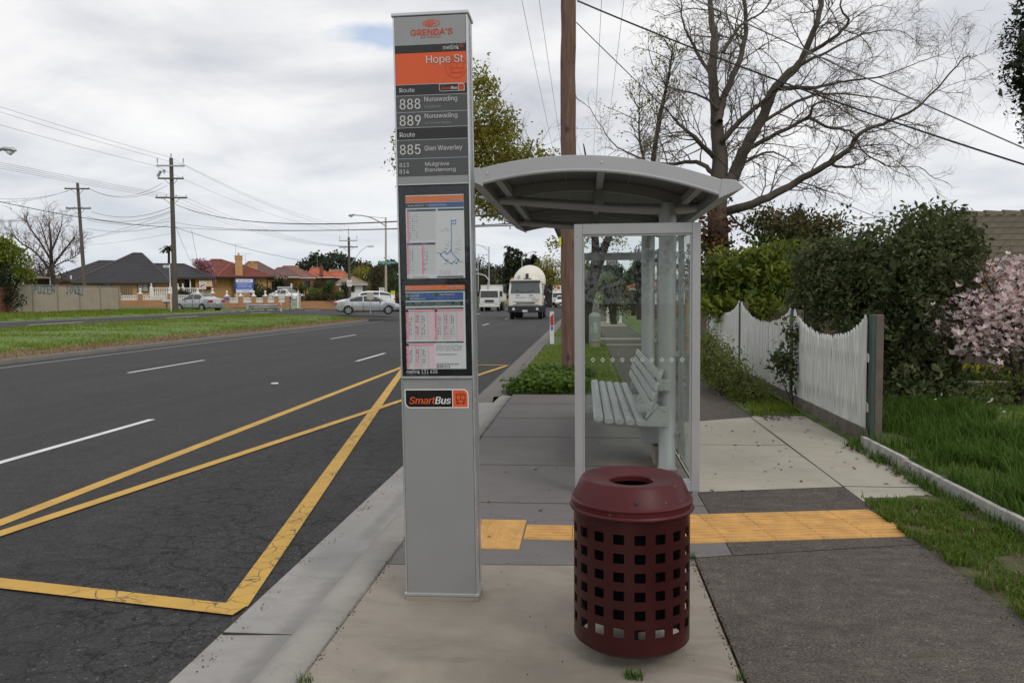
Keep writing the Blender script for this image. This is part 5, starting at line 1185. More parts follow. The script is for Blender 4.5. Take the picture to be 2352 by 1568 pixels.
for (a, b, s_, r), lb in zip((((170, 434), (-60, 449), .5, .012), ((158, 437), (-60, 462), .4, .012), ((165, 479), (-60, 508), .3, .014), ((163, 482), (-60, 512), .3, .014), ((186, 487), (-60, 497), .5, .017), ((188, 492), (-60, 500), .5, .012)), ('highest wire leaving the leaning pole to the left edge', 'second wire leaving the leaning pole to the left edge', 'third wire leaving the leaning pole to the left edge', 'fourth wire leaving the leaning pole to the left edge', 'thick cable leaving the leaning pole to the left edge', 'lowest wire leaving the leaning pole to the left edge')):
    wire(D(*a, Y1), D(*b, 52), r, m_cable if r > .02 else m_cablel, s_, lb)
wire(D(404, 470, Y2), (bp.x, bp.y, D(1305, 478, YP).z), .018, m_cable, .75, 'thick cable crossing the road from the tallest pole past the stop pillar'); wire(D(402, 511, Y2), (bp.x, bp.y, D(1305, 508, YP).z), .013, m_cablel, .35, 'thin upper level wire crossing the road behind the stop pillar'); wire(D(402, 521, Y2), (bp.x, bp.y, D(1305, 514, YP).z), .013, m_cablel, .2, 'thin lower level wire crossing the road behind the stop pillar')
for a, b, lb in (((790, 572), (690, 632), 'house service wire from the distant pole to the terracotta roof'), ((792, 573), (730, 630), 'middle house service wire from the distant pole'), ((795, 573), (775, 640), 'steepest house service wire from the distant pole'), ((404, 522), (440, 604), 'house service wire falling from the tallest pole to the charcoal roof'), ((440, 528), (455, 604), 'short drop wire falling beside the tallest pole to the red roof')):
    wire(D(*a, Y3 if a[0] > 700 else Y2), D(*b, 125 if a[0] > 700 else 82), .012, m_cablel, .1, lb)
for x, lb in ((-1.6, 'far left'), (-1.16, 'inner left'), (.43, 'inner right'), (1.0, 'far right')):
    wire((x, bp.y - .2, 9.25), (x * .9, 66, 8.8), .006, m_cablel, .55, f'thin wire overhead at the {lb} of the four on the brown pole'); 
wire(D(1326, 2, YP), D(2440, 405, 13), .016, m_cable, .12, 'thick black service cable from the brown pole sloping across the bare tree', n=20)
wire(D(1324, 52, YP), D(1960, 640, 30), .009, m_cable, .15, 'thin black service wire from the brown pole falling behind the bare tree'); wire(D(1326, -130, YP), D(2420, 370, 13.5), .012, m_cablel, .05, 'pale twisted service wire passing over the right side of the bare tree')
wire(D(1700, 355, 26), D(2070, 520, 24), .010, m_cablel, .1, 'thin wire falling behind the bare tree to the big dark bush'); wire(D(1640, 500, 40), D(2030, 497, 34), .014, m_cablel, .2, 'faint level wire between bare tree and dark bush')

# ------------------------------------------------------------------ white picket fence
m_picket = plain('picket_white', (.64, .64, .615), .6, .2, 3, .05, 90, 0, .4, None, (6, 6, .6)); m_pgreen = plain('post_green', (.045, .07, .058), .55, .15, 4); m_pbrown = plain('post_brown', (.125, .098, .08), .7, .25, 7); m_plinth = plain('plinth_board', (.14, .115, .095), .9, .3, 6, .4, 50)
XPk = 2.785
pf = thing('picket_fence', 'scalloped white picket fence with green posts beside the footpath', 'fence', (XPk, 13, 0))
PY = [8.05, 10.9, 14.5, 18.1]
zpk = [1.315, 1.35, 1.42, 1.45]
def fX(y): return XPk + (.02 if y < 9 else 0)
for i, y in enumerate(PY):
    mb = MB(); mb.m(0).bb(XPk + (.02 if i == 0 else -.022), XPk + .06, y - .045, y + .045, -.1, zpk[i] - .06 + (.04 if i == 0 else 0)); mb.m(1).bb(XPk + .0605, XPk + .135, y - .045, y + .05, -.1, zpk[i] - .06 + (.04 if i == 0 else 0)); mb.build('post', [m_pgreen, m_pbrown], pf, True, bevel=.006)
for i in range(3):
    a, b = PY[i] + (.065 if i else .03), PY[i + 1] - .06; n = int((b - a) / .083); mb = MB()
    for k in range(n):
        y = lerp(a, b, (k + .5) / n); u = (k + .5) / n; hgt = lerp(zpk[i], zpk[i + 1], u) - .30 * (1 - (2 * u - 1) ** 2) ** .75 + .012 * rnd.uniform(-1, 1); w = rnd.uniform(.029, .033); dx = rnd.uniform(-.006, .006)
        mb.bb(XPk - .012 + dx, XPk + .008 + dx, y - w, y + w, .16, hgt - .05); mb.bb(XPk - .010 + dx, XPk + .006 + dx, y - w * .72, y + w * .72, hgt - .05, hgt - .022); mb.bb(XPk - .008 + dx, XPk + .004 + dx, y - w * .4, y + w * .4, hgt - .022, hgt)
    pk = mb.build('picket_panel', m_picket, pf, True); mb = MB(); mb.bb(XPk + .0125, XPk + .05, a - .02, b + .02, .32, .40); mb.bb(XPk + .0125, XPk + .05, a - .02, b + .02, .82, .90); mb.build('rail', m_picket, pk, True)
    MB().bb(XPk - .026, XPk + .015, PY[i], PY[i + 1] - .005, -.05, .16).build('plinth_board', m_plinth, pf, True)
MB().bb(XPk - .05, XPk + .02, PY[3] + .0, PY[3] + .03, .5, 1.3).build('end_panel', m_picket, pf, True)
mb = MB(); y = 2.0
while y < 7.8: y2 = min(7.85, y + 1.6); mb.bb(2.66, 2.70, y, y2 - .012, -.05, .115 + .01 * math.sin(y)); y = y2
eb = mb.build('edging', plain('edging_white', (.42, .40, .37), .85, .35, 9, .3, 60)); tag(eb, 'low flaking white garden edging along the tall grass', 'garden edging')

# house at the right, with real tile courses on the slope facing the path
YH = 20.0; zrg = D(2280, 495, YH).z; x0 = D(2178, 495, YH).x; x1 = x0 + 11; m_rt = tilemat('grey_green_tiles', (.165, .14, .10), (.035, .028, .02), 2.35 / 15, .75); run, nrow = 4.2, 15
hr = thing('tiled_house', 'house with weathered grey brown tiled roof behind the magnolia at right', 'house', (x0 + 5, YH, .3)); V = []; Fc = []; nc = 37 * 6 + 1; rise = 2.35
for j in range(nrow):
    for e in (0, 1):
        yy = YH - run * ((j + e) / nrow) - (.03 if e else 0); zz = zrg - rise * ((j + e) / nrow) + (.10 if e else .0)
        for i in range(nc):
            ph = (i % 6) / 6; V.append((lerp(x0, x1, i / (nc - 1)), yy, zz + .035 * math.sin(2 * math.pi * ph) * (1 if True else 0)))
for j in range(nrow * 2 - 1):
    for i in range(nc - 1): Fc.append((j * nc + i, (j + 1) * nc + i, (j + 1) * nc + i + 1, j * nc + i + 1))
np_mesh('roof', V, Fc, m_rt, hr, True); mb = MB(); mb.quad((x0, YH, zrg), (x1, YH, zrg), (x1, YH + 5, zrg - 2.8), (x0, YH + 5, zrg - 2.8)); mb.build('rear_slope', m_rt, hr, True)
mb = MB()
for k in range(26): a = lerp(x0, x1, k / 26); b = lerp(x0, x1, (k + 1) / 26); mb.tube([(a - .03, YH, zrg + .02), (b, YH, zrg + .005)], [.115, .095], 10)
mb.build('ridge', m_rt, hr, True, smooth=True)
mb = MB(); mb.bb(x0 + .4, x1 - .4, YH - run + .5, YH + 4.2, 0, zrg - rise); mb.build('wall', m_obrick, hr, True); MB().bb(x0, x1, YH - run - .06, YH - run + .02, zrg - rise - .12, zrg - rise + .04).build('fascia', m_fascia, hr, True); mb = MB(); mb.poly([(x0 + .05, YH - run, zrg - rise), (x0 + .05, YH + 5, zrg - 2.8), (x0 + .05, YH, zrg)]); mb.build('gable', m_obrick, hr, True)
YQ = 13.2; t = thing('paling_fence', 'weathered grey timber paling fence behind the magnolia', 'fence', (6.6, YQ, .1)); xa_, xb_ = D(2120, 800, YQ).x, 9.5; mb = MB(); x = xa_
while x < xb_: w = rnd.uniform(.09, .105); mb.bb(x, x + w - .006, YQ - .008 + rnd.uniform(-.004, .004), YQ + .01, .16, .98 + rnd.uniform(-.03, .03)); x += w
mb.build('palings', m_paling, t, True); mb = MB(); mb.bb(xa_, xb_, YQ - .05, YQ - .0125, .15, .22); mb.bb(xa_, xb_, YQ - .045, YQ - .0125, .72, .79); mb.build('rail', m_paling, t, True)
YW = 11.4; xa_ = D(2150, 900, YW).x; wl = MB().bb(xa_, xa_ + 3.4, YW - .1, YW + .1, -.1, .27).build('garden_wall', m_conc); tag(wl, 'low pale concrete garden wall below the yellow flowers', 'garden wall')
# timber fence behind the shrubs beyond the pickets
t = thing('paling_fence', 'dark timber paling fence in the shade behind the light green shrub', 'fence', (5, 20.5, .1)); mb = MB(); x = 2.9
while x < 8.5: mb.bb(x, x + .1, 20.4, 20.42, .1, 1.75 + rnd.uniform(-.03, .03)); x += .106
mb.build('palings', m_paling, t, True)
# things beyond, seen through the shelter glass
f = Fr(1462, 62); t = thing('brick_house', 'orange tiled house far down the footpath on the right', 'house', f.loc(), f.phi); hip(f.x(1440), f.x(1600), 0, 10, f.z(662), f.z(646), f.x(1468), f.x(1540), t, m_tiled, m_tiled, m_fasciaw); MB().bb(f.x(1447), f.x(1590), .8, 9, -.5, f.z(661)).build('wall', m_obrick, t)
f = Fr(1408, 420); t = thing('apartment_block', 'distant grey block on the hill seen through the shelter glass', 'building', f.loc(), f.phi); MB().bb(f.x(1392), f.x(1419), 0, 12, -2, f.z(595)).build('wall', plain('block_grey', (.30, .27, .23), .8, .1, .3), t); MB().bb(f.x(1392) - .5, f.x(1419) + .5, -.5, 12.5, f.z(595), f.z(593)).build('parapet', plain('block_cap', (.24, .23, .21), .8, .1, .3), t)
mb = MB()
for k in range(5):
    for j in range(3): mb.bb(f.x(1394 + k * 5), f.x(1397 + k * 5), -.05, .05, f.z(606 + 8 * j), f.z(600 + 8 * j))
mb.build('windows', m_wdark, t)
t = thing('retaining_wall', 'stepped tan brick wall along the footpath seen through the shelter glass', 'wall', (2.75, 25, 0)); mb = MB()
for k in range(7): y = 19.5 + k * 1.5; mb.bb(2.6, 2.8, y, y + 1.49, -.1, .42 + .05 * k); mb.bb(2.57, 2.83, y, y + 1.495, .4205 + .05 * k, .48 + .05 * k)
mb.build('brickwork', m_obrick, t, True)
for px, Y, lb in ((1396, 44, 'white timber gate post left of the round bush drive'), (1425, 44, 'white timber gate post right of the round bush drive'), (1355, 60, 'white gate post by the leaning trunk far down the path')):
    b = base(px, Y); t = thing('gate_post', lb, 'post', b); MB().bb(-.07, .07, -.07, .07, 0, 1.0).build('post', m_plaster, t); MB().bb(-.09, .09, -.09, .09, 1.0, 1.05).build('post_cap', m_plaster, t)
# ------------------------------------------------------------------ vegetation tools
def unit(n, rg=nrg):
    v = rg.normal(size=(n, 3)); return v / np.linalg.norm(v, axis=1, keepdims=True)
def leaf_quads(P, L, W, up=0.0, droop=0.0):
    """one folded diamond per point; up > 0 turns the leaves towards the sky, droop hangs the tips"""
    n = len(P); d = unit(n); d[:, 2] = d[:, 2] * (1 - abs(up) * .5) - droop; d /= np.linalg.norm(d, axis=1, keepdims=True)
    r = unit(n); r[:, 2] += 0; w = np.cross(d, r); w /= np.linalg.norm(w, axis=1, keepdims=True) + 1e-9
    if up: h = np.cross(np.tile([0, 0, 1.0], (n, 1)), d); h /= np.linalg.norm(h, axis=1, keepdims=True) + 1e-6; w = w * (1 - up) + h * up; w /= np.linalg.norm(w, axis=1, keepdims=True) + 1e-9
    nn = np.cross(d, w); s = nrg.uniform(.65, 1.3, (n, 1)); l = L * s * .5; ww = W * s * .5
    V = np.empty((n, 4, 3)); V[:, 0] = P - d * l; V[:, 1] = P + w * ww - d * l * .1 + nn * ww * .35; V[:, 2] = P + d * l; V[:, 3] = P - w * ww - d * l * .1 + nn * ww * .35
    return V.reshape(-1, 3), np.arange(n * 4).reshape(n, 4)
def shell(ells, nc, per, cr, inner=.5, squash=1.0):
    """clumps of points spread through the outer part of a set of ellipsoids"""
    wts = np.array([e[1][0] * e[1][1] + e[1][0] * e[1][2] + e[1][1] * e[1][2] for e in ells]); wts = wts / wts.sum()
    k = nrg.choice(len(ells), nc, p=wts); c = np.array([tuple(e[0]) for e in ells])[k]; rad = np.array([e[1] for e in ells])[k]
    u = unit(nc); q = nrg.uniform(inner, 1.06, (nc, 1)) ** .8; C = c + u * rad * q
    m = np.maximum(1, nrg.poisson(per, nc)); idx = np.repeat(np.arange(nc), m); g = nrg.normal(size=(len(idx), 3)) * cr; g[:, 2] *= squash
    return C[idx] + g, C
def pell(px, py, wx, wy, Y, dy=None):
    """ellipsoid from its picture position, half width and half height, at distance Y"""
    c = D(px, py, Y); s = Y / F; return (c, (wx * s, dy if dy else wx * s * .8, wy * s))
def foliage(name, P, L, W, mat, parent, up=0.0, droop=0.0):
    V, Fc = leaf_quads(P, L, W, up, droop); return np_mesh(name, V, Fc, mat, parent, True)
class Tubes:
    """many thin tubes in one mesh, quickly"""
    def __init__(s): s.V = []; s.F = []; s.n = 0
    def add(s, pts, rad, n=4):
        pts = np.asarray(pts, float); m = len(pts); rad = np.asarray(rad, float)
        t = np.gradient(pts, axis=0); t /= np.linalg.norm(t, axis=1, keepdims=True) + 1e-9
        ref = np.array([1, 0, 0.]) if abs(t[0, 0]) < .8 else np.array([0, 1., 0]); u = ref - t * (t @ ref)[:, None]; u /= np.linalg.norm(u, axis=1, keepdims=True) + 1e-9; w = np.cross(t, u)
        a = 2 * np.pi * np.arange(n) / n; V = pts[:, None, :] + (u[:, None, :] * np.cos(a)[None, :, None] + w[:, None, :] * np.sin(a)[None, :, None]) * rad[:, None, None]
        s.V.append(V.reshape(-1, 3)); i, k = np.meshgrid(np.arange(m - 1), np.arange(n), indexing='ij'); k2 = (k + 1) % n
        s.F.append(np.stack([i * n + k, i * n + k2, (i + 1) * n + k2, (i + 1) * n + k], -1).reshape(-1, 4) + s.n); s.n += m * n
    def build(s, name, mat, parent): return np_mesh(name, np.concatenate(s.V), np.concatenate(s.F), mat, parent, True, smooth=True)
def grow(tb, p, d, L, r, lvl, kids, tips, grav=0.0, wig=.35, maxl=3, nside=4):
    m = max(4, int(5 + L * 1.5)); pts = [np.array(p, float)]; d = np.array(d, float)
    for k in range(m - 1):
        d = d + nrg.normal(size=3) * wig / math.sqrt(m) * .8; d[2] += grav / m; d /= np.linalg.norm(d); pts.append(pts[-1] + d * L / (m - 1))
    pts = np.array(pts); tb.add(pts, np.linspace(r, r * .35, m), nside if lvl < 2 else 3)
    if lvl >= maxl: tips.append(pts[-1]); tips.append(pts[len(pts) // 2]); return
    for k in range(nrg.poisson(kids[lvl]) + 1):
        f = nrg.uniform(.25, 1.0); q = f * (m - 1); i = int(min(q, m - 2)); pp = pts[i] + (pts[i + 1] - pts[i]) * (q - i); t = pts[i + 1] - pts[i]; t /= np.linalg.norm(t)
        s = nrg.normal(size=3); s -= t * (s @ t); s /= np.linalg.norm(s); dd = t * .75 + s * nrg.uniform(.5, 1.0); dd[2] += .12; dd /= np.linalg.norm(dd)
        grow(tb, pp, dd, L * nrg.uniform(.35, .62), max(.0034, r * .46), lvl + 1, kids, tips, grav, wig, maxl, nside)

m_bark = plain('grey_bark', (.105, .088, .072), .95, .35, 2.5, .8, 14, 0, .2, None, (1, 1, .3))
m_twig = plain('grey_twigs', (.145, .118, .098), .9, .25, 2)
m_twigr = plain('pinkish_twigs', (.19, .12, .105), .9, .2, 2)
m_barkd = plain('dark_bark', (.052, .042, .036), .95, .35, 3, .8, 16, 0, .2, None, (1, 1, .3))
L_olive = leafmat('leaf_spring_olive', (.155, .155, .02), (.255, .25, .036), (.41, .37, .085), .48)
L_laurel = leafmat('leaf_laurel', (.040, .056, .018), (.082, .104, .036), (.165, .175, .08), .22, .45, None, 1.2, .2)
L_lime = leafmat('leaf_lime', (.08, .11, .012), (.15, .19, .022), (.28, .31, .05), .34)
L_green = leafmat('leaf_green', (.028, .05, .010), (.055, .085, .016), (.11, .14, .03), .25)
L_dark = leafmat('leaf_dark', (.010, .018, .008), (.022, .034, .014), (.05, .06, .025), .12)
L_brown = leafmat('leaf_rust', (.07, .028, .014), (.14, .062, .028), (.22, .12, .06), .2)
L_redg = leafmat('leaf_red_green', (.03, .035, .014), (.06, .06, .022), (.13, .075, .03), .2)
L_mixed = leafmat('leaf_olive_rust', (.035, .045, .015), (.075, .085, .025), (.15, .12, .045), .25)
L_sage = leafmat('leaf_sage', (.09, .105, .035), (.15, .165, .055), (.24, .24, .10), .3)
L_weed = leafmat('leaf_weed', (.075, .11, .02), (.135, .175, .035), (.23, .25, .075), .35)
L_grass = leafmat('grass_blade', (.032, .066, .010), (.064, .125, .018), (.12, .20, .032), .3, .6, (.06, .11, .016), .9, .12)
L_lawn = leafmat('lawn_blade', (.10, .155, .016), (.16, .225, .024), (.23, .285, .045), .32, .6, (.16, .19, .035), .5, .1)
L_verge = leafmat('verge_blade', (.055, .105, .013), (.10, .17, .022), (.155, .23, .038), .32, .6, (.105, .145, .028), .8, .1)
L_straw = leafmat('straw', (.16, .11, .05), (.26, .19, .09), (.38, .30, .16), .2)
L_pink = leafmat('petal_pink', (.58, .27, .31), (.84, .68, .68), (.90, .86, .85), .32, .5, (.80, .62, .62))
L_pinkf = leafmat('blossom_pink', (.30, .10, .13), (.45, .20, .24), (.55, .35, .36), .3)
L_yel = leafmat('petal_yellow', (.6, .45, .02), (.75, .60, .03), (.8, .7, .1), .2)
L_whitef = leafmat('petal_white', (.6, .6, .55), (.75, .75, .7), (.8, .8, .78), .2)
L_dead = leafmat('dead_leaf', (.05, .028, .018), (.10, .055, .035), (.16, .10, .06), .1)

# ------------------------------------------------------------------ the big bare tree behind the fence
def px_path(pts, Y, wob=0.0, dY=0.0):
    out = []
    for i, (a, b) in enumerate(pts): out.append(np.array(D(a, b, Y + dY * i / max(1, len(pts) - 1) + nrg.normal() * wob)))
    return out
def smooth(P, k=4):
    P = np.array(P); n = len(P); t = np.arange(n); tt = np.linspace(0, n - 1, (n - 1) * k + 1); Q = []
    for u in tt:
        i = int(min(u, n - 2)); f = u - i; p0 = P[max(i - 1, 0)]; p1 = P[i]; p2 = P[i + 1]; p3 = P[min(i + 2, n - 1)]
        Q.append(.5 * ((2 * p1) + (-p0 + p2) * f + (2 * p0 - 5 * p1 + 4 * p2 - p3) * f * f + (-p0 + 3 * p1 - 3 * p2 + p3) * f ** 3))
    return np.array(Q)
YB_ = 22.0
bt = thing('bare_tree', 'big leafless tree with grey twigs and dead ivy on its trunk behind the shelter', 'tree', base(1652, YB_))
LIMBS = [   # picture path, start and end radius, depth drift
    ([(1653, 720), (1651, 600), (1649, 478), (1654, 369), (1647, 300), (1645, 260), (1636, 152), (1640, 90), (1633, 40), (1631, -10), (1638, -140), (1640, -260)], .37, .075, 0, True),
    ([(1656, 450), (1691, 391), (1713, 339), (1748, 278), (1783, 200), (1835, 148), (1856, 104), (1878, 43), (1887, 0), (1905, -110)], .22, .07, -1.5, False),
    ([(1655, 330), (1668, 312), (1709, 270), (1765, 222), (1800, 192)], .12, .06, -1.0, False),
    ([(1650, 280), (1663, 226), (1696, 143), (1713, 74), (1711, 0), (1716, -110)], .13, .06, 1.2, False),
    ([(1662, 490), (1748, 460), (1830, 417), (1908, 373), (1952, 343), (1974, 308), (2043, 278), (2112, 243), (2182, 169), (2217, 130)], .145, .018, -2.5, False),
    ([(1720, 340), (1800, 300), (1856, 269), (1869, 243), (1900, 234), (1956, 265)], .075, .02, -1.0, False),
    ([(1856, 269), (1908, 295), (1960, 304), (1982, 347), (2043, 382), (2112, 382)], .05, .015, -1.2, False),
    ([(1908, 377), (1939, 384), (1982, 374), (1995, 360), (2060, 395)], .05, .012, .6, False),
    ([(1640, 360), (1591, 313), (1557, 282), (1520, 240)], .09, .02, -1.0, False),
    ([(1642, 400), (1600, 373), (1526, 378), (1461, 360), (1409, 330), (1370, 273)], .085, .014, 1.2, False),
    ([(1783, 203), (1874, 200), (1939, 187), (2026, 174), (2112, 143)], .07, .014, -1.0, False),
    ([(1843, 130), (1917, 87), (1948, 48), (1930, 13), (1940, -60)], .07, .02, -.8, False),
    ([(1838, 150), (1900, 120), (1982, 78), (2069, 69)], .06, .014, 1.0, False),
    ([(1640, 180), (1600, 120), (1570, 50), (1560, -30)], .07, .02, .8, False), ([(1650, 250), (1610, 220), (1540, 200), (1500, 150)], .05, .014, -1.2, False),
    ([(1700, 380), (1760, 350), (1800, 360), (1850, 400)], .05, .014, 1.4, False), ([(1660, 120), (1700, 60), (1760, 20), (1800, -60)], .06, .02, 1.4, False),
    ([(1745, 285), (1850, 225), (1930, 215), (2010, 225), (2080, 235)], .06, .013, 1.6, False), ([(1660, 470), (1700, 520), (1740, 545), (1800, 540)], .05, .012, 1.0, False)]
tt_, tl_, tw_ = Tubes(), Tubes(), Tubes(); tips = []
for pts, r0, r1, dY, main in LIMBS:
    Q = smooth(px_path(pts, YB_, .12, dY), 5); Q += nrg.normal(size=Q.shape) * .012; n = len(Q); rr = r1 * .8 + (r0 - r1 * .8) * np.linspace(1, 0, n) ** (2.0 if main else 1.35); rr *= .95 if main else .88
    if main: Q[0, 2] = -.1; rr[:8] *= np.linspace(1.25, 1, 8)
    (tt_ if main else tl_).add(Q, rr, 12 if main else 7)
    seg = np.linalg.norm(np.diff(Q, axis=0), axis=1); cum = np.concatenate([[0], np.cumsum(seg)]); s = cum[-1] * (.34 if main else .12)
    while s < cum[-1]:
        i = min(np.searchsorted(cum, s) - 1, n - 2); i = max(i, 0); p = Q[i] + (Q[i + 1] - Q[i]) * ((s - cum[i]) / max(seg[i], 1e-6)); t = (Q[i + 1] - Q[i]) / max(seg[i], 1e-6)
        q = nrg.normal(size=3); q -= t * (q @ t); q /= np.linalg.norm(q); d = t * .6 + q * nrg.uniform(.6, 1.1); d[2] += .1; d /= np.linalg.norm(d)
        grow(tw_, p, d, nrg.uniform(.7, 1.6), min(.020, rr[i] * .40), 0, (5.0, 3.8, 2.4), tips, -.25, .55, 2); s += nrg.exponential(.21) + .03
    grow(tw_, Q[-1], (Q[-1] - Q[-2]) / np.linalg.norm(Q[-1] - Q[-2]), .9, r1 * .9, 0, (4, 3), tips, 0, .5, 2)
tt_.build('trunk', m_bark, bt); tl_.build('limbs', m_bark, bt); tw_.build('twigs', m_twig, bt)
P, _ = shell([pell(1640, 500, 42, 70, 21.6, .5), pell(1630, 590, 40, 60, 21.6, .5)], 130, 9, .13, .7); foliage('dead_ivy', P, .12, .09, L_brown, bt)
P, _ = shell([pell(1640, 670, 42, 50, 21.4, .5), pell(1620, 600, 20, 60, 21.5, .4)], 60, 9, .12, .6); foliage('green_ivy', P, .12, .09, L_green, bt)

# ------------------------------------------------------------------ generic leafy things
def bush(name, label, cat, ells, mat, n, per, cr, L, W, trunk=None, group=None, up=0.0, stems=True, inner=.5, droop=0.0, zmin=None):
    c = np.mean([np.array(e[0]) for e in ells], 0); zb_ = min(e[0][2] - e[1][2] for e in ells); bz = gz(c[0], c[1])
    t = thing(name, label, cat, (c[0], c[1], bz), 0, group)
    P, C = shell(ells, int(n * 1.5), per, cr, inner); P = P[P[:, 2] > bz + .01]; foliage('crown' if trunk else 'foliage', P, L, W, mat, t, up, droop)
    tb = Tubes(); r = trunk or .02; b0 = np.array([c[0], c[1], bz - .05])
    for e in ells:
        q = np.array(e[0]); q2 = q.copy(); q2[2] += e[1][2] * .5; mid = (b0 + q) / 2; mid[2] += .1 * abs(q[2] - bz); tb.add(smooth([b0 + nrg.normal(size=3) * r * .5 * [1, 1, 0], mid, q, q2], 3), np.linspace(r, r * .2, 10), 6)
        for k in range(min(14, max(3, n // (12 * len(ells))))):
            a = C[nrg.integers(len(C))]; tb.add(smooth([(b0 + q) / 2 * .4 + q * .6, (q + a) / 2, a], 2), np.linspace(r * .35, r * .1, 5), 4)
    tb.build('trunk' if trunk else 'stems', m_barkd, t); return t
def far_tree(label, px, yt, yb, w, Y, mat, n=70, name='tree', lobes=4, cat='tree', group=None, L=None, trunk=.15):
    cy = (yt + yb) / 2; hh = (yb - yt) / 2; ells = [pell(px, lerp(cy, yb, .1), w * .40, hh * .72, Y)]
    if 'street tree' not in label: ells.append(pell(px, yb - hh * .32, w * .40, hh * .38, Y))
    for k in range(lobes): a = rnd.uniform(-1, 1); ells.append(pell(px + a * w * .28, lerp(yt + hh * .5, cy + hh * .3, rnd.random()), w * rnd.uniform(.18, .28), hh * rnd.uniform(.3, .5), Y + rnd.uniform(-.5, .5) * w * Y / F * .4))
    s = Y / F; return bush(name, label, cat, ells, mat, n, 9, w * s * .075, L or max(.12, 4.2 * s), (L or max(.12, 4.2 * s)) * .6, trunk if Y < 100 else .22, group)

# street tree with spring leaves, its trunk leaning behind the brown pole
YS_ = 24.5
t = thing('street_tree', 'spring leafed olive green street tree with leaning dark trunk behind the brown pole', 'tree', base(1336, YS_))
tb = Tubes()
for pts, r0, r1 in (([(1330, 790), (1336, 745), (1345, 695), (1358, 655), (1367, 618), (1368, 583), (1366, 540), (1360, 480), (1352, 400), (1340, 330)], .30, .015), ([(1366, 622), (1376, 600), (1385, 575), (1400, 540), (1415, 500), (1440, 440), (1450, 380)], .20, .012), ([(1340, 715), (1318, 610), (1289, 542), (1263, 495), (1200, 430), (1130, 375), (1095, 280)], .15, .04), ([(1230, 455), (1170, 440), (1090, 420), (1000, 390)], .07, .02), ([(1200, 430), (1210, 370), (1225, 320)], .05, .02), ([(1130, 380), (1040, 330), (990, 260)], .05, .015)):
    Q = smooth(px_path(pts, YS_, .1), 4); tb.add(Q, np.linspace(r0, r1, len(Q)), 9)
    tl = []
    for k in range(10): i = nrg.integers(len(Q) // 2, len(Q) - 1); d = unit(1)[0]; d[2] = abs(d[2]); grow(tb, Q[i], d, nrg.uniform(.6, 1.4), r1 * .35, 0, (3, 2), tl, .1, .5, 1)
tb.build('trunk', m_barkd, t)
E = [pell(1095, 260, 60, 85, YS_), pell(1125, 345, 75, 75, YS_), pell(1200, 372, 75, 42, YS_), pell(1010, 360, 105, 110, YS_), pell(1125, 435, 70, 42, YS_), pell(1250, 385, 30, 24, YS_), pell(1110, 200, 22, 42, YS_), pell(1160, 290, 30, 40, YS_), pell(955, 370, 48, 60, YS_), pell(1112, 470, 42, 26, YS_), pell(1155, 488, 34, 14, YS_)]
P1_, C_ = shell(E, 1250, 14, .15, .3); S_ = []
for c in C_[nrg.choice(len(C_), 110, False)]:     # upright new shoots
    h = nrg.uniform(.3, .9); k = nrg.integers(7, 14); d = np.array([nrg.normal() * .25, nrg.normal() * .25, 1]); S_.append(c + np.linspace(0, 1, k)[:, None] * d * h + nrg.normal(size=(k, 3)) * .035)
foliage('crown', np.concatenate([P1_] + S_), .13, .062, L_olive, t, 0, .25)
E = [pell(1400, 545, 40, 20, YS_), pell(1345, 548, 14, 22, YS_), pell(1430, 560, 20, 16, YS_), pell(1278, 560, 18, 14, YS_)]; P, _ = shell(E, 50, 9, .12, .3); foliage('low_leaves', P, .11, .05, L_olive, t, 0, .3)
# slender half-leafed tree left of the bare tree
t = thing('slender_tree', 'slender sparsely leafed tree left of the big bare tree', 'tree', base(1500, 25)); tb = Tubes(); tl = []
Q = smooth(px_path([(1488, 700), (1492, 470), (1500, 370), (1515, 270), (1535, 180), (1545, 110)], 25, .08), 4); tb.add(Q, np.linspace(.13, .02, len(Q)), 7)
Q2 = smooth(px_path([(1496, 420), (1470, 330), (1468, 250)], 25, .08), 4); tb.add(Q2, np.linspace(.06, .015, len(Q2)), 5)
for q in list(Q[8:]) + list(Q2[3:]):
    for k in range(3): d = unit(1)[0]; d[2] = abs(d[2]) + .4; grow(tb, q, d / np.linalg.norm(d), nrg.uniform(.5, 1.2), .016, 0, (3, 2), tl, .2, .5, 1)
tb.build('trunk', m_barkd, t); tl = np.array(tl); foliage('crown', np.repeat(tl, 4, 0) + nrg.normal(size=(len(tl) * 4, 3)) * .09, .09, .042, L_olive, t)

# ------------------------------------------------------------------ shrubs and trees at the right
def multi(name, label, cat, groups, trunk=None):
    """a plant whose foliage is built from several sets: (ellipsoids, material, clumps, per, spread, L, W)"""
    c = np.mean([np.array(e[0]) for e in groups[0][0]], 0); bz = gz(c[0], c[1]); t = thing(name, label, cat, (c[0], c[1], bz)); tb = Tubes()
    for k, (E, mat, n, per, cr, L, W, inner) in enumerate(groups):
        P, C = shell(E, n, per, cr, inner); P = P[P[:, 2] > .02]; foliage('foliage', P, L, W, mat, t, .15, .05)
        for e in E:
            q = np.array(e[0]); tb.add(smooth([np.array([c[0] + nrg.normal() * .1, c[1], bz - .05]), (q + c) / 2, q], 3), np.linspace(trunk or .04, .012, 7), 5)
            for j in range(5): a = C[nrg.integers(len(C))]; tb.add(np.array([q, a]), [.012, .005], 4)
    tb.build('stems', m_barkd, t); return t
EB = [pell(2085, 600, 130, 112, 10.6, .85), pell(1945, 640, 95, 92, 11.4, .8), pell(2150, 560, 80, 80, 10.8, .8), pell(2095, 755, 92, 130, 10.4, .75), pell(2115, 890, 88, 78, 10.1, .75), pell(1890, 610, 55, 60, 11.8, .7), pell(2185, 635, 50, 70, 10.7, .65), pell(2010, 720, 85, 90, 10.9, .7), pell(1870, 690, 40, 60, 12, .6)]
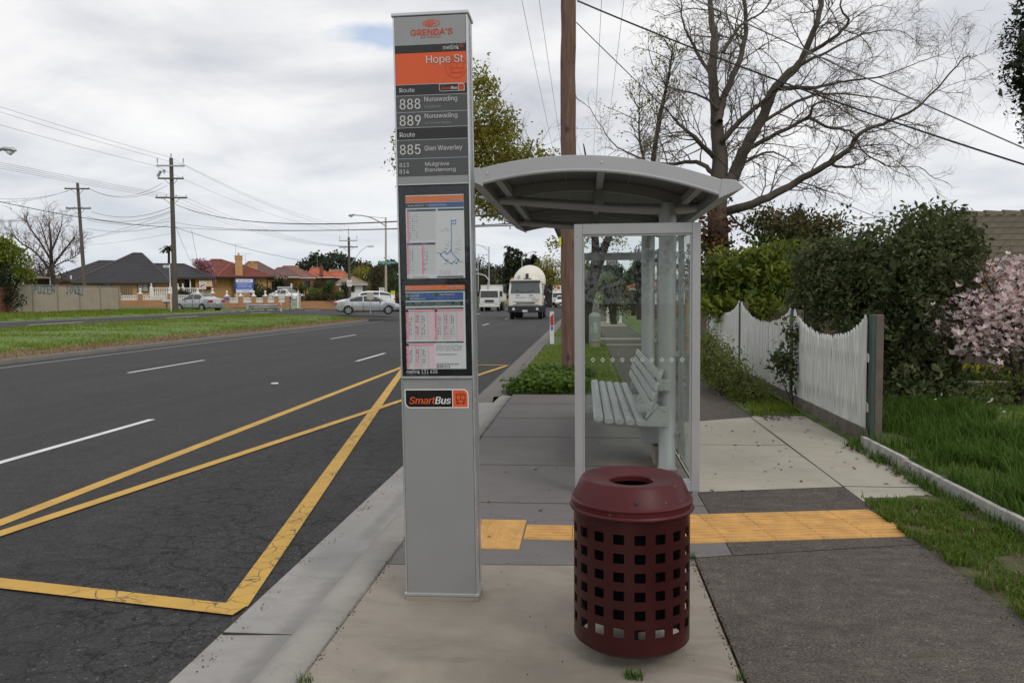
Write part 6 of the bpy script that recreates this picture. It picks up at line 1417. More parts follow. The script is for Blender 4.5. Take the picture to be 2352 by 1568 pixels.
multi('laurel_bush', 'big dark green laurel bush leaning over the white picket fence', 'bush', [(EB, L_laurel, 1500, 15, .062, .082, .034, .70), ([(e[0], tuple(r * .72 for r in e[1])) for e in EB], L_laurel, 260, 12, .12, .16, .09, .2)], .06)
EL = [pell(1740, 640, 92, 62, 17), pell(1680, 622, 55, 42, 16.5), pell(1800, 600, 60, 38, 17.5), pell(1700, 698, 85, 30, 16.5), pell(1645, 665, 30, 60, 17)]
multi('garden_shrub', 'bright lime green layered shrub behind the white picket fence', 'shrub', [(EL, L_lime, 480, 15, .11, .15, .055, .6), ([(e[0], tuple(r * .7 for r in e[1])) for e in EL], L_green, 90, 12, .2, .25, .14, .2)], .05)
ER = [pell(1830, 530, 60, 40, 20), pell(1765, 515, 55, 32, 21), pell(1880, 545, 40, 36, 19), pell(1910, 520, 36, 30, 19)]
multi('garden_shrub', 'olive and rust mixed thin shrub rising behind the lime green shrub', 'shrub', [(ER, L_mixed, 230, 12, .14, .12, .06, .3), (ER, L_brown, 34, 9, .14, .12, .06, .3), ([pell(1850, 600, 90, 60, 20), pell(1780, 570, 60, 40, 20.5)], L_green, 150, 12, .2, .18, .08, .3)], .04)
t = thing('conifer', 'small dark pointed conifer beyond the shrubs right of the bare tree', 'tree', base(1832, 34)); PP = []
for k in range(170): u = rnd.random() ** .8; a = rnd.uniform(0, 6.28); c = D(1832, 478 + u * 150, 34); r = (4 + u * 42) * 34 / F * rnd.uniform(.5, 1); PP.append(np.array(c) + [r * math.cos(a), r * math.sin(a), -.12 * r] + nrg.normal(size=(12, 3)) * .12)
foliage('crown', np.concatenate(PP), .22, .07, L_dark, t); tb = Tubes(); tb.add(np.array([D(1832, 690, 34), D(1832, 484, 34)]), [.16, .02], 6); tb.build('trunk', m_barkd, t)
# cypress that hangs in at the top right corner
E = [pell(2492, 120, 150, 190, 10.5), pell(2455, 40, 120, 170, 10.5), pell(2470, 220, 118, 130, 10.4), pell(2515, -120, 130, 200, 10.6), pell(2535, 310, 120, 90, 10.5), pell(2590, 450, 130, 150, 10.6), pell(2630, 640, 150, 190, 10.6), pell(2428, 150, 100, 90, 10.4), pell(2432, 240, 78, 70, 10.4)]
multi('cypress', 'dark dense cypress hanging in at the upper right corner', 'tree', [(E, L_dark, 1500, 18, .06, .065, .022, .72), ([(e[0], tuple(r * .8 for r in e[1])) for e in E], L_dark, 420, 12, .14, .13, .08, .1)], .12)
# climber and weeds on the pickets
t = thing('climbing_plant', 'dark leafed climber sprawling over the picket fence post', 'climber', (2.8, 10.9, 0)); tb = Tubes(); PP = []
for pts in ([(1822, 960), (1818, 880), (1808, 820), (1815, 760), (1812, 730)], [(1822, 950), (1840, 880), (1838, 800), (1822, 730)], [(1822, 930), (1790, 860), (1775, 820)], [(1850, 960), (1862, 890), (1890, 860), (1905, 880)], [(1850, 950), (1855, 880), (1850, 850)], [(1860, 930), (1885, 900), (1880, 925)]):
    Q = smooth(np.array([np.array(D(a, b, 10.6)) for a, b in pts]), 4); tb.add(Q, np.linspace(.008, .003, len(Q)), 4); m = int(len(Q) * 5); i = nrg.integers(3, len(Q), m); PP.append(Q[i] + nrg.normal(size=(m, 3)) * [.07, .05, .06])
tb.build('stems', m_barkd, t); P, _ = shell([pell(1812, 815, 26, 60, 10.6, .08), pell(1795, 830, 24, 30, 10.6, .08), pell(1835, 790, 16, 45, 10.6, .06)], 60, 6, .05, .2); PP.append(P); foliage('foliage', np.concatenate(PP), .085, .042, L_laurel, t)
EW = [pell(1640, 830, 42, 55, 12.6, .35), pell(1668, 850, 36, 48, 11.9, .3), pell(1700, 880, 36, 45, 11.3, .25), pell(1625, 800, 24, 42, 13.4, .3), pell(1735, 905, 32, 28, 11, .25)]
t = multi('weedy_shrub', 'feathery green weedy shrub growing against the far pickets', 'shrub', [(EW, L_weed, 300, 15, .08, .065, .022, .2), (EW, L_sage, 60, 10, .08, .06, .02, .5)], .015)

# magnolia
YM = 9.7; t = thing('magnolia_tree', 'magnolia tree full of pink and white blossoms at the right edge', 'tree', base(2330, YM)); tb = Tubes(); tl = []
for pts in ([(2335, 960), (2330, 850), (2300, 760), (2250, 700), (2200, 680)], [(2335, 940), (2350, 800), (2345, 700), (2330, 620)], [(2340, 930), (2400, 780), (2420, 650)], [(2320, 800), (2260, 790), (2190, 780), (2165, 770)], [(2340, 760), (2290, 690), (2260, 640)], [(2300, 760), (2220, 740), (2170, 735)], [(2345, 850), (2300, 830), (2230, 810)]):
    Q = smooth(px_path(pts, YM, .15), 4); tb.add(Q, np.linspace(.03, .006, len(Q)), 5)
    for q in Q[3:]:
        for k in range(2): d = unit(1)[0]; d[2] = abs(d[2]) * .8; grow(tb, q, d, nrg.uniform(.2, .5), .006, 0, (2, 1), tl, .2, .4, 1)
tb.build('trunk', m_barkd, t); tl = np.array(tl); EM = [pell(2300, 680, 70, 70, YM, .6), pell(2250, 730, 90, 50, YM, .6), pell(2340, 720, 60, 100, YM, .6), pell(2240, 790, 80, 35, YM, .5), pell(2390, 720, 60, 120, YM, .6), pell(2330, 620, 40, 30, YM, .4), pell(2185, 760, 34, 26, YM, .4)]
C_, _ = shell(EM, 620, 1, .05, .2); C_ = np.concatenate([C_, tl[nrg.choice(len(tl), min(110, len(tl)), False)]]); n = len(C_); VV = []
for c in C_:
    ax = unit(1)[0]; ax[2] = abs(ax[2]) + .5; ax /= np.linalg.norm(ax); u = np.cross(ax, [1, 0, .2]); u /= np.linalg.norm(u); w = np.cross(ax, u); k = nrg.integers(5, 8); op = nrg.uniform(.35, 1.25)
    for j in range(k):
        a = 2 * math.pi * j / k + nrg.uniform(-.3, .3); r = u * math.cos(a) + w * math.sin(a); s_ = -u * math.sin(a) + w * math.cos(a); l = nrg.uniform(.042, .075); l *= .95; d = ax * math.cos(op) + r * math.sin(op); d2 = ax * math.cos(op * 1.5) + r * math.sin(op * 1.5); VV += [c, c + d * l * .55 + s_ * .015, c + d * l * .6 + d2 * l * .5, c + d * l * .55 - s_ * .015]
np_mesh('blossoms', np.array(VV), np.arange(len(VV)).reshape(-1, 4), L_pink, t, True)
P, _ = shell(EM, 50, 3, .06, .2); foliage('young_leaves', P, .05, .02, L_weed, t)
t = thing('flower_patch', 'patch of yellow flowers above the low concrete garden wall', 'flowers', (6.0, 11.8, .1)); q = nrg.uniform(size=(900, 3)); X0, X1 = D(2180, 870, 11.8).x, D(2400, 870, 11.8).x; P = np.stack([X0 + q[:, 0] * (X1 - X0), 11.75 + q[:, 1] * .7, .1 + q[:, 2] * .32], 1); foliage('leaves', P, .06, .05, L_grass, t, .6)
q = nrg.uniform(size=(120, 3)); P = np.stack([X0 + q[:, 0] ** 1.3 * (X1 - X0), 11.7 + q[:, 1] * .5, .33 + q[:, 2] * .14], 1); foliage('blooms', P, .05, .045, L_yel, t)
multi('garden_shrub', 'loose olive shrub on the lawn under the magnolia', 'shrub', [([pell(2330, 880, 60, 40, 9.6, .4), pell(2290, 905, 40, 25, 9.6, .3), pell(2390, 880, 50, 55, 9.6, .4)], L_weed, 130, 9, .08, .06, .022, .2)], .012)

# ------------------------------------------------------------------ grass, weeds and leaf litter
def blades(name, P, h0, h1, w, mat, lean=.5, kind='stuff'):
    n = len(P); h = nrg.uniform(h0, h1, (n, 1)); a = nrg.uniform(0, 2 * np.pi, n); d = np.stack([np.cos(a), np.sin(a), np.zeros(n)], 1); s = np.stack([-np.sin(a), np.cos(a), np.zeros(n)], 1) * w * nrg.uniform(.7, 1.3, (n, 1)); up = np.array([0, 0, 1.0]); ln = nrg.uniform(.1, 1, (n, 1)) * lean
    V = np.empty((n, 6, 3)); V[:, 0] = P - s / 2; V[:, 1] = P + s / 2; m = P + up * h * .6 + d * h * ln * .35; V[:, 2] = m + s * .38; V[:, 3] = m - s * .38; tp = P + up * h * (1 - ln * .25) + d * h * ln; V[:, 4] = tp + s * .06; V[:, 5] = tp - s * .06
    b = np.arange(n)[:, None] * 6; Fc = np.concatenate([b + [0, 1, 2, 3], b + [3, 2, 4, 5]]); o = np_mesh(name, V.reshape(-1, 3), Fc, mat); return tag(o, kind=kind)
def scatter(n, x0, x1, y0, y1, zf, clump=0, cr=.08):
    if clump: c = np.stack([nrg.uniform(x0, x1, clump), nrg.uniform(y0, y1, clump)], 1); XY = c[nrg.integers(clump, size=n)] + nrg.normal(size=(n, 2)) * cr; XY[:, 0] = np.clip(XY[:, 0], x0, x1)
    else: XY = np.stack([nrg.uniform(x0, x1, n), nrg.uniform(y0, y1, n)], 1)
    return np.stack([XY[:, 0], XY[:, 1], [zf(x, y) for x, y in XY]], 1)
lz = lambda x, y: .03 + max(0, min(.16, .1 * (x - 2.85))) + .03 * math.sin(2.1 * x + 1.3 * y)
P = np.concatenate([scatter(15000, 2.73, 4.4, 3.2, 8.2, lz, 420, .10), scatter(6000, 2.95, 4.2, 7.6, 9.6, lz, 160, .1)]); blades('tall_grass', P[np.sin(P[:, 0] * 5.1 + 2) + np.sin(P[:, 1] * 3.7) > -1.25], .07, .23, .008, L_grass, 1.0)
P = np.concatenate([scatter(15000, 3.6, 8.5, 5.5, 12.5, lz, 900, .12), scatter(9000, 2.74, 5.0, 2.8, 7.0, lz)]); blades('lawn_grass', P, .03, .09, .010, L_verge, .9)
vz = lambda x, y: .006
P = scatter(18000, 1.97, 2.66, 2.3, 5.74, vz, 420, .07); e_ = 1.99 + .10 * np.sin(P[:, 1] * 3.1 + 1) * np.sin(P[:, 1] * 9.1) ** 2; bare = np.sin(P[:, 0] * 9 + P[:, 1] * 4.1) + np.sin(P[:, 1] * 7.7 - P[:, 0] * 3) + (P[:, 0] - 2.25) * 2.2; m = (P[:, 0] > e_) & (bare < 1.25); blades('verge_grass', P[m], .025, .07, .007, L_verge, 1.0)
P = scatter(1300, 2.03, 2.66, 2.3, 5.74, vz, 120, .08); blades('dry_grass', P, .02, .06, .006, L_straw, 1.3)
P = scatter(2600, 2.56, 2.70, 2.4, 8.0, vz, 160, .05); blades('edge_grass', P, .02, .11, .007, L_grass, .9)
P = scatter(6000, 2.08, 2.78, 9.95, 18, vz, 320, .1); blades('verge_grass', P, .03, .12, .009, L_lawn, .9)
P = scatter(9000, -1.2, .58, 12.2, 24, lambda x, y: .02, 500, .12); blades('verge_grass', P, .03, .10, .010, L_lawn, .9)
P = scatter(5000, -1.2, .58, 28.5, 60, lambda x, y: .02 + hill(y), 300, .2); blades('verge_grass', P, .05, .14, .02, L_lawn, .9)
# broad leafed weeds round the foot of the brown pole
cl = np.stack([nrg.uniform(-1.22, .05, 190), nrg.uniform(12.05, 14.9, 190)], 1); cl = cl[(cl[:, 0] > -1.2 + .10 * (cl[:, 1] - 12))]; k = nrg.integers(len(cl), size=4600); P = np.stack([cl[k, 0] + nrg.normal(size=4600) * .09, cl[k, 1] + nrg.normal(size=4600) * .09, nrg.uniform(.02, .26, 4600) * (.5 + .5 * np.sin(k * 1.7) ** 2)], 1)
P = P[P[:, 1] > 11.95]; V, Fc = leaf_quads(P, .075, .065, .75); L_mallow = leafmat('leaf_mallow', (.05, .10, .012), (.09, .16, .02), (.15, .22, .04), .3); o = tag(np_mesh('roadside_weeds', V, Fc, L_mallow), kind='stuff')
P = scatter(2200, -1.15, .0, 12.0, 15, vz, 90, .07); blades('weed_grass', P, .08, .24, .008, L_grass, .8)
for (px, py, n, r) in ((1455, 1556, 110, .035), (700, 1566, 40, .03), (1590, 1283, 34, .015), (1702, 1562, 24, .015)):
    g = G(px, py); P = np.stack([g.x + np.clip(nrg.normal(size=n), -1.3, 1.3) * r * .7, g.y + np.clip(nrg.normal(size=n), -1.3, 1.3) * r * .5, np.zeros(n)], 1); tag(blades('grass_tuft', P, .015, .055, .003, L_grass, 1.0, None), {1455: 'green grass tuft growing under the front of the maroon bin', 700: 'grass tuft by the kerb joint at the bottom of the view', 1590: 'small grass tuft at the slab corner beside the maroon bin', 1702: 'small weed in the path joint at the bottom of the view'}[px], 'grass tuft')
rz = lambda x, y: road_z(x, y) + .15
P = scatter(26000, -22.7, -15.75, 17, 54, rz, 1500, .35); blades('median_grass', P, .05, .13, .028, L_lawn, .8)
P = scatter(7000, -15.95, -14.95, 17, 54, lambda x, y: road_z(x, y) + .11, 400, .2); blades('dry_grass', P, .04, .11, .02, L_straw, .9)
P = scatter(11000, -35.3, -29.0, 34, 60, lambda x, y: ground_z(x, y) + .03, 500, .3); blades('far_grass', P, .06, .17, .04, L_lawn, .8)
# grit along joints and gutter
P = np.concatenate([scatter(420, -1.76, -1.66, 2.2, 11.4, lambda x, y: -.111, 90, .03), scatter(500, -1.14, -1.10, 2.2, 12, lambda x, y: .002), scatter(420, .585, .635, 2.2, 4.5, lambda x, y: .002), scatter(200, 1.9, 2.05, 2.6, 4.8, lambda x, y: .003), scatter(260, -1.1, 2.0, 2.4, 9, lambda x, y: .003)]); V, Fc = leaf_quads(P, .009, .008, .3); tag(np_mesh('grit', V, Fc, L_dead), kind='stuff')
# fallen leaves by the pickets and along the edges
q = np.concatenate([scatter(520, 2.15, 2.76, 9.6, 11.2, lambda x, y: .012, 60, .09), scatter(220, 2.2, 2.64, 3.0, 5.7, lambda x, y: .03, 40, .07), scatter(60, .9, 2.7, 6, 9.6, lambda x, y: .006), scatter(90, 2.5, 2.66, 5.8, 8, lambda x, y: .01), scatter(14, -1.0, .8, 4.6, 7, lambda x, y: .006)]); V, Fc = leaf_quads(q, .045, .024, .9); V[:, 2] = np.maximum(V[:, 2] * .45 + .004, .0035); tag(np_mesh('leaf_litter', V, Fc, L_dead), kind='stuff')
q = scatter(34, 3.8, 7, 7.5, 10.5, lambda x, y: lz(x, y) + .15); V, Fc = leaf_quads(q, .05, .03); tag(np_mesh('fallen_petals', V, Fc, L_whitef), kind='stuff')

# ------------------------------------------------------------------ trees and shrubs of the far side
E = [pell(30, 600, 44, 42, 45.5), pell(8, 580, 40, 34, 45.5), pell(50, 630, 30, 26, 45.5), pell(-40, 610, 50, 70, 45.5), pell(-10, 560, 30, 22, 45.5)]
bush('leafy_bush', 'yellow green bushy tree at the left edge above the beige fence', 'tree', E, L_lime, 260, 13, .16, .22, .10, .12)
E = [pell(12, 668, 28, 34, 44.6), pell(32, 690, 18, 20, 44.6), pell(0, 640, 30, 40, 44.6)]; bush('grey_shrub', 'dark feathery shrub over the left end of the beige fence', 'shrub', E, L_dark, 110, 11, .16, .2, .06, None)
YL = 64; lt = thing('bare_tree', 'small leafless tree with pinkish twigs behind the beige steel fence', 'tree', base(128, YL)); tt_, tw_ = Tubes(), Tubes(); tips = []
for pts, r0, r1 in (([(132, 690), (126, 650), (119, 618), (118, 590), (116, 545), (112, 510)], .26, .05), ([(121, 630), (100, 600), (75, 575), (45, 555), (22, 530)], .12, .03), ([(119, 612), (140, 585), (160, 560), (172, 545)], .11, .03), ([(118, 600), (95, 560), (70, 525), (58, 505)], .10, .03), ([(117, 580), (132, 545), (142, 515)], .09, .03), ([(122, 635), (95, 632), (75, 622), (60, 615)], .07, .03), ([(118, 592), (104, 548), (92, 510)], .07, .025), ([(119, 615), (148, 600), (172, 590), (182, 580)], .06, .02)):
    Q = smooth(px_path(pts, YL, .25), 4); tt_.add(Q, np.linspace(r0, r1, len(Q)), 7)
    for i in range(3, len(Q) - 1):
        for k in range(2): t_ = Q[i + 1] - Q[i]; t_ /= np.linalg.norm(t_); d = t_ * .8 + unit(1)[0] * .7; d[2] += .35; grow(tw_, Q[i], d / np.linalg.norm(d), nrg.uniform(.8, 1.9), .03, 0, (3.5, 2.5), tips, .25, .5, 2)
tt_.build('trunk', m_barkd, lt); tw_.build('twigs', m_twigr, lt)
FT = [('dark rounded tree behind the bare tree and carport', 100, 578, 660, 110, 78, L_dark, 110), ('far dark tree between the charcoal and dark red roofs', 498, 588, 640, 36, 110, L_dark, 50), 
      ('dark olive shrub right of the blue signboard', 590, 636, 700, 50, 80, L_green, 80), ('low dark shrub under the purple brown roof', 622, 655, 700, 44, 84, L_dark, 60), ('dark tree before the brown tiled roofs', 652, 630, 690, 64, 98, L_dark, 100), ('olive shrub above the white driveway car', 690, 640, 695, 44, 92, L_green, 70), ('rusty dark tree in front of the terracotta roof', 728, 632, 694, 44, 96, L_redg, 80), ('bright green shrub behind the pink hedge', 714, 655, 696, 42, 84, L_weed, 80), ('green tree left of the speed sign', 755, 636, 698, 42, 92, L_green, 90), ('small pale shrub at the end of the garden wall', 778, 656, 704, 24, 82, L_weed, 50), ('dark shrub under the speed sign', 795, 640, 700, 30, 98, L_dark, 60), ('yellow green tree behind the small white house', 828, 600, 668, 70, 150, L_olive, 110), ('tall rust coloured tree left of the cream lamp', 866, 594, 690, 54, 135, L_redg, 120), ('grey green tree right of the cream lamp', 902, 614, 700, 60, 118, L_green, 110), ('dark tree at the back above the green street blade', 890, 596, 660, 90, 190, L_dark, 100), ('low dark shrub behind the yellow notice', 905, 672, 708, 50, 100, L_dark, 60),
      ('dark tree top left of the tipper box', 1086, 578, 668, 60, 170, L_dark, 90), ('brown scrub tree behind the tipper truck', 1122, 612, 680, 70, 165, L_redg, 80), ('dark tree behind the far power poles', 1105, 604, 670, 60, 240, L_dark, 70), ('dark shrub at the kerb beside the tipper truck', 1092, 668, 712, 30, 105, L_green, 50),
      ('yellow green street tree beyond the mixer truck', 1268, 572, 672, 80, 112, L_olive, 150), ('smaller olive street tree just right of the mixer drum', 1234, 596, 676, 52, 160, L_olive, 90), ('pale blossoming tree low beside the far road', 1262, 630, 672, 60, 130, L_sage, 70), ('round red tipped photinia bush seen through the shelter glass', 1410, 628, 722, 92, 42, L_redg, 170), ('green tree behind the leaning trunk', 1352, 575, 700, 52, 80, L_olive, 90), ('lime green tree on the hill seen through the glass', 1396, 608, 680, 46, 100, L_lime, 80), ('dark round tree right of the grey block on the hill', 1424, 598, 650, 34, 240, L_dark, 50), ('far grey green tree on the hill beside the column', 1446, 606, 660, 40, 300, L_green, 50), ('dark overhanging tree beside the near shelter column', 1470, 536, 690, 54, 48, L_dark, 130), ('low green bushes before the orange house', 1452, 664, 715, 40, 58, L_green, 60), ('dark hedge tree far right of the orange house', 1540, 600, 700, 90, 60, L_dark, 90)]
for lb, px, yt, yb, w, Y, mat, n in FT: far_tree(lb, px, yt, yb, w, Y, mat, n, 'tree' if yb - yt > 55 else 'shrub', cat='tree' if yb - yt > 55 else 'shrub')
t = bush('flowering_hedge', 'low hedge with pinkish flowers on the tan garden wall', 'hedge', [pell(lerp(698, 770, k / 5), 684, 12, 8, 78.5, .6) for k in range(6)], L_redg, 120, 8, .14, .2, .12, None)
bush('blossom_tree', 'small pink blossoming tree between charcoal and dark red roofs', 'tree', [pell(468, 612, 18, 12, 87), pell(476, 632, 15, 18, 87), pell(458, 604, 14, 8, 87), pell(484, 650, 10, 14, 87)], L_pinkf, 110, 10, .2, .26, .15, .1)
bush('spiky_shrub', 'spiky reddish shrub in front of the porch balustrade', 'shrub', [pell(416, 676, 9, 12, 76), pell(427, 678, 9, 10, 76)], L_redg, 50, 9, .12, .5, .05, None)
t = thing('palm_tree', 'small palm top showing above the charcoal roof', 'tree', base(388, 104)); tb = Tubes(); b = np.array(base(388, 104)); tp = np.array(D(388, 570, 104)); tb.add(np.array([b, tp]), [.2, .16], 7); tb.build('trunk', m_barkd, t); VV = []
for k in range(26):
    a = rnd.uniform(0, 6.28); el = rnd.uniform(-.2, 1.2); l = rnd.uniform(1.0, 1.7); Q = [tp + np.array([math.cos(a) * math.cos(el) * l * u, math.sin(a) * math.cos(el) * l * u, math.sin(el) * l * u - .7 * u * u]) for u in np.linspace(0, 1, 5)]
    s_ = np.array([-math.sin(a), math.cos(a), 0]) * .16
    for p, q in zip(Q, Q[1:]): VV += [p - s_, p + s_, q + s_ * .7, q - s_ * .7]
np_mesh('fronds', np.array(VV), np.arange(len(VV)).reshape(-1, 4), L_dark, t, True)
for px, yt, w, Y, lb in ((1170, 568, 32, 200, 'tallest of the dark column shaped conifers'), (1189, 578, 28, 205, 'second tallest dark conifer, right against the tallest one'), (1208, 592, 26, 210, 'dark conifer left of the right pointing street lamp'), (1224, 591, 22, 212, 'dark conifer right behind the right pointing street lamp'), (1237, 604, 22, 215, 'shortest dark conifer at the right end of the row')):
    E = [pell(px, lerp(yt, 672, u), w * (.5 if u > .45 else .28 + .45 * u), 17, Y) for u in (.12, .3, .48, .66, .84, 1.0)]; bush('conifer', lb, 'tree', E, L_dark, 170, 10, .22, .8, .35, .3, 'dark conifers behind the trucks', inner=.6)
# woodland along the skyline: reads as one mass
PP = []
for px0, px1, y0, y1, Y, n in ((-260, 560, 655, 690, 150, 420), (-2400, -260, 620, 700, 90, 500), (560, 700, 640, 680, 230, 120), (690, 815, 598, 650, 230, 320), (800, 930, 604, 680, 260, 260), (930, 1090, 612, 680, 300, 260), (1090, 1260, 620, 680, 330, 240), (1190, 1330, 640, 664, 480, 200), (1330, 1480, 622, 700, 320, 240), (1470, 2700, 585, 700, 90, 900)):
    for k in range(n):
        px = rnd.uniform(px0, px1); top = y0 + 9 * math.sin(px * .031) + 5 * math.sin(px * .11 + 1); y = lerp(top, y1, rnd.random() ** 1.5); s = Y / F; c = np.array(D(px, y, Y * rnd.uniform(.94, 1.06))); PP.append(c + nrg.normal(size=(11, 3)) * 5 * s)
for k in range(900):      # added tree mass behind the viewer, unseen, to break up the glass reflection
    x = rnd.uniform(-55, 45); PP.append(np.array([x, -48 + 8 * math.sin(x * .7), rnd.uniform(.3, 5 + 2.5 * math.sin(x * .23) + 1.5 * math.sin(x * .61))]) + nrg.normal(size=(11, 3)) * .5)
V, Fc = leaf_quads(np.concatenate(PP), 1.0, .6); sc_l = np.repeat(np.clip(V.reshape(-1, 4, 3)[:, :, 1].mean(1) / 220, .45, 2.2), 4)[:, None]; ce = np.repeat(V.reshape(-1, 4, 3).mean(1), 4, 0); V = ce + (V - ce) * sc_l; tag(np_mesh('woodland', V, Fc, L_dark), kind='stuff')
# ------------------------------------------------------------------ vehicles
def paint(name, col, metal=.0, rough=.28): return plain(name, col, rough, .03, 2, 0, 60, metal, .5, .6)
m_silver = paint('car_silver', (.42, .43, .45), .5); m_carw = paint('car_white', (.74, .74, .74)); m_truckw = paint('truck_white', (.72, .71, .67)); m_darkcar = paint('car_dark', (.02, .025, .035)); m_cardgrey = paint('car_grey', (.10, .11, .12), .3)
n_ = NT('car_glass'); m_cglass = n_.fin((.015, .019, .02), .05, 0, .8)
n_ = NT('truck_glass'); m_tglass = n_.fin((.05, .065, .06), .06, 0, .9)
m_tyre = plain('tyre', (.012, .012, .012), .85, .2, 8); m_rim = plain('alloy_rim', (.45, .45, .46), .3, .05, 4, 0, 60, .6); m_tail = plain('tail_lamp', (.42, .012, .012), .2, .1, 3); m_amber = plain('indicator_amber', (.65, .16, .02), .25, .1, 3); m_hlamp = plain('headlamp', (.62, .64, .66), .12, .1, 4); m_plate = plain('number_plate', (.62, .64, .68), .4, .08, 20); m_plast = plain('black_plastic', (.02, .02, .022), .55, .1, 4); m_chrome = plain('chrome', (.6, .6, .6), .15, .03, 3, 0, 60, .9)
def wheel_parts(par, x, y, r, w, side, spokes=5, rim=True):
    mb = MB(); a = Vector((x, y - side * w, r)); b = Vector((x, y, r)); mb.tube([a, a + (b - a) * .12, a + (b - a) * .88, b], [r * .94, r, r, r * .94], 22); wo = mb.build('wheel', m_tyre, par, smooth=True)
    mb = MB(); o = Vector((0, side * .006, 0)); R2 = r * .62; P = []; n = 30
    for k in range(n): t = 2 * math.pi * k / n; P.append((x + R2 * math.cos(t), y + o.y, r + R2 * math.sin(t)))
    mb.m(1).poly(P if side < 0 else P[::-1])
    for k in range(spokes):
        t = 2 * math.pi * k / spokes + .3; d = Vector((math.cos(t), 0, math.sin(t))); q = Vector((-d.z, 0, d.x)); c = Vector((x, y + side * .012, r)); mb.m(0); Q = [c + d * R2 * .1 + q * R2 * .16, c + d * R2 * .98 + q * R2 * .2, c + d * R2 * .98 - q * R2 * .2, c + d * R2 * .1 - q * R2 * .16]; mb.add([tuple(v) for v in Q], [(0, 1, 2, 3) if side > 0 else (3, 2, 1, 0)])
    a_ = [(x + R2 * math.cos(2 * math.pi * k / n), y + side * .013, r + R2 * math.sin(2 * math.pi * k / n)) for k in range(n)]; b_ = [(x + R2 * .86 * math.cos(2 * math.pi * k / n), y + side * .013, r + R2 * .86 * math.sin(2 * math.pi * k / n)) for k in range(n)]
    mb.add(a_ + b_, [(k, (k + 1) % n, n + (k + 1) % n, n + k) for k in range(n)]); mb.build('rim', [m_rim, m_plast], wo)
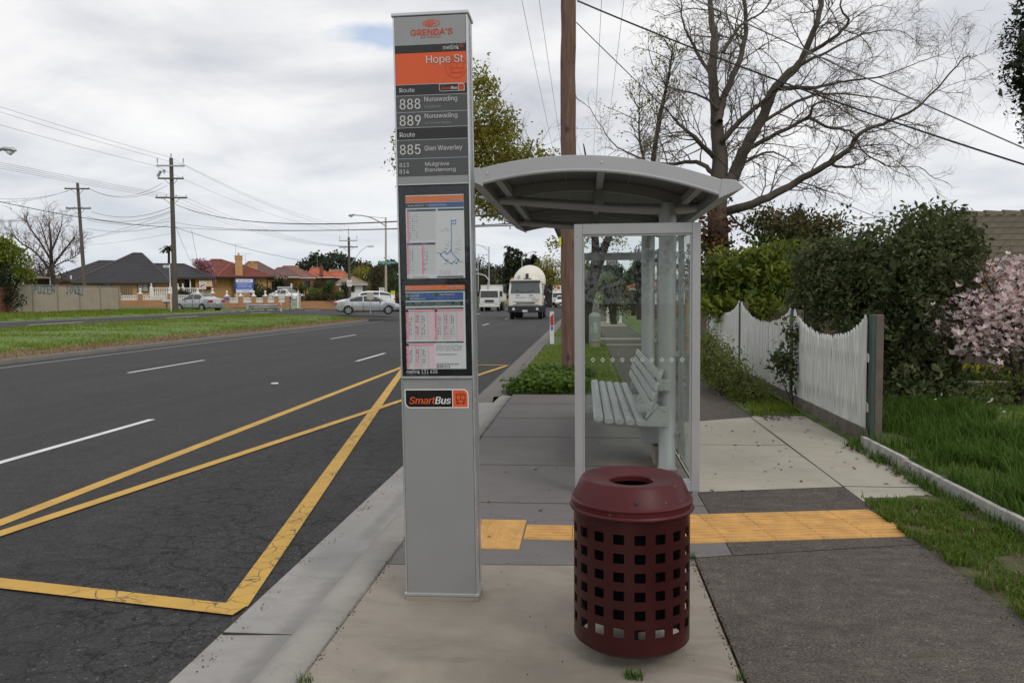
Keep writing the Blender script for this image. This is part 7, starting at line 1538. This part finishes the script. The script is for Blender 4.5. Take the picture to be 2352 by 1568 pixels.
def car(name, label, loc, rz, st, mat, wheels, wr, side_x, ws, rw_, doors, tail=None, head=None, plate_x=None, bar=False, group=None, detail=True, cat='car'):
    """st: stations rear to front (x, sill z, belt z, half width, roof z, roof half width); x is forward"""
    t = thing(name, label, cat, loc, rz, group); mb = MB(); V = []
    for x, zb, zl, wb, zt_, wt in st:
        h = [(wb * .82, zb), (wb * .985, zb + .10), (wb + .015, lerp(zb, zl, .55)), (wb, zl), (lerp(wb, wt, .45), lerp(zl, zt_, .55) + .008), (wt, zt_ - .02 * (zt_ - zl > .2)), (wt * .82, zt_ + .016), (0, zt_ + .03)]
        for y, z in h: V.append((x, -y, z))
        for y, z in h[-2::-1]: V.append((x, y, z))
    n = 15; Fc = [(i * n + k, (i + 1) * n + k, (i + 1) * n + k + 1, i * n + k + 1) for i in range(len(st) - 1) for k in range(n - 1)] + [(i * n + n - 1, (i + 1) * n + n - 1, (i + 1) * n, i * n) for i in range(len(st) - 1)]
    Fc += [tuple(range(n)), tuple(range((len(st) - 1) * n, len(st) * n))[::-1]]
    body = mb.add(V, Fc).build('body', mat, t, smooth=True, ang=38)
    X = [s[0] for s in st]
    def g(x, i): return float(np.interp(x, X, [s[i] for s in st]))
    def side(x, v, s_, off=.008):
        zl, wb, zt_, wt = g(x, 2), g(x, 3), g(x, 4), g(x, 5); a = (wb, zl); b = (lerp(wb, wt, .45), lerp(zl, zt_, .55) + .008); c = (wt, zt_ - .02 * (zt_ - zl > .2))
        y, z = (lerp(a[0], b[0], v / .55), lerp(a[1], b[1], v / .55)) if v < .55 else (lerp(b[0], c[0], (v - .55) / .45), lerp(b[1], c[1], (v - .55) / .45)); return (x, s_ * (y + off), z + off * .4)
    for s_ in (-1, 1):
        for a, b in side_x:
            xs = np.linspace(a, b, 9); mb = MB(); P = [side(x, .06, s_) for x in xs]; Q = [side(x, .50, s_) for x in xs]; S = [side(x, .90, s_) for x in xs]; m = len(xs)
            mb.add(P + Q + S, [(k, k + 1, m + k + 1, m + k) if s_ < 0 else (m + k, m + k + 1, k + 1, k) for j in range(1) for k in range(m - 1)] + [(m + k, m + k + 1, 2 * m + k + 1, 2 * m + k) for k in range(m - 1)]); mb.build('side_window', m_cglass, t, smooth=True)
        for a, b in doors if detail else ():
            zc = (g(a, 1) + .14, g((a + b) / 2, 2) - .02); mb = MB()
            for x in (a, b): mb.box((x, s_ * (g(x, 3) + .012), (zc[0] + zc[1]) / 2), (.012, .012, zc[1] - zc[0]))
            sm = mb.build('door_seam', m_plast, t); mb = MB(); mb.box((a + .16 if a < b else a - .16, s_ * (g(a, 3) + .018), g(a, 2) - .10), (.2, .03, .03)); mb.build('door_handle', mat if not bar else m_plast, t, bevel=.006)
        if detail: mb = MB(); mb.box((side_x[-1][1] - .12, s_ * (g(side_x[-1][1], 3) + .09), g(side_x[-1][1], 2) + .08), (.10, .18, .12)); mb.build('door_mirror', mat, t, bevel=.03)
        for wx in wheels:
            mb = MB(); yy = s_ * (g(wx, 3) + .0165); P = [(wx + wr * 1.16 * math.cos(q), yy, wr + wr * 1.16 * math.sin(q)) for q in np.linspace(-.5, math.pi + .5, 20)]; mb.poly(P if s_ < 0 else P[::-1]); mb.build('wheel_arch', m_blkm, t); wheel_parts(t, wx, s_ * (g(wx, 3) + .03), wr, .2, s_)
    for nm, (a, b), k in (('windscreen', ws, .86), ('rear_window', rw_, .84)):
        xs = np.linspace(a, b, 5); mb = MB(); P = []
        for x in xs: z = g(x, 4) + .026; w = g(x, 5) * k; P += [(x, -w, z - .004), (x, -w * .5, z + .012), (x, 0, z + .018), (x, w * .5, z + .012), (x, w, z - .004)]
        mb.add(P, [(j * 5 + i, j * 5 + i + 1, (j + 1) * 5 + i + 1, (j + 1) * 5 + i) if b > a else (j * 5 + i + 1, j * 5 + i, (j + 1) * 5 + i, (j + 1) * 5 + i + 1) for j in range(4) for i in range(4)]); mb.build(nm, m_cglass, t, smooth=True)
    x0 = st[0][0]; x1 = st[-1][0]; zr_, zf_ = g(x0, 2), g(x1, 2)
    if tail:
        lo, hi, w, full = tail
        if full: mb = MB(); mb.tube([(x0 + .12, -g(x0 + .12, 3) - .005, (lo + hi) / 2), (x0 - .012, -g(x0, 3) * .8, (lo + hi) / 2), (x0 - .03, 0, (lo + hi) / 2), (x0 - .012, g(x0, 3) * .8, (lo + hi) / 2), (x0 + .12, g(x0 + .12, 3) + .005, (lo + hi) / 2)], (hi - lo) / 2, 6, True, 1); mb.build('tail_light', m_tail, t)
        else:
            for s_ in (-1, 1): mb = MB(); mb.box((x0 + .06, s_ * (g(x0 + .06, 3) - w * .42), (lo + hi) / 2), (.2, w, hi - lo)); mb.build('tail_light', m_tail, t, bevel=.03)
        mb = MB(); mb.box((x0 - .04, 0, lo - .05 if not full else (lo + hi) / 2 - .04), (.02, .36, .12)); mb.build('number_plate', m_plate, t)
    if head:
        lo, hi, w = head
        for s_ in (-1, 1): mb = MB(); mb.box((x1 - .10, s_ * (g(x1 - .1, 3) - w * .46), (lo + hi) / 2), (.24, w, hi - lo)); mb.build('headlight', m_hlamp, t, bevel=.04)
        mb = MB(); mb.box((x1 + .0, 0, (lo + hi) / 2 - .02), (.06, .55, (hi - lo) * .8)); mb.build('grille', m_plast, t); mb = MB(); mb.box((x1 + .02, 0, lo - .2), (.03, .37, .12)); mb.build('number_plate', m_plate, t)
        mb = MB(); mb.box((x1 - .05, 0, st[-1][1] + .1), (.16, g(x1 - .1, 3) * 1.9, .12)); mb.build('lower_bumper', m_plast, t, bevel=.03)
    return t
SEDAN = [(-2.15, .42, .74, .66, .78, .56), (-2.10, .30, .90, .76, .96, .62), (-1.95, .22, .98, .80, 1.03, .66), (-1.62, .21, .99, .83, 1.05, .68), (-1.30, .2, .97, .84, 1.18, .64), (-.80, .2, .96, .85, 1.42, .57), (-.2, .2, .95, .85, 1.47, .58), (.35, .2, .94, .85, 1.42, .57), (.85, .2, .93, .84, 1.16, .64), (1.18, .21, .91, .83, .98, .70), (1.65, .22, .84, .80, .90, .66), (2.0, .26, .74, .74, .80, .58), (2.12, .36, .62, .62, .66, .5)]
HATCH5 = [(-2.32, .44, .72, .66, .76, .58), (-2.28, .30, .86, .78, .90, .66), (-2.05, .22, .92, .82, .96, .68), (-1.70, .2, .93, .85, .98, .70), (-1.25, .2, .93, .86, 1.16, .66), (-.7, .2, .92, .87, 1.33, .58), (-.05, .2, .90, .87, 1.38, .58), (.45, .2, .89, .86, 1.32, .58), (.95, .2, .87, .85, 1.06, .66), (1.30, .21, .85, .84, .90, .72), (1.8, .23, .77, .80, .82, .66), (2.15, .28, .66, .74, .71, .58), (2.28, .36, .55, .62, .59, .5)]
WAGON = [(-2.35, .50, .95, .70, 1.00, .60), (-2.32, .36, 1.02, .80, 1.10, .66), (-2.2, .30, 1.06, .84, 1.28, .66), (-1.9, .28, 1.06, .88, 1.52, .64), (-1.3, .28, 1.05, .90, 1.63, .63), (-.4, .28, 1.03, .90, 1.66, .63), (.25, .28, 1.02, .90, 1.60, .62), (.8, .28, 1.0, .89, 1.32, .68), (1.25, .3, .98, .88, 1.05, .75), (1.75, .32, .92, .86, .98, .72), (2.15, .36, .82, .82, .88, .66), (2.30, .46, .70, .70, .74, .56)]
def heading(loc, px_dir): return math.atan2(px_dir[1], px_dir[0])
def gl(px, Y, dz=0.0): b = base(px, Y); b.z += dz; return b
c1 = gl(456, 62.5); c1.z = D(456, 714.5, 62.5).z; car('silver_sedan', 'silver sedan turning into the side street beside the tallest timber pole', c1, R(158), SEDAN, m_silver, (-1.32, 1.28), .31, ((-1.12, -.30), (-.22, .92)), (.40, 1.12), (-1.28, -.82), ((-.26, -1.05), (.72, -.22)), (.72, .92, .34, False), None)
c2 = Vector(D(847, 722, 55.5)); car('silver_hatchback', 'silver hatchback with wide red tail lights crossing the median gap', c2, R(16), HATCH5, m_silver, (-1.42, 1.38), .32, ((-1.30, -.42), (-.34, .98)), (.50, 1.24), (-1.66, -.76), ((-.38, -1.15), (.78, -.34)), (.72, .90, .4, True), None)
c3 = Vector(D(838, 716, 62)); car('white_wagon', 'white wagon facing left behind the silver hatchback', c3, R(205), WAGON, m_carw, (-1.45, 1.42), .36, ((-2.0, -1.1), (-1.04, -.2), (-.12, .92)), (.30, 1.2), (-2.24, -1.94), ((-.16, -1.06), (.8, -.14)), (.92, 1.08, .3, False), (.68, .86, .36))
c4 = gl(660, 83); c4.z = D(660, 695, 83).z; car('white_car', 'white car parked in the driveway behind the balustrade wall', c4, R(-25), SEDAN, m_carw, (-1.32, 1.28), .31, ((-1.12, -.30), (-.22, .92)), (.40, 1.12), (-1.28, -.82), (), (.72, .92, .34, False), (.6, .76, .3))
f = Fr(658, 86); t = thing('carport', 'small white flat roofed carport behind the white driveway car', 'carport', f.loc(), f.phi); MB().bb(f.x(637), f.x(672), 0, 3, f.z(661), f.z(658.5)).build('roof', m_fasciaw, t)
for p in (639, 670): MB().bb(f.x(p) - .05, f.x(p) + .05, .1, .2, 0, f.z(661)).build('post', m_fasciaw, t)

def truck_wheels(t, xs, tr, r, dual=()):
    for x in xs:
        for s_ in (-1, 1): wheel_parts(t, x, s_ * tr, r, .28 if x not in dual else .5, s_, 6)
def cabbox(mb, x0, x1, w, z0, z1, rake=.12, top=.92):
    """cab: front at x1, slight rake above the belt"""
    zb = lerp(z0, z1, .52)
    V = [(x0, -w, z0), (x1, -w, z0), (x1, w, z0), (x0, w, z0), (x0, -w, zb), (x1, -w, zb), (x1, w, zb), (x0, w, zb), (x0, -w * top, z1), (x1 - rake, -w * top, z1), (x1 - rake, w * top, z1), (x0, w * top, z1)]
    return mb.add(V, [(0, 3, 2, 1), (8, 9, 10, 11), (0, 1, 5, 4), (1, 2, 6, 5), (2, 3, 7, 6), (3, 0, 4, 7), (4, 5, 9, 8), (5, 6, 10, 9), (6, 7, 11, 10), (7, 4, 8, 11)])
def textx(mb, key, y0, y1, z0, z1, x):      # lettering on a face that looks along +x
    P, Fc, asp, bold = TXT[key.split('|')[0]]; mb.add([(x, y0 + p[0] * (y1 - y0), z0 + p[1] * (z1 - z0)) for p in P], Fc)
# concrete mixer: x forward, towards the viewer
mx = Vector(D(1207, 731, 56)); mx.z = road_z(mx.x, 56); tm = thing('mixer_truck', 'white concrete mixer truck driving towards the viewer in the near lane', 'truck', mx + Vector((0, 1.2, 0)), R(-90))
cab = MB(); cabbox(cab, -.9, 1.1, 1.22, .95, 2.78); cb_ = cab.build('cab', m_truckw, tm, bevel=.06)
mb = MB(); zb, zt2 = 1.86, 2.58; mb.add([(1.125, -1.06, zb), (1.125, 1.06, zb), (1.04, .99, zt2), (1.04, -.99, zt2)], [(0, 1, 2, 3)]); wsn = mb.build('windscreen', m_tglass, cb_); wsn.modifiers.new('s', 'SOLIDIFY').thickness = .02
MB().box((1.06, 0, 2.66), (.14, 2.2, .07)).build('sun_visor', m_plast, cb_, bevel=.01)
MB().box((1.0, 0, 2.80), (.3, 2.2, .10)).build('roof_lip', m_truckw, cb_, bevel=.03)
mb = MB(); mb.box((1.15, .35, 1.97), (.02, .6, .02), M4=Matrix.Rotation(R(12), 4, 'X')); mb.box((1.15, -.4, 1.99), (.02, .65, .02), M4=Matrix.Rotation(R(-14), 4, 'X')); mb.build('wiper', m_blk, cb_)
mb = MB()
for y in (-.55, .4): mb.box((1.105, y, 1.72), (.02, .28, .05))
mb.build('vent', m_blk, cb_)
mb = MB(); textx(mb, "BROADWAY & FRAME", -.72, .72, 1.50, 1.60, 1.104); mb.build('lettering', m_sblue, cb_); MB().box((1.104, .72, 1.40), (.01, .5, .08)).build('badge', plain('gold_badge', (.5, .27, .04), .4, .1, 6), cb_)
mb = MB(); mb.box((1.105, 0, 1.26), (.02, 1.8, .03)); mb.box((1.105, 0, 1.15), (.02, 1.36, .08)); mb.box((1.105, 0, 1.05), (.02, 1.8, .03)); mb.build('grille', m_blk, cb_)
mb = MB(); mb.box((1.05, 0, .70), (.5, 2.52, .44)); bmp = mb.build('bumper', m_plast, tm, bevel=.05)
for y in (-.85, .85): mb = MB(); mb.cyl((1.26, y, .74), (1.315, y, .74), .10, n=16); mb.build('headlight', m_hlamp, bmp)
MB().box((1.31, -.03, .60), (.02, .38, .14)).build('number_plate', m_plate, bmp)
for y in (-1.26, 1.26):
    MB().box((1.0, y, 1.15), (.2, .08, .2)).build('indicator', m_amber, tm, bevel=.02); mb = MB(); mb.box((1.0, y * 1.18, 2.15), (.10, .26, .55)); mr = mb.build('mirror', m_plast, tm, bevel=.03); mb = MB(); mb.tube([(.9, y * .95, 2.5), (1.0, y * 1.18, 2.45)], .025, 6); mb.tube([(.9, y, 1.8), (1.0, y * 1.18, 1.85)], .025, 6); mb.build('mirror_arm', m_plast, mr)
MB().box((.3, -1.0, 2.92), (.2, .2, .16)).build('beacon', m_amber, tm, bevel=.03)
mb = MB(); mb.cyl((-.95, -.62, 1.2), (-.95, -.62, 3.2), .06, n=10); mb.cyl((-.95, -.70, 1.2), (-.95, -.70, 3.1), .04, n=8); mb.build('exhaust', m_chrome, tm); mb = MB(); mb.cyl((-.95, -.02, 2.5), (-.95, -.02, 3.05), .07, n=10); mb.cyl((-.95, -.02, 3.05), (-.95, -.02, 3.32), .11, .12, 10); mb.build('air_intake', m_plast, tm)
# drum: axis tilts up to the rear
ax = Vector((-1, 0, .22)).normalized(); o0 = Vector((-1.15, 0, 2.28)); ux = Vector((0, 1, 0)); uz = ax.cross(ux); prof = [(0, 0), (.75, .0), (.78, .05), (.9, .12), (1.22, 1.2), (1.26, 2.0), (1.22, 2.7), (.7, 4.6), (.6, 4.9)]; mb = MB(); V = []; n = 36
for k in range(n):
    a = 2 * math.pi * k / n
    for r, s in prof: V.append(tuple(o0 + ax * s + (ux * math.cos(a) + uz * math.sin(a)) * r))
m_ = len(prof); mb.add(V, [(k * m_ + i, ((k + 1) % n) * m_ + i, ((k + 1) % n) * m_ + i + 1, k * m_ + i + 1) for k in range(n) for i in range(m_ - 1)]); m_drum = plain('drum_cream', (.68, .64, .54), .4, .06, 2, 0, 60, 0, .5, .3); mb.build('drum', m_drum, tm, smooth=True, ang=50)
m_purple = plain('purple_band', (.06, .035, .11), .45, .1, 3); mb = MB(); P = [tuple(o0 - ax * .012 + (ux * math.cos(a) + uz * math.sin(a)) * .74) for a in np.linspace(0, 2 * math.pi, 25)[:-1]]; mb.poly(P); mb.build('drum_end', m_purple, tm)
mb = MB(); mb.bb(-6.4, -1.0, -.45, .45, .8, 1.1); mb.bb(-1.6, -1.05, -.8, .8, 1.1, 2.0); mb.bb(-6.3, -5.6, -.9, .9, 1.1, 3.0); mb.build('chassis', m_purple, tm)
for y in (-1.0, 1.0): mb = MB(); mb.bb(-5.6, -2.6, y - .25, y + .25, 1.08, 1.16); mb.bb(-2.6, -2.5, y - .25, y + .25, .5, 1.16); mb.bb(-1.5, -1.4, y - .22, y + .22, .6, 1.5); mb.build('mudguard', m_purple, tm)
mb = MB(); mb.tube([(-5.6, .9, 2.4), (-4.6, 1.5, 1.9), (-3.6, 1.6, 1.8)], .16, 8); mb.build('chute', m_plast, tm)
truck_wheels(tm, (.35, -3.4, -4.75), 1.16, .5, (-3.4, -4.75))
# tipper
tx = Vector(D(1124, 710, 88)); tx.z = road_z(tx.x, 88); tt = thing('tipper_truck', 'white tipper truck following in the far lane left of the mixer', 'truck', tx + Vector((0, 1.0, 0)), R(-90))
cab = MB(); cabbox(cab, -.8, 1.0, 1.12, .75, 2.45, .16, .94); cb_ = cab.build('cab', m_truckw, tt, bevel=.08)
mb = MB(); mb.add([(1.0, -1.02, 1.55), (1.0, 1.02, 1.55), (.86, .97, 2.3), (.86, -.97, 2.3)], [(0, 1, 2, 3)]); w_ = mb.build('windscreen', m_cglass, cb_); w_.modifiers.new('s', 'SOLIDIFY').thickness = .03; w_.modifiers['s'].offset = 1
mb = MB(); mb.box((1.0, 0, 1.17), (.05, 1.0, .18)); mb.build('grille', m_blk, cb_); MB().box((1.01, 0, .98), (.05, 1.0, .08)).build('lower_grille', m_blk, cb_)
for y in (-.84, .84): MB().box((1.0, y, 1.1), (.06, .46, .2)).build('headlight', m_hlamp, cb_, bevel=.02); MB().box((1.0, y * .98, .78), (.06, .2, .08)).build('indicator', m_amber, cb_); mb = MB(); mb.box((.9, y * 1.58, 1.95), (.1, .3, .6)); mb.build('mirror', m_plast, tt, bevel=.03)
mb = MB(); mb.box((1.0, 0, .65), (.4, 2.3, .34)); bmp = mb.build('bumper', m_truckw, tt, bevel=.04); MB().box((1.21, 0, .72), (.02, .36, .12)).build('number_plate', m_plate, bmp); mb = MB(); mb.tube([(1.22, -1.1, .85), (1.25, -.6, .88), (1.25, -.55, 1.3), (1.25, .55, 1.3), (1.25, .6, .88), (1.22, 1.1, .85)], .03, 6); mb.build('bull_bar', m_chrome, tt)
mb = MB(); mb.bb(-6.2, -1.05, -1.2, 1.2, 1.15, 2.9); mb.bb(-6.2, -.98, -1.24, 1.24, 2.9, 2.98)
for k in range(6): x = -5.8 + k * .9; mb.bb(x, x + .08, -1.26, 1.26, 1.15, 2.9)
mb.build('tipper_body', m_truckw, tt); MB().bb(-6.0, -.8, -.45, .45, .7, 1.1).build('chassis', m_plast, tt); MB().cyl((-.9, -.35, 1.2), (-.9, -.35, 3.3), .07, n=10).build('exhaust', m_chrome, tt); mb = MB()
for k in range(2): mb.bb(-5.2 + k * 2, -4.0 + k * 2, -1.2, 1.2, .55, .9) if k else None
mb.build('side_tank', m_plast, tt) if mb.v else None; truck_wheels(tt, (.25, -3.6, -4.9), 1.08, .48, (-3.6, -4.9))
# traffic farther up the road
def far_car(label, px, y, Y, mat, st=SEDAN, front=True):
    p = D(px, y, Y); p.z = road_z(p.x, Y); return car('distant_car', label, p, R(-90 if front else 90), st, mat, (-1.32, 1.28), .31, ((-1.12, -.30), (-.22, .92)), (.40, 1.12), (-1.28, -.82), (), (.72, .92, .34, False), (.58, .76, .34), None, False, 'distant traffic', False)
far_car('dark blue distant car beyond the mixer truck', 1267, 693, 150, m_darkcar); far_car('white distant car half hidden behind the mixer truck', 1257, 684, 185, m_carw); far_car('dark distant car highest behind the mixer truck', 1258, 671, 235, m_cardgrey, SEDAN, True); far_car('pale distant car highest up the far hill', 1283, 663, 300, m_carw, SEDAN, False)
far_car('white distant wagon in front of the box truck', 1290, 702, 112, m_carw, WAGON)
bx_ = D(1283, 698, 128); bx_.z = road_z(bx_.x, 128); t = thing('box_truck', 'white box truck with orange emblem partly behind the brown pole', 'truck', bx_, R(-90)); cab = MB(); cabbox(cab, -.7, .8, 1.0, .5, 2.1, .2); cb_ = cab.build('cab', m_carw, t, bevel=.06); mb = MB(); mb.add([(.81, -.9, 1.35), (.81, .9, 1.35), (.64, .85, 2.0), (.64, -.85, 2.0)], [(0, 1, 2, 3)]); w_ = mb.build('windscreen', m_cglass, cb_); w_.modifiers.new('s', 'SOLIDIFY').thickness = .03; w_.modifiers['s'].offset = 1
MB().bb(-5.5, -.75, -1.15, 1.15, .9, 3.3).build('box_body', m_carw, t); mb = MB(); mb.cyl((-.74, 0, 2.85), (-.72, 0, 2.85), .28, n=16); mb.build('emblem', m_orange, t); mb = MB(); mb.box((.82, 0, .85), (.06, 1.3, .2)); mb.build('grille', m_plast, t); truck_wheels(t, (.1, -3.8), .98, .42)

b = G(631, 881, -.118); t = thing('road_marker', 'small white raised road marker on the lane line before the stop pillar', 'road marker', b); MB().prism([(-.06, 0), (.06, 0), (.045, .02), (-.045, .02)], (0, -.05, 0), (1, 0, 0), (0, 0, 1), (0, .10, 0)).build('marker_body', m_white, t)
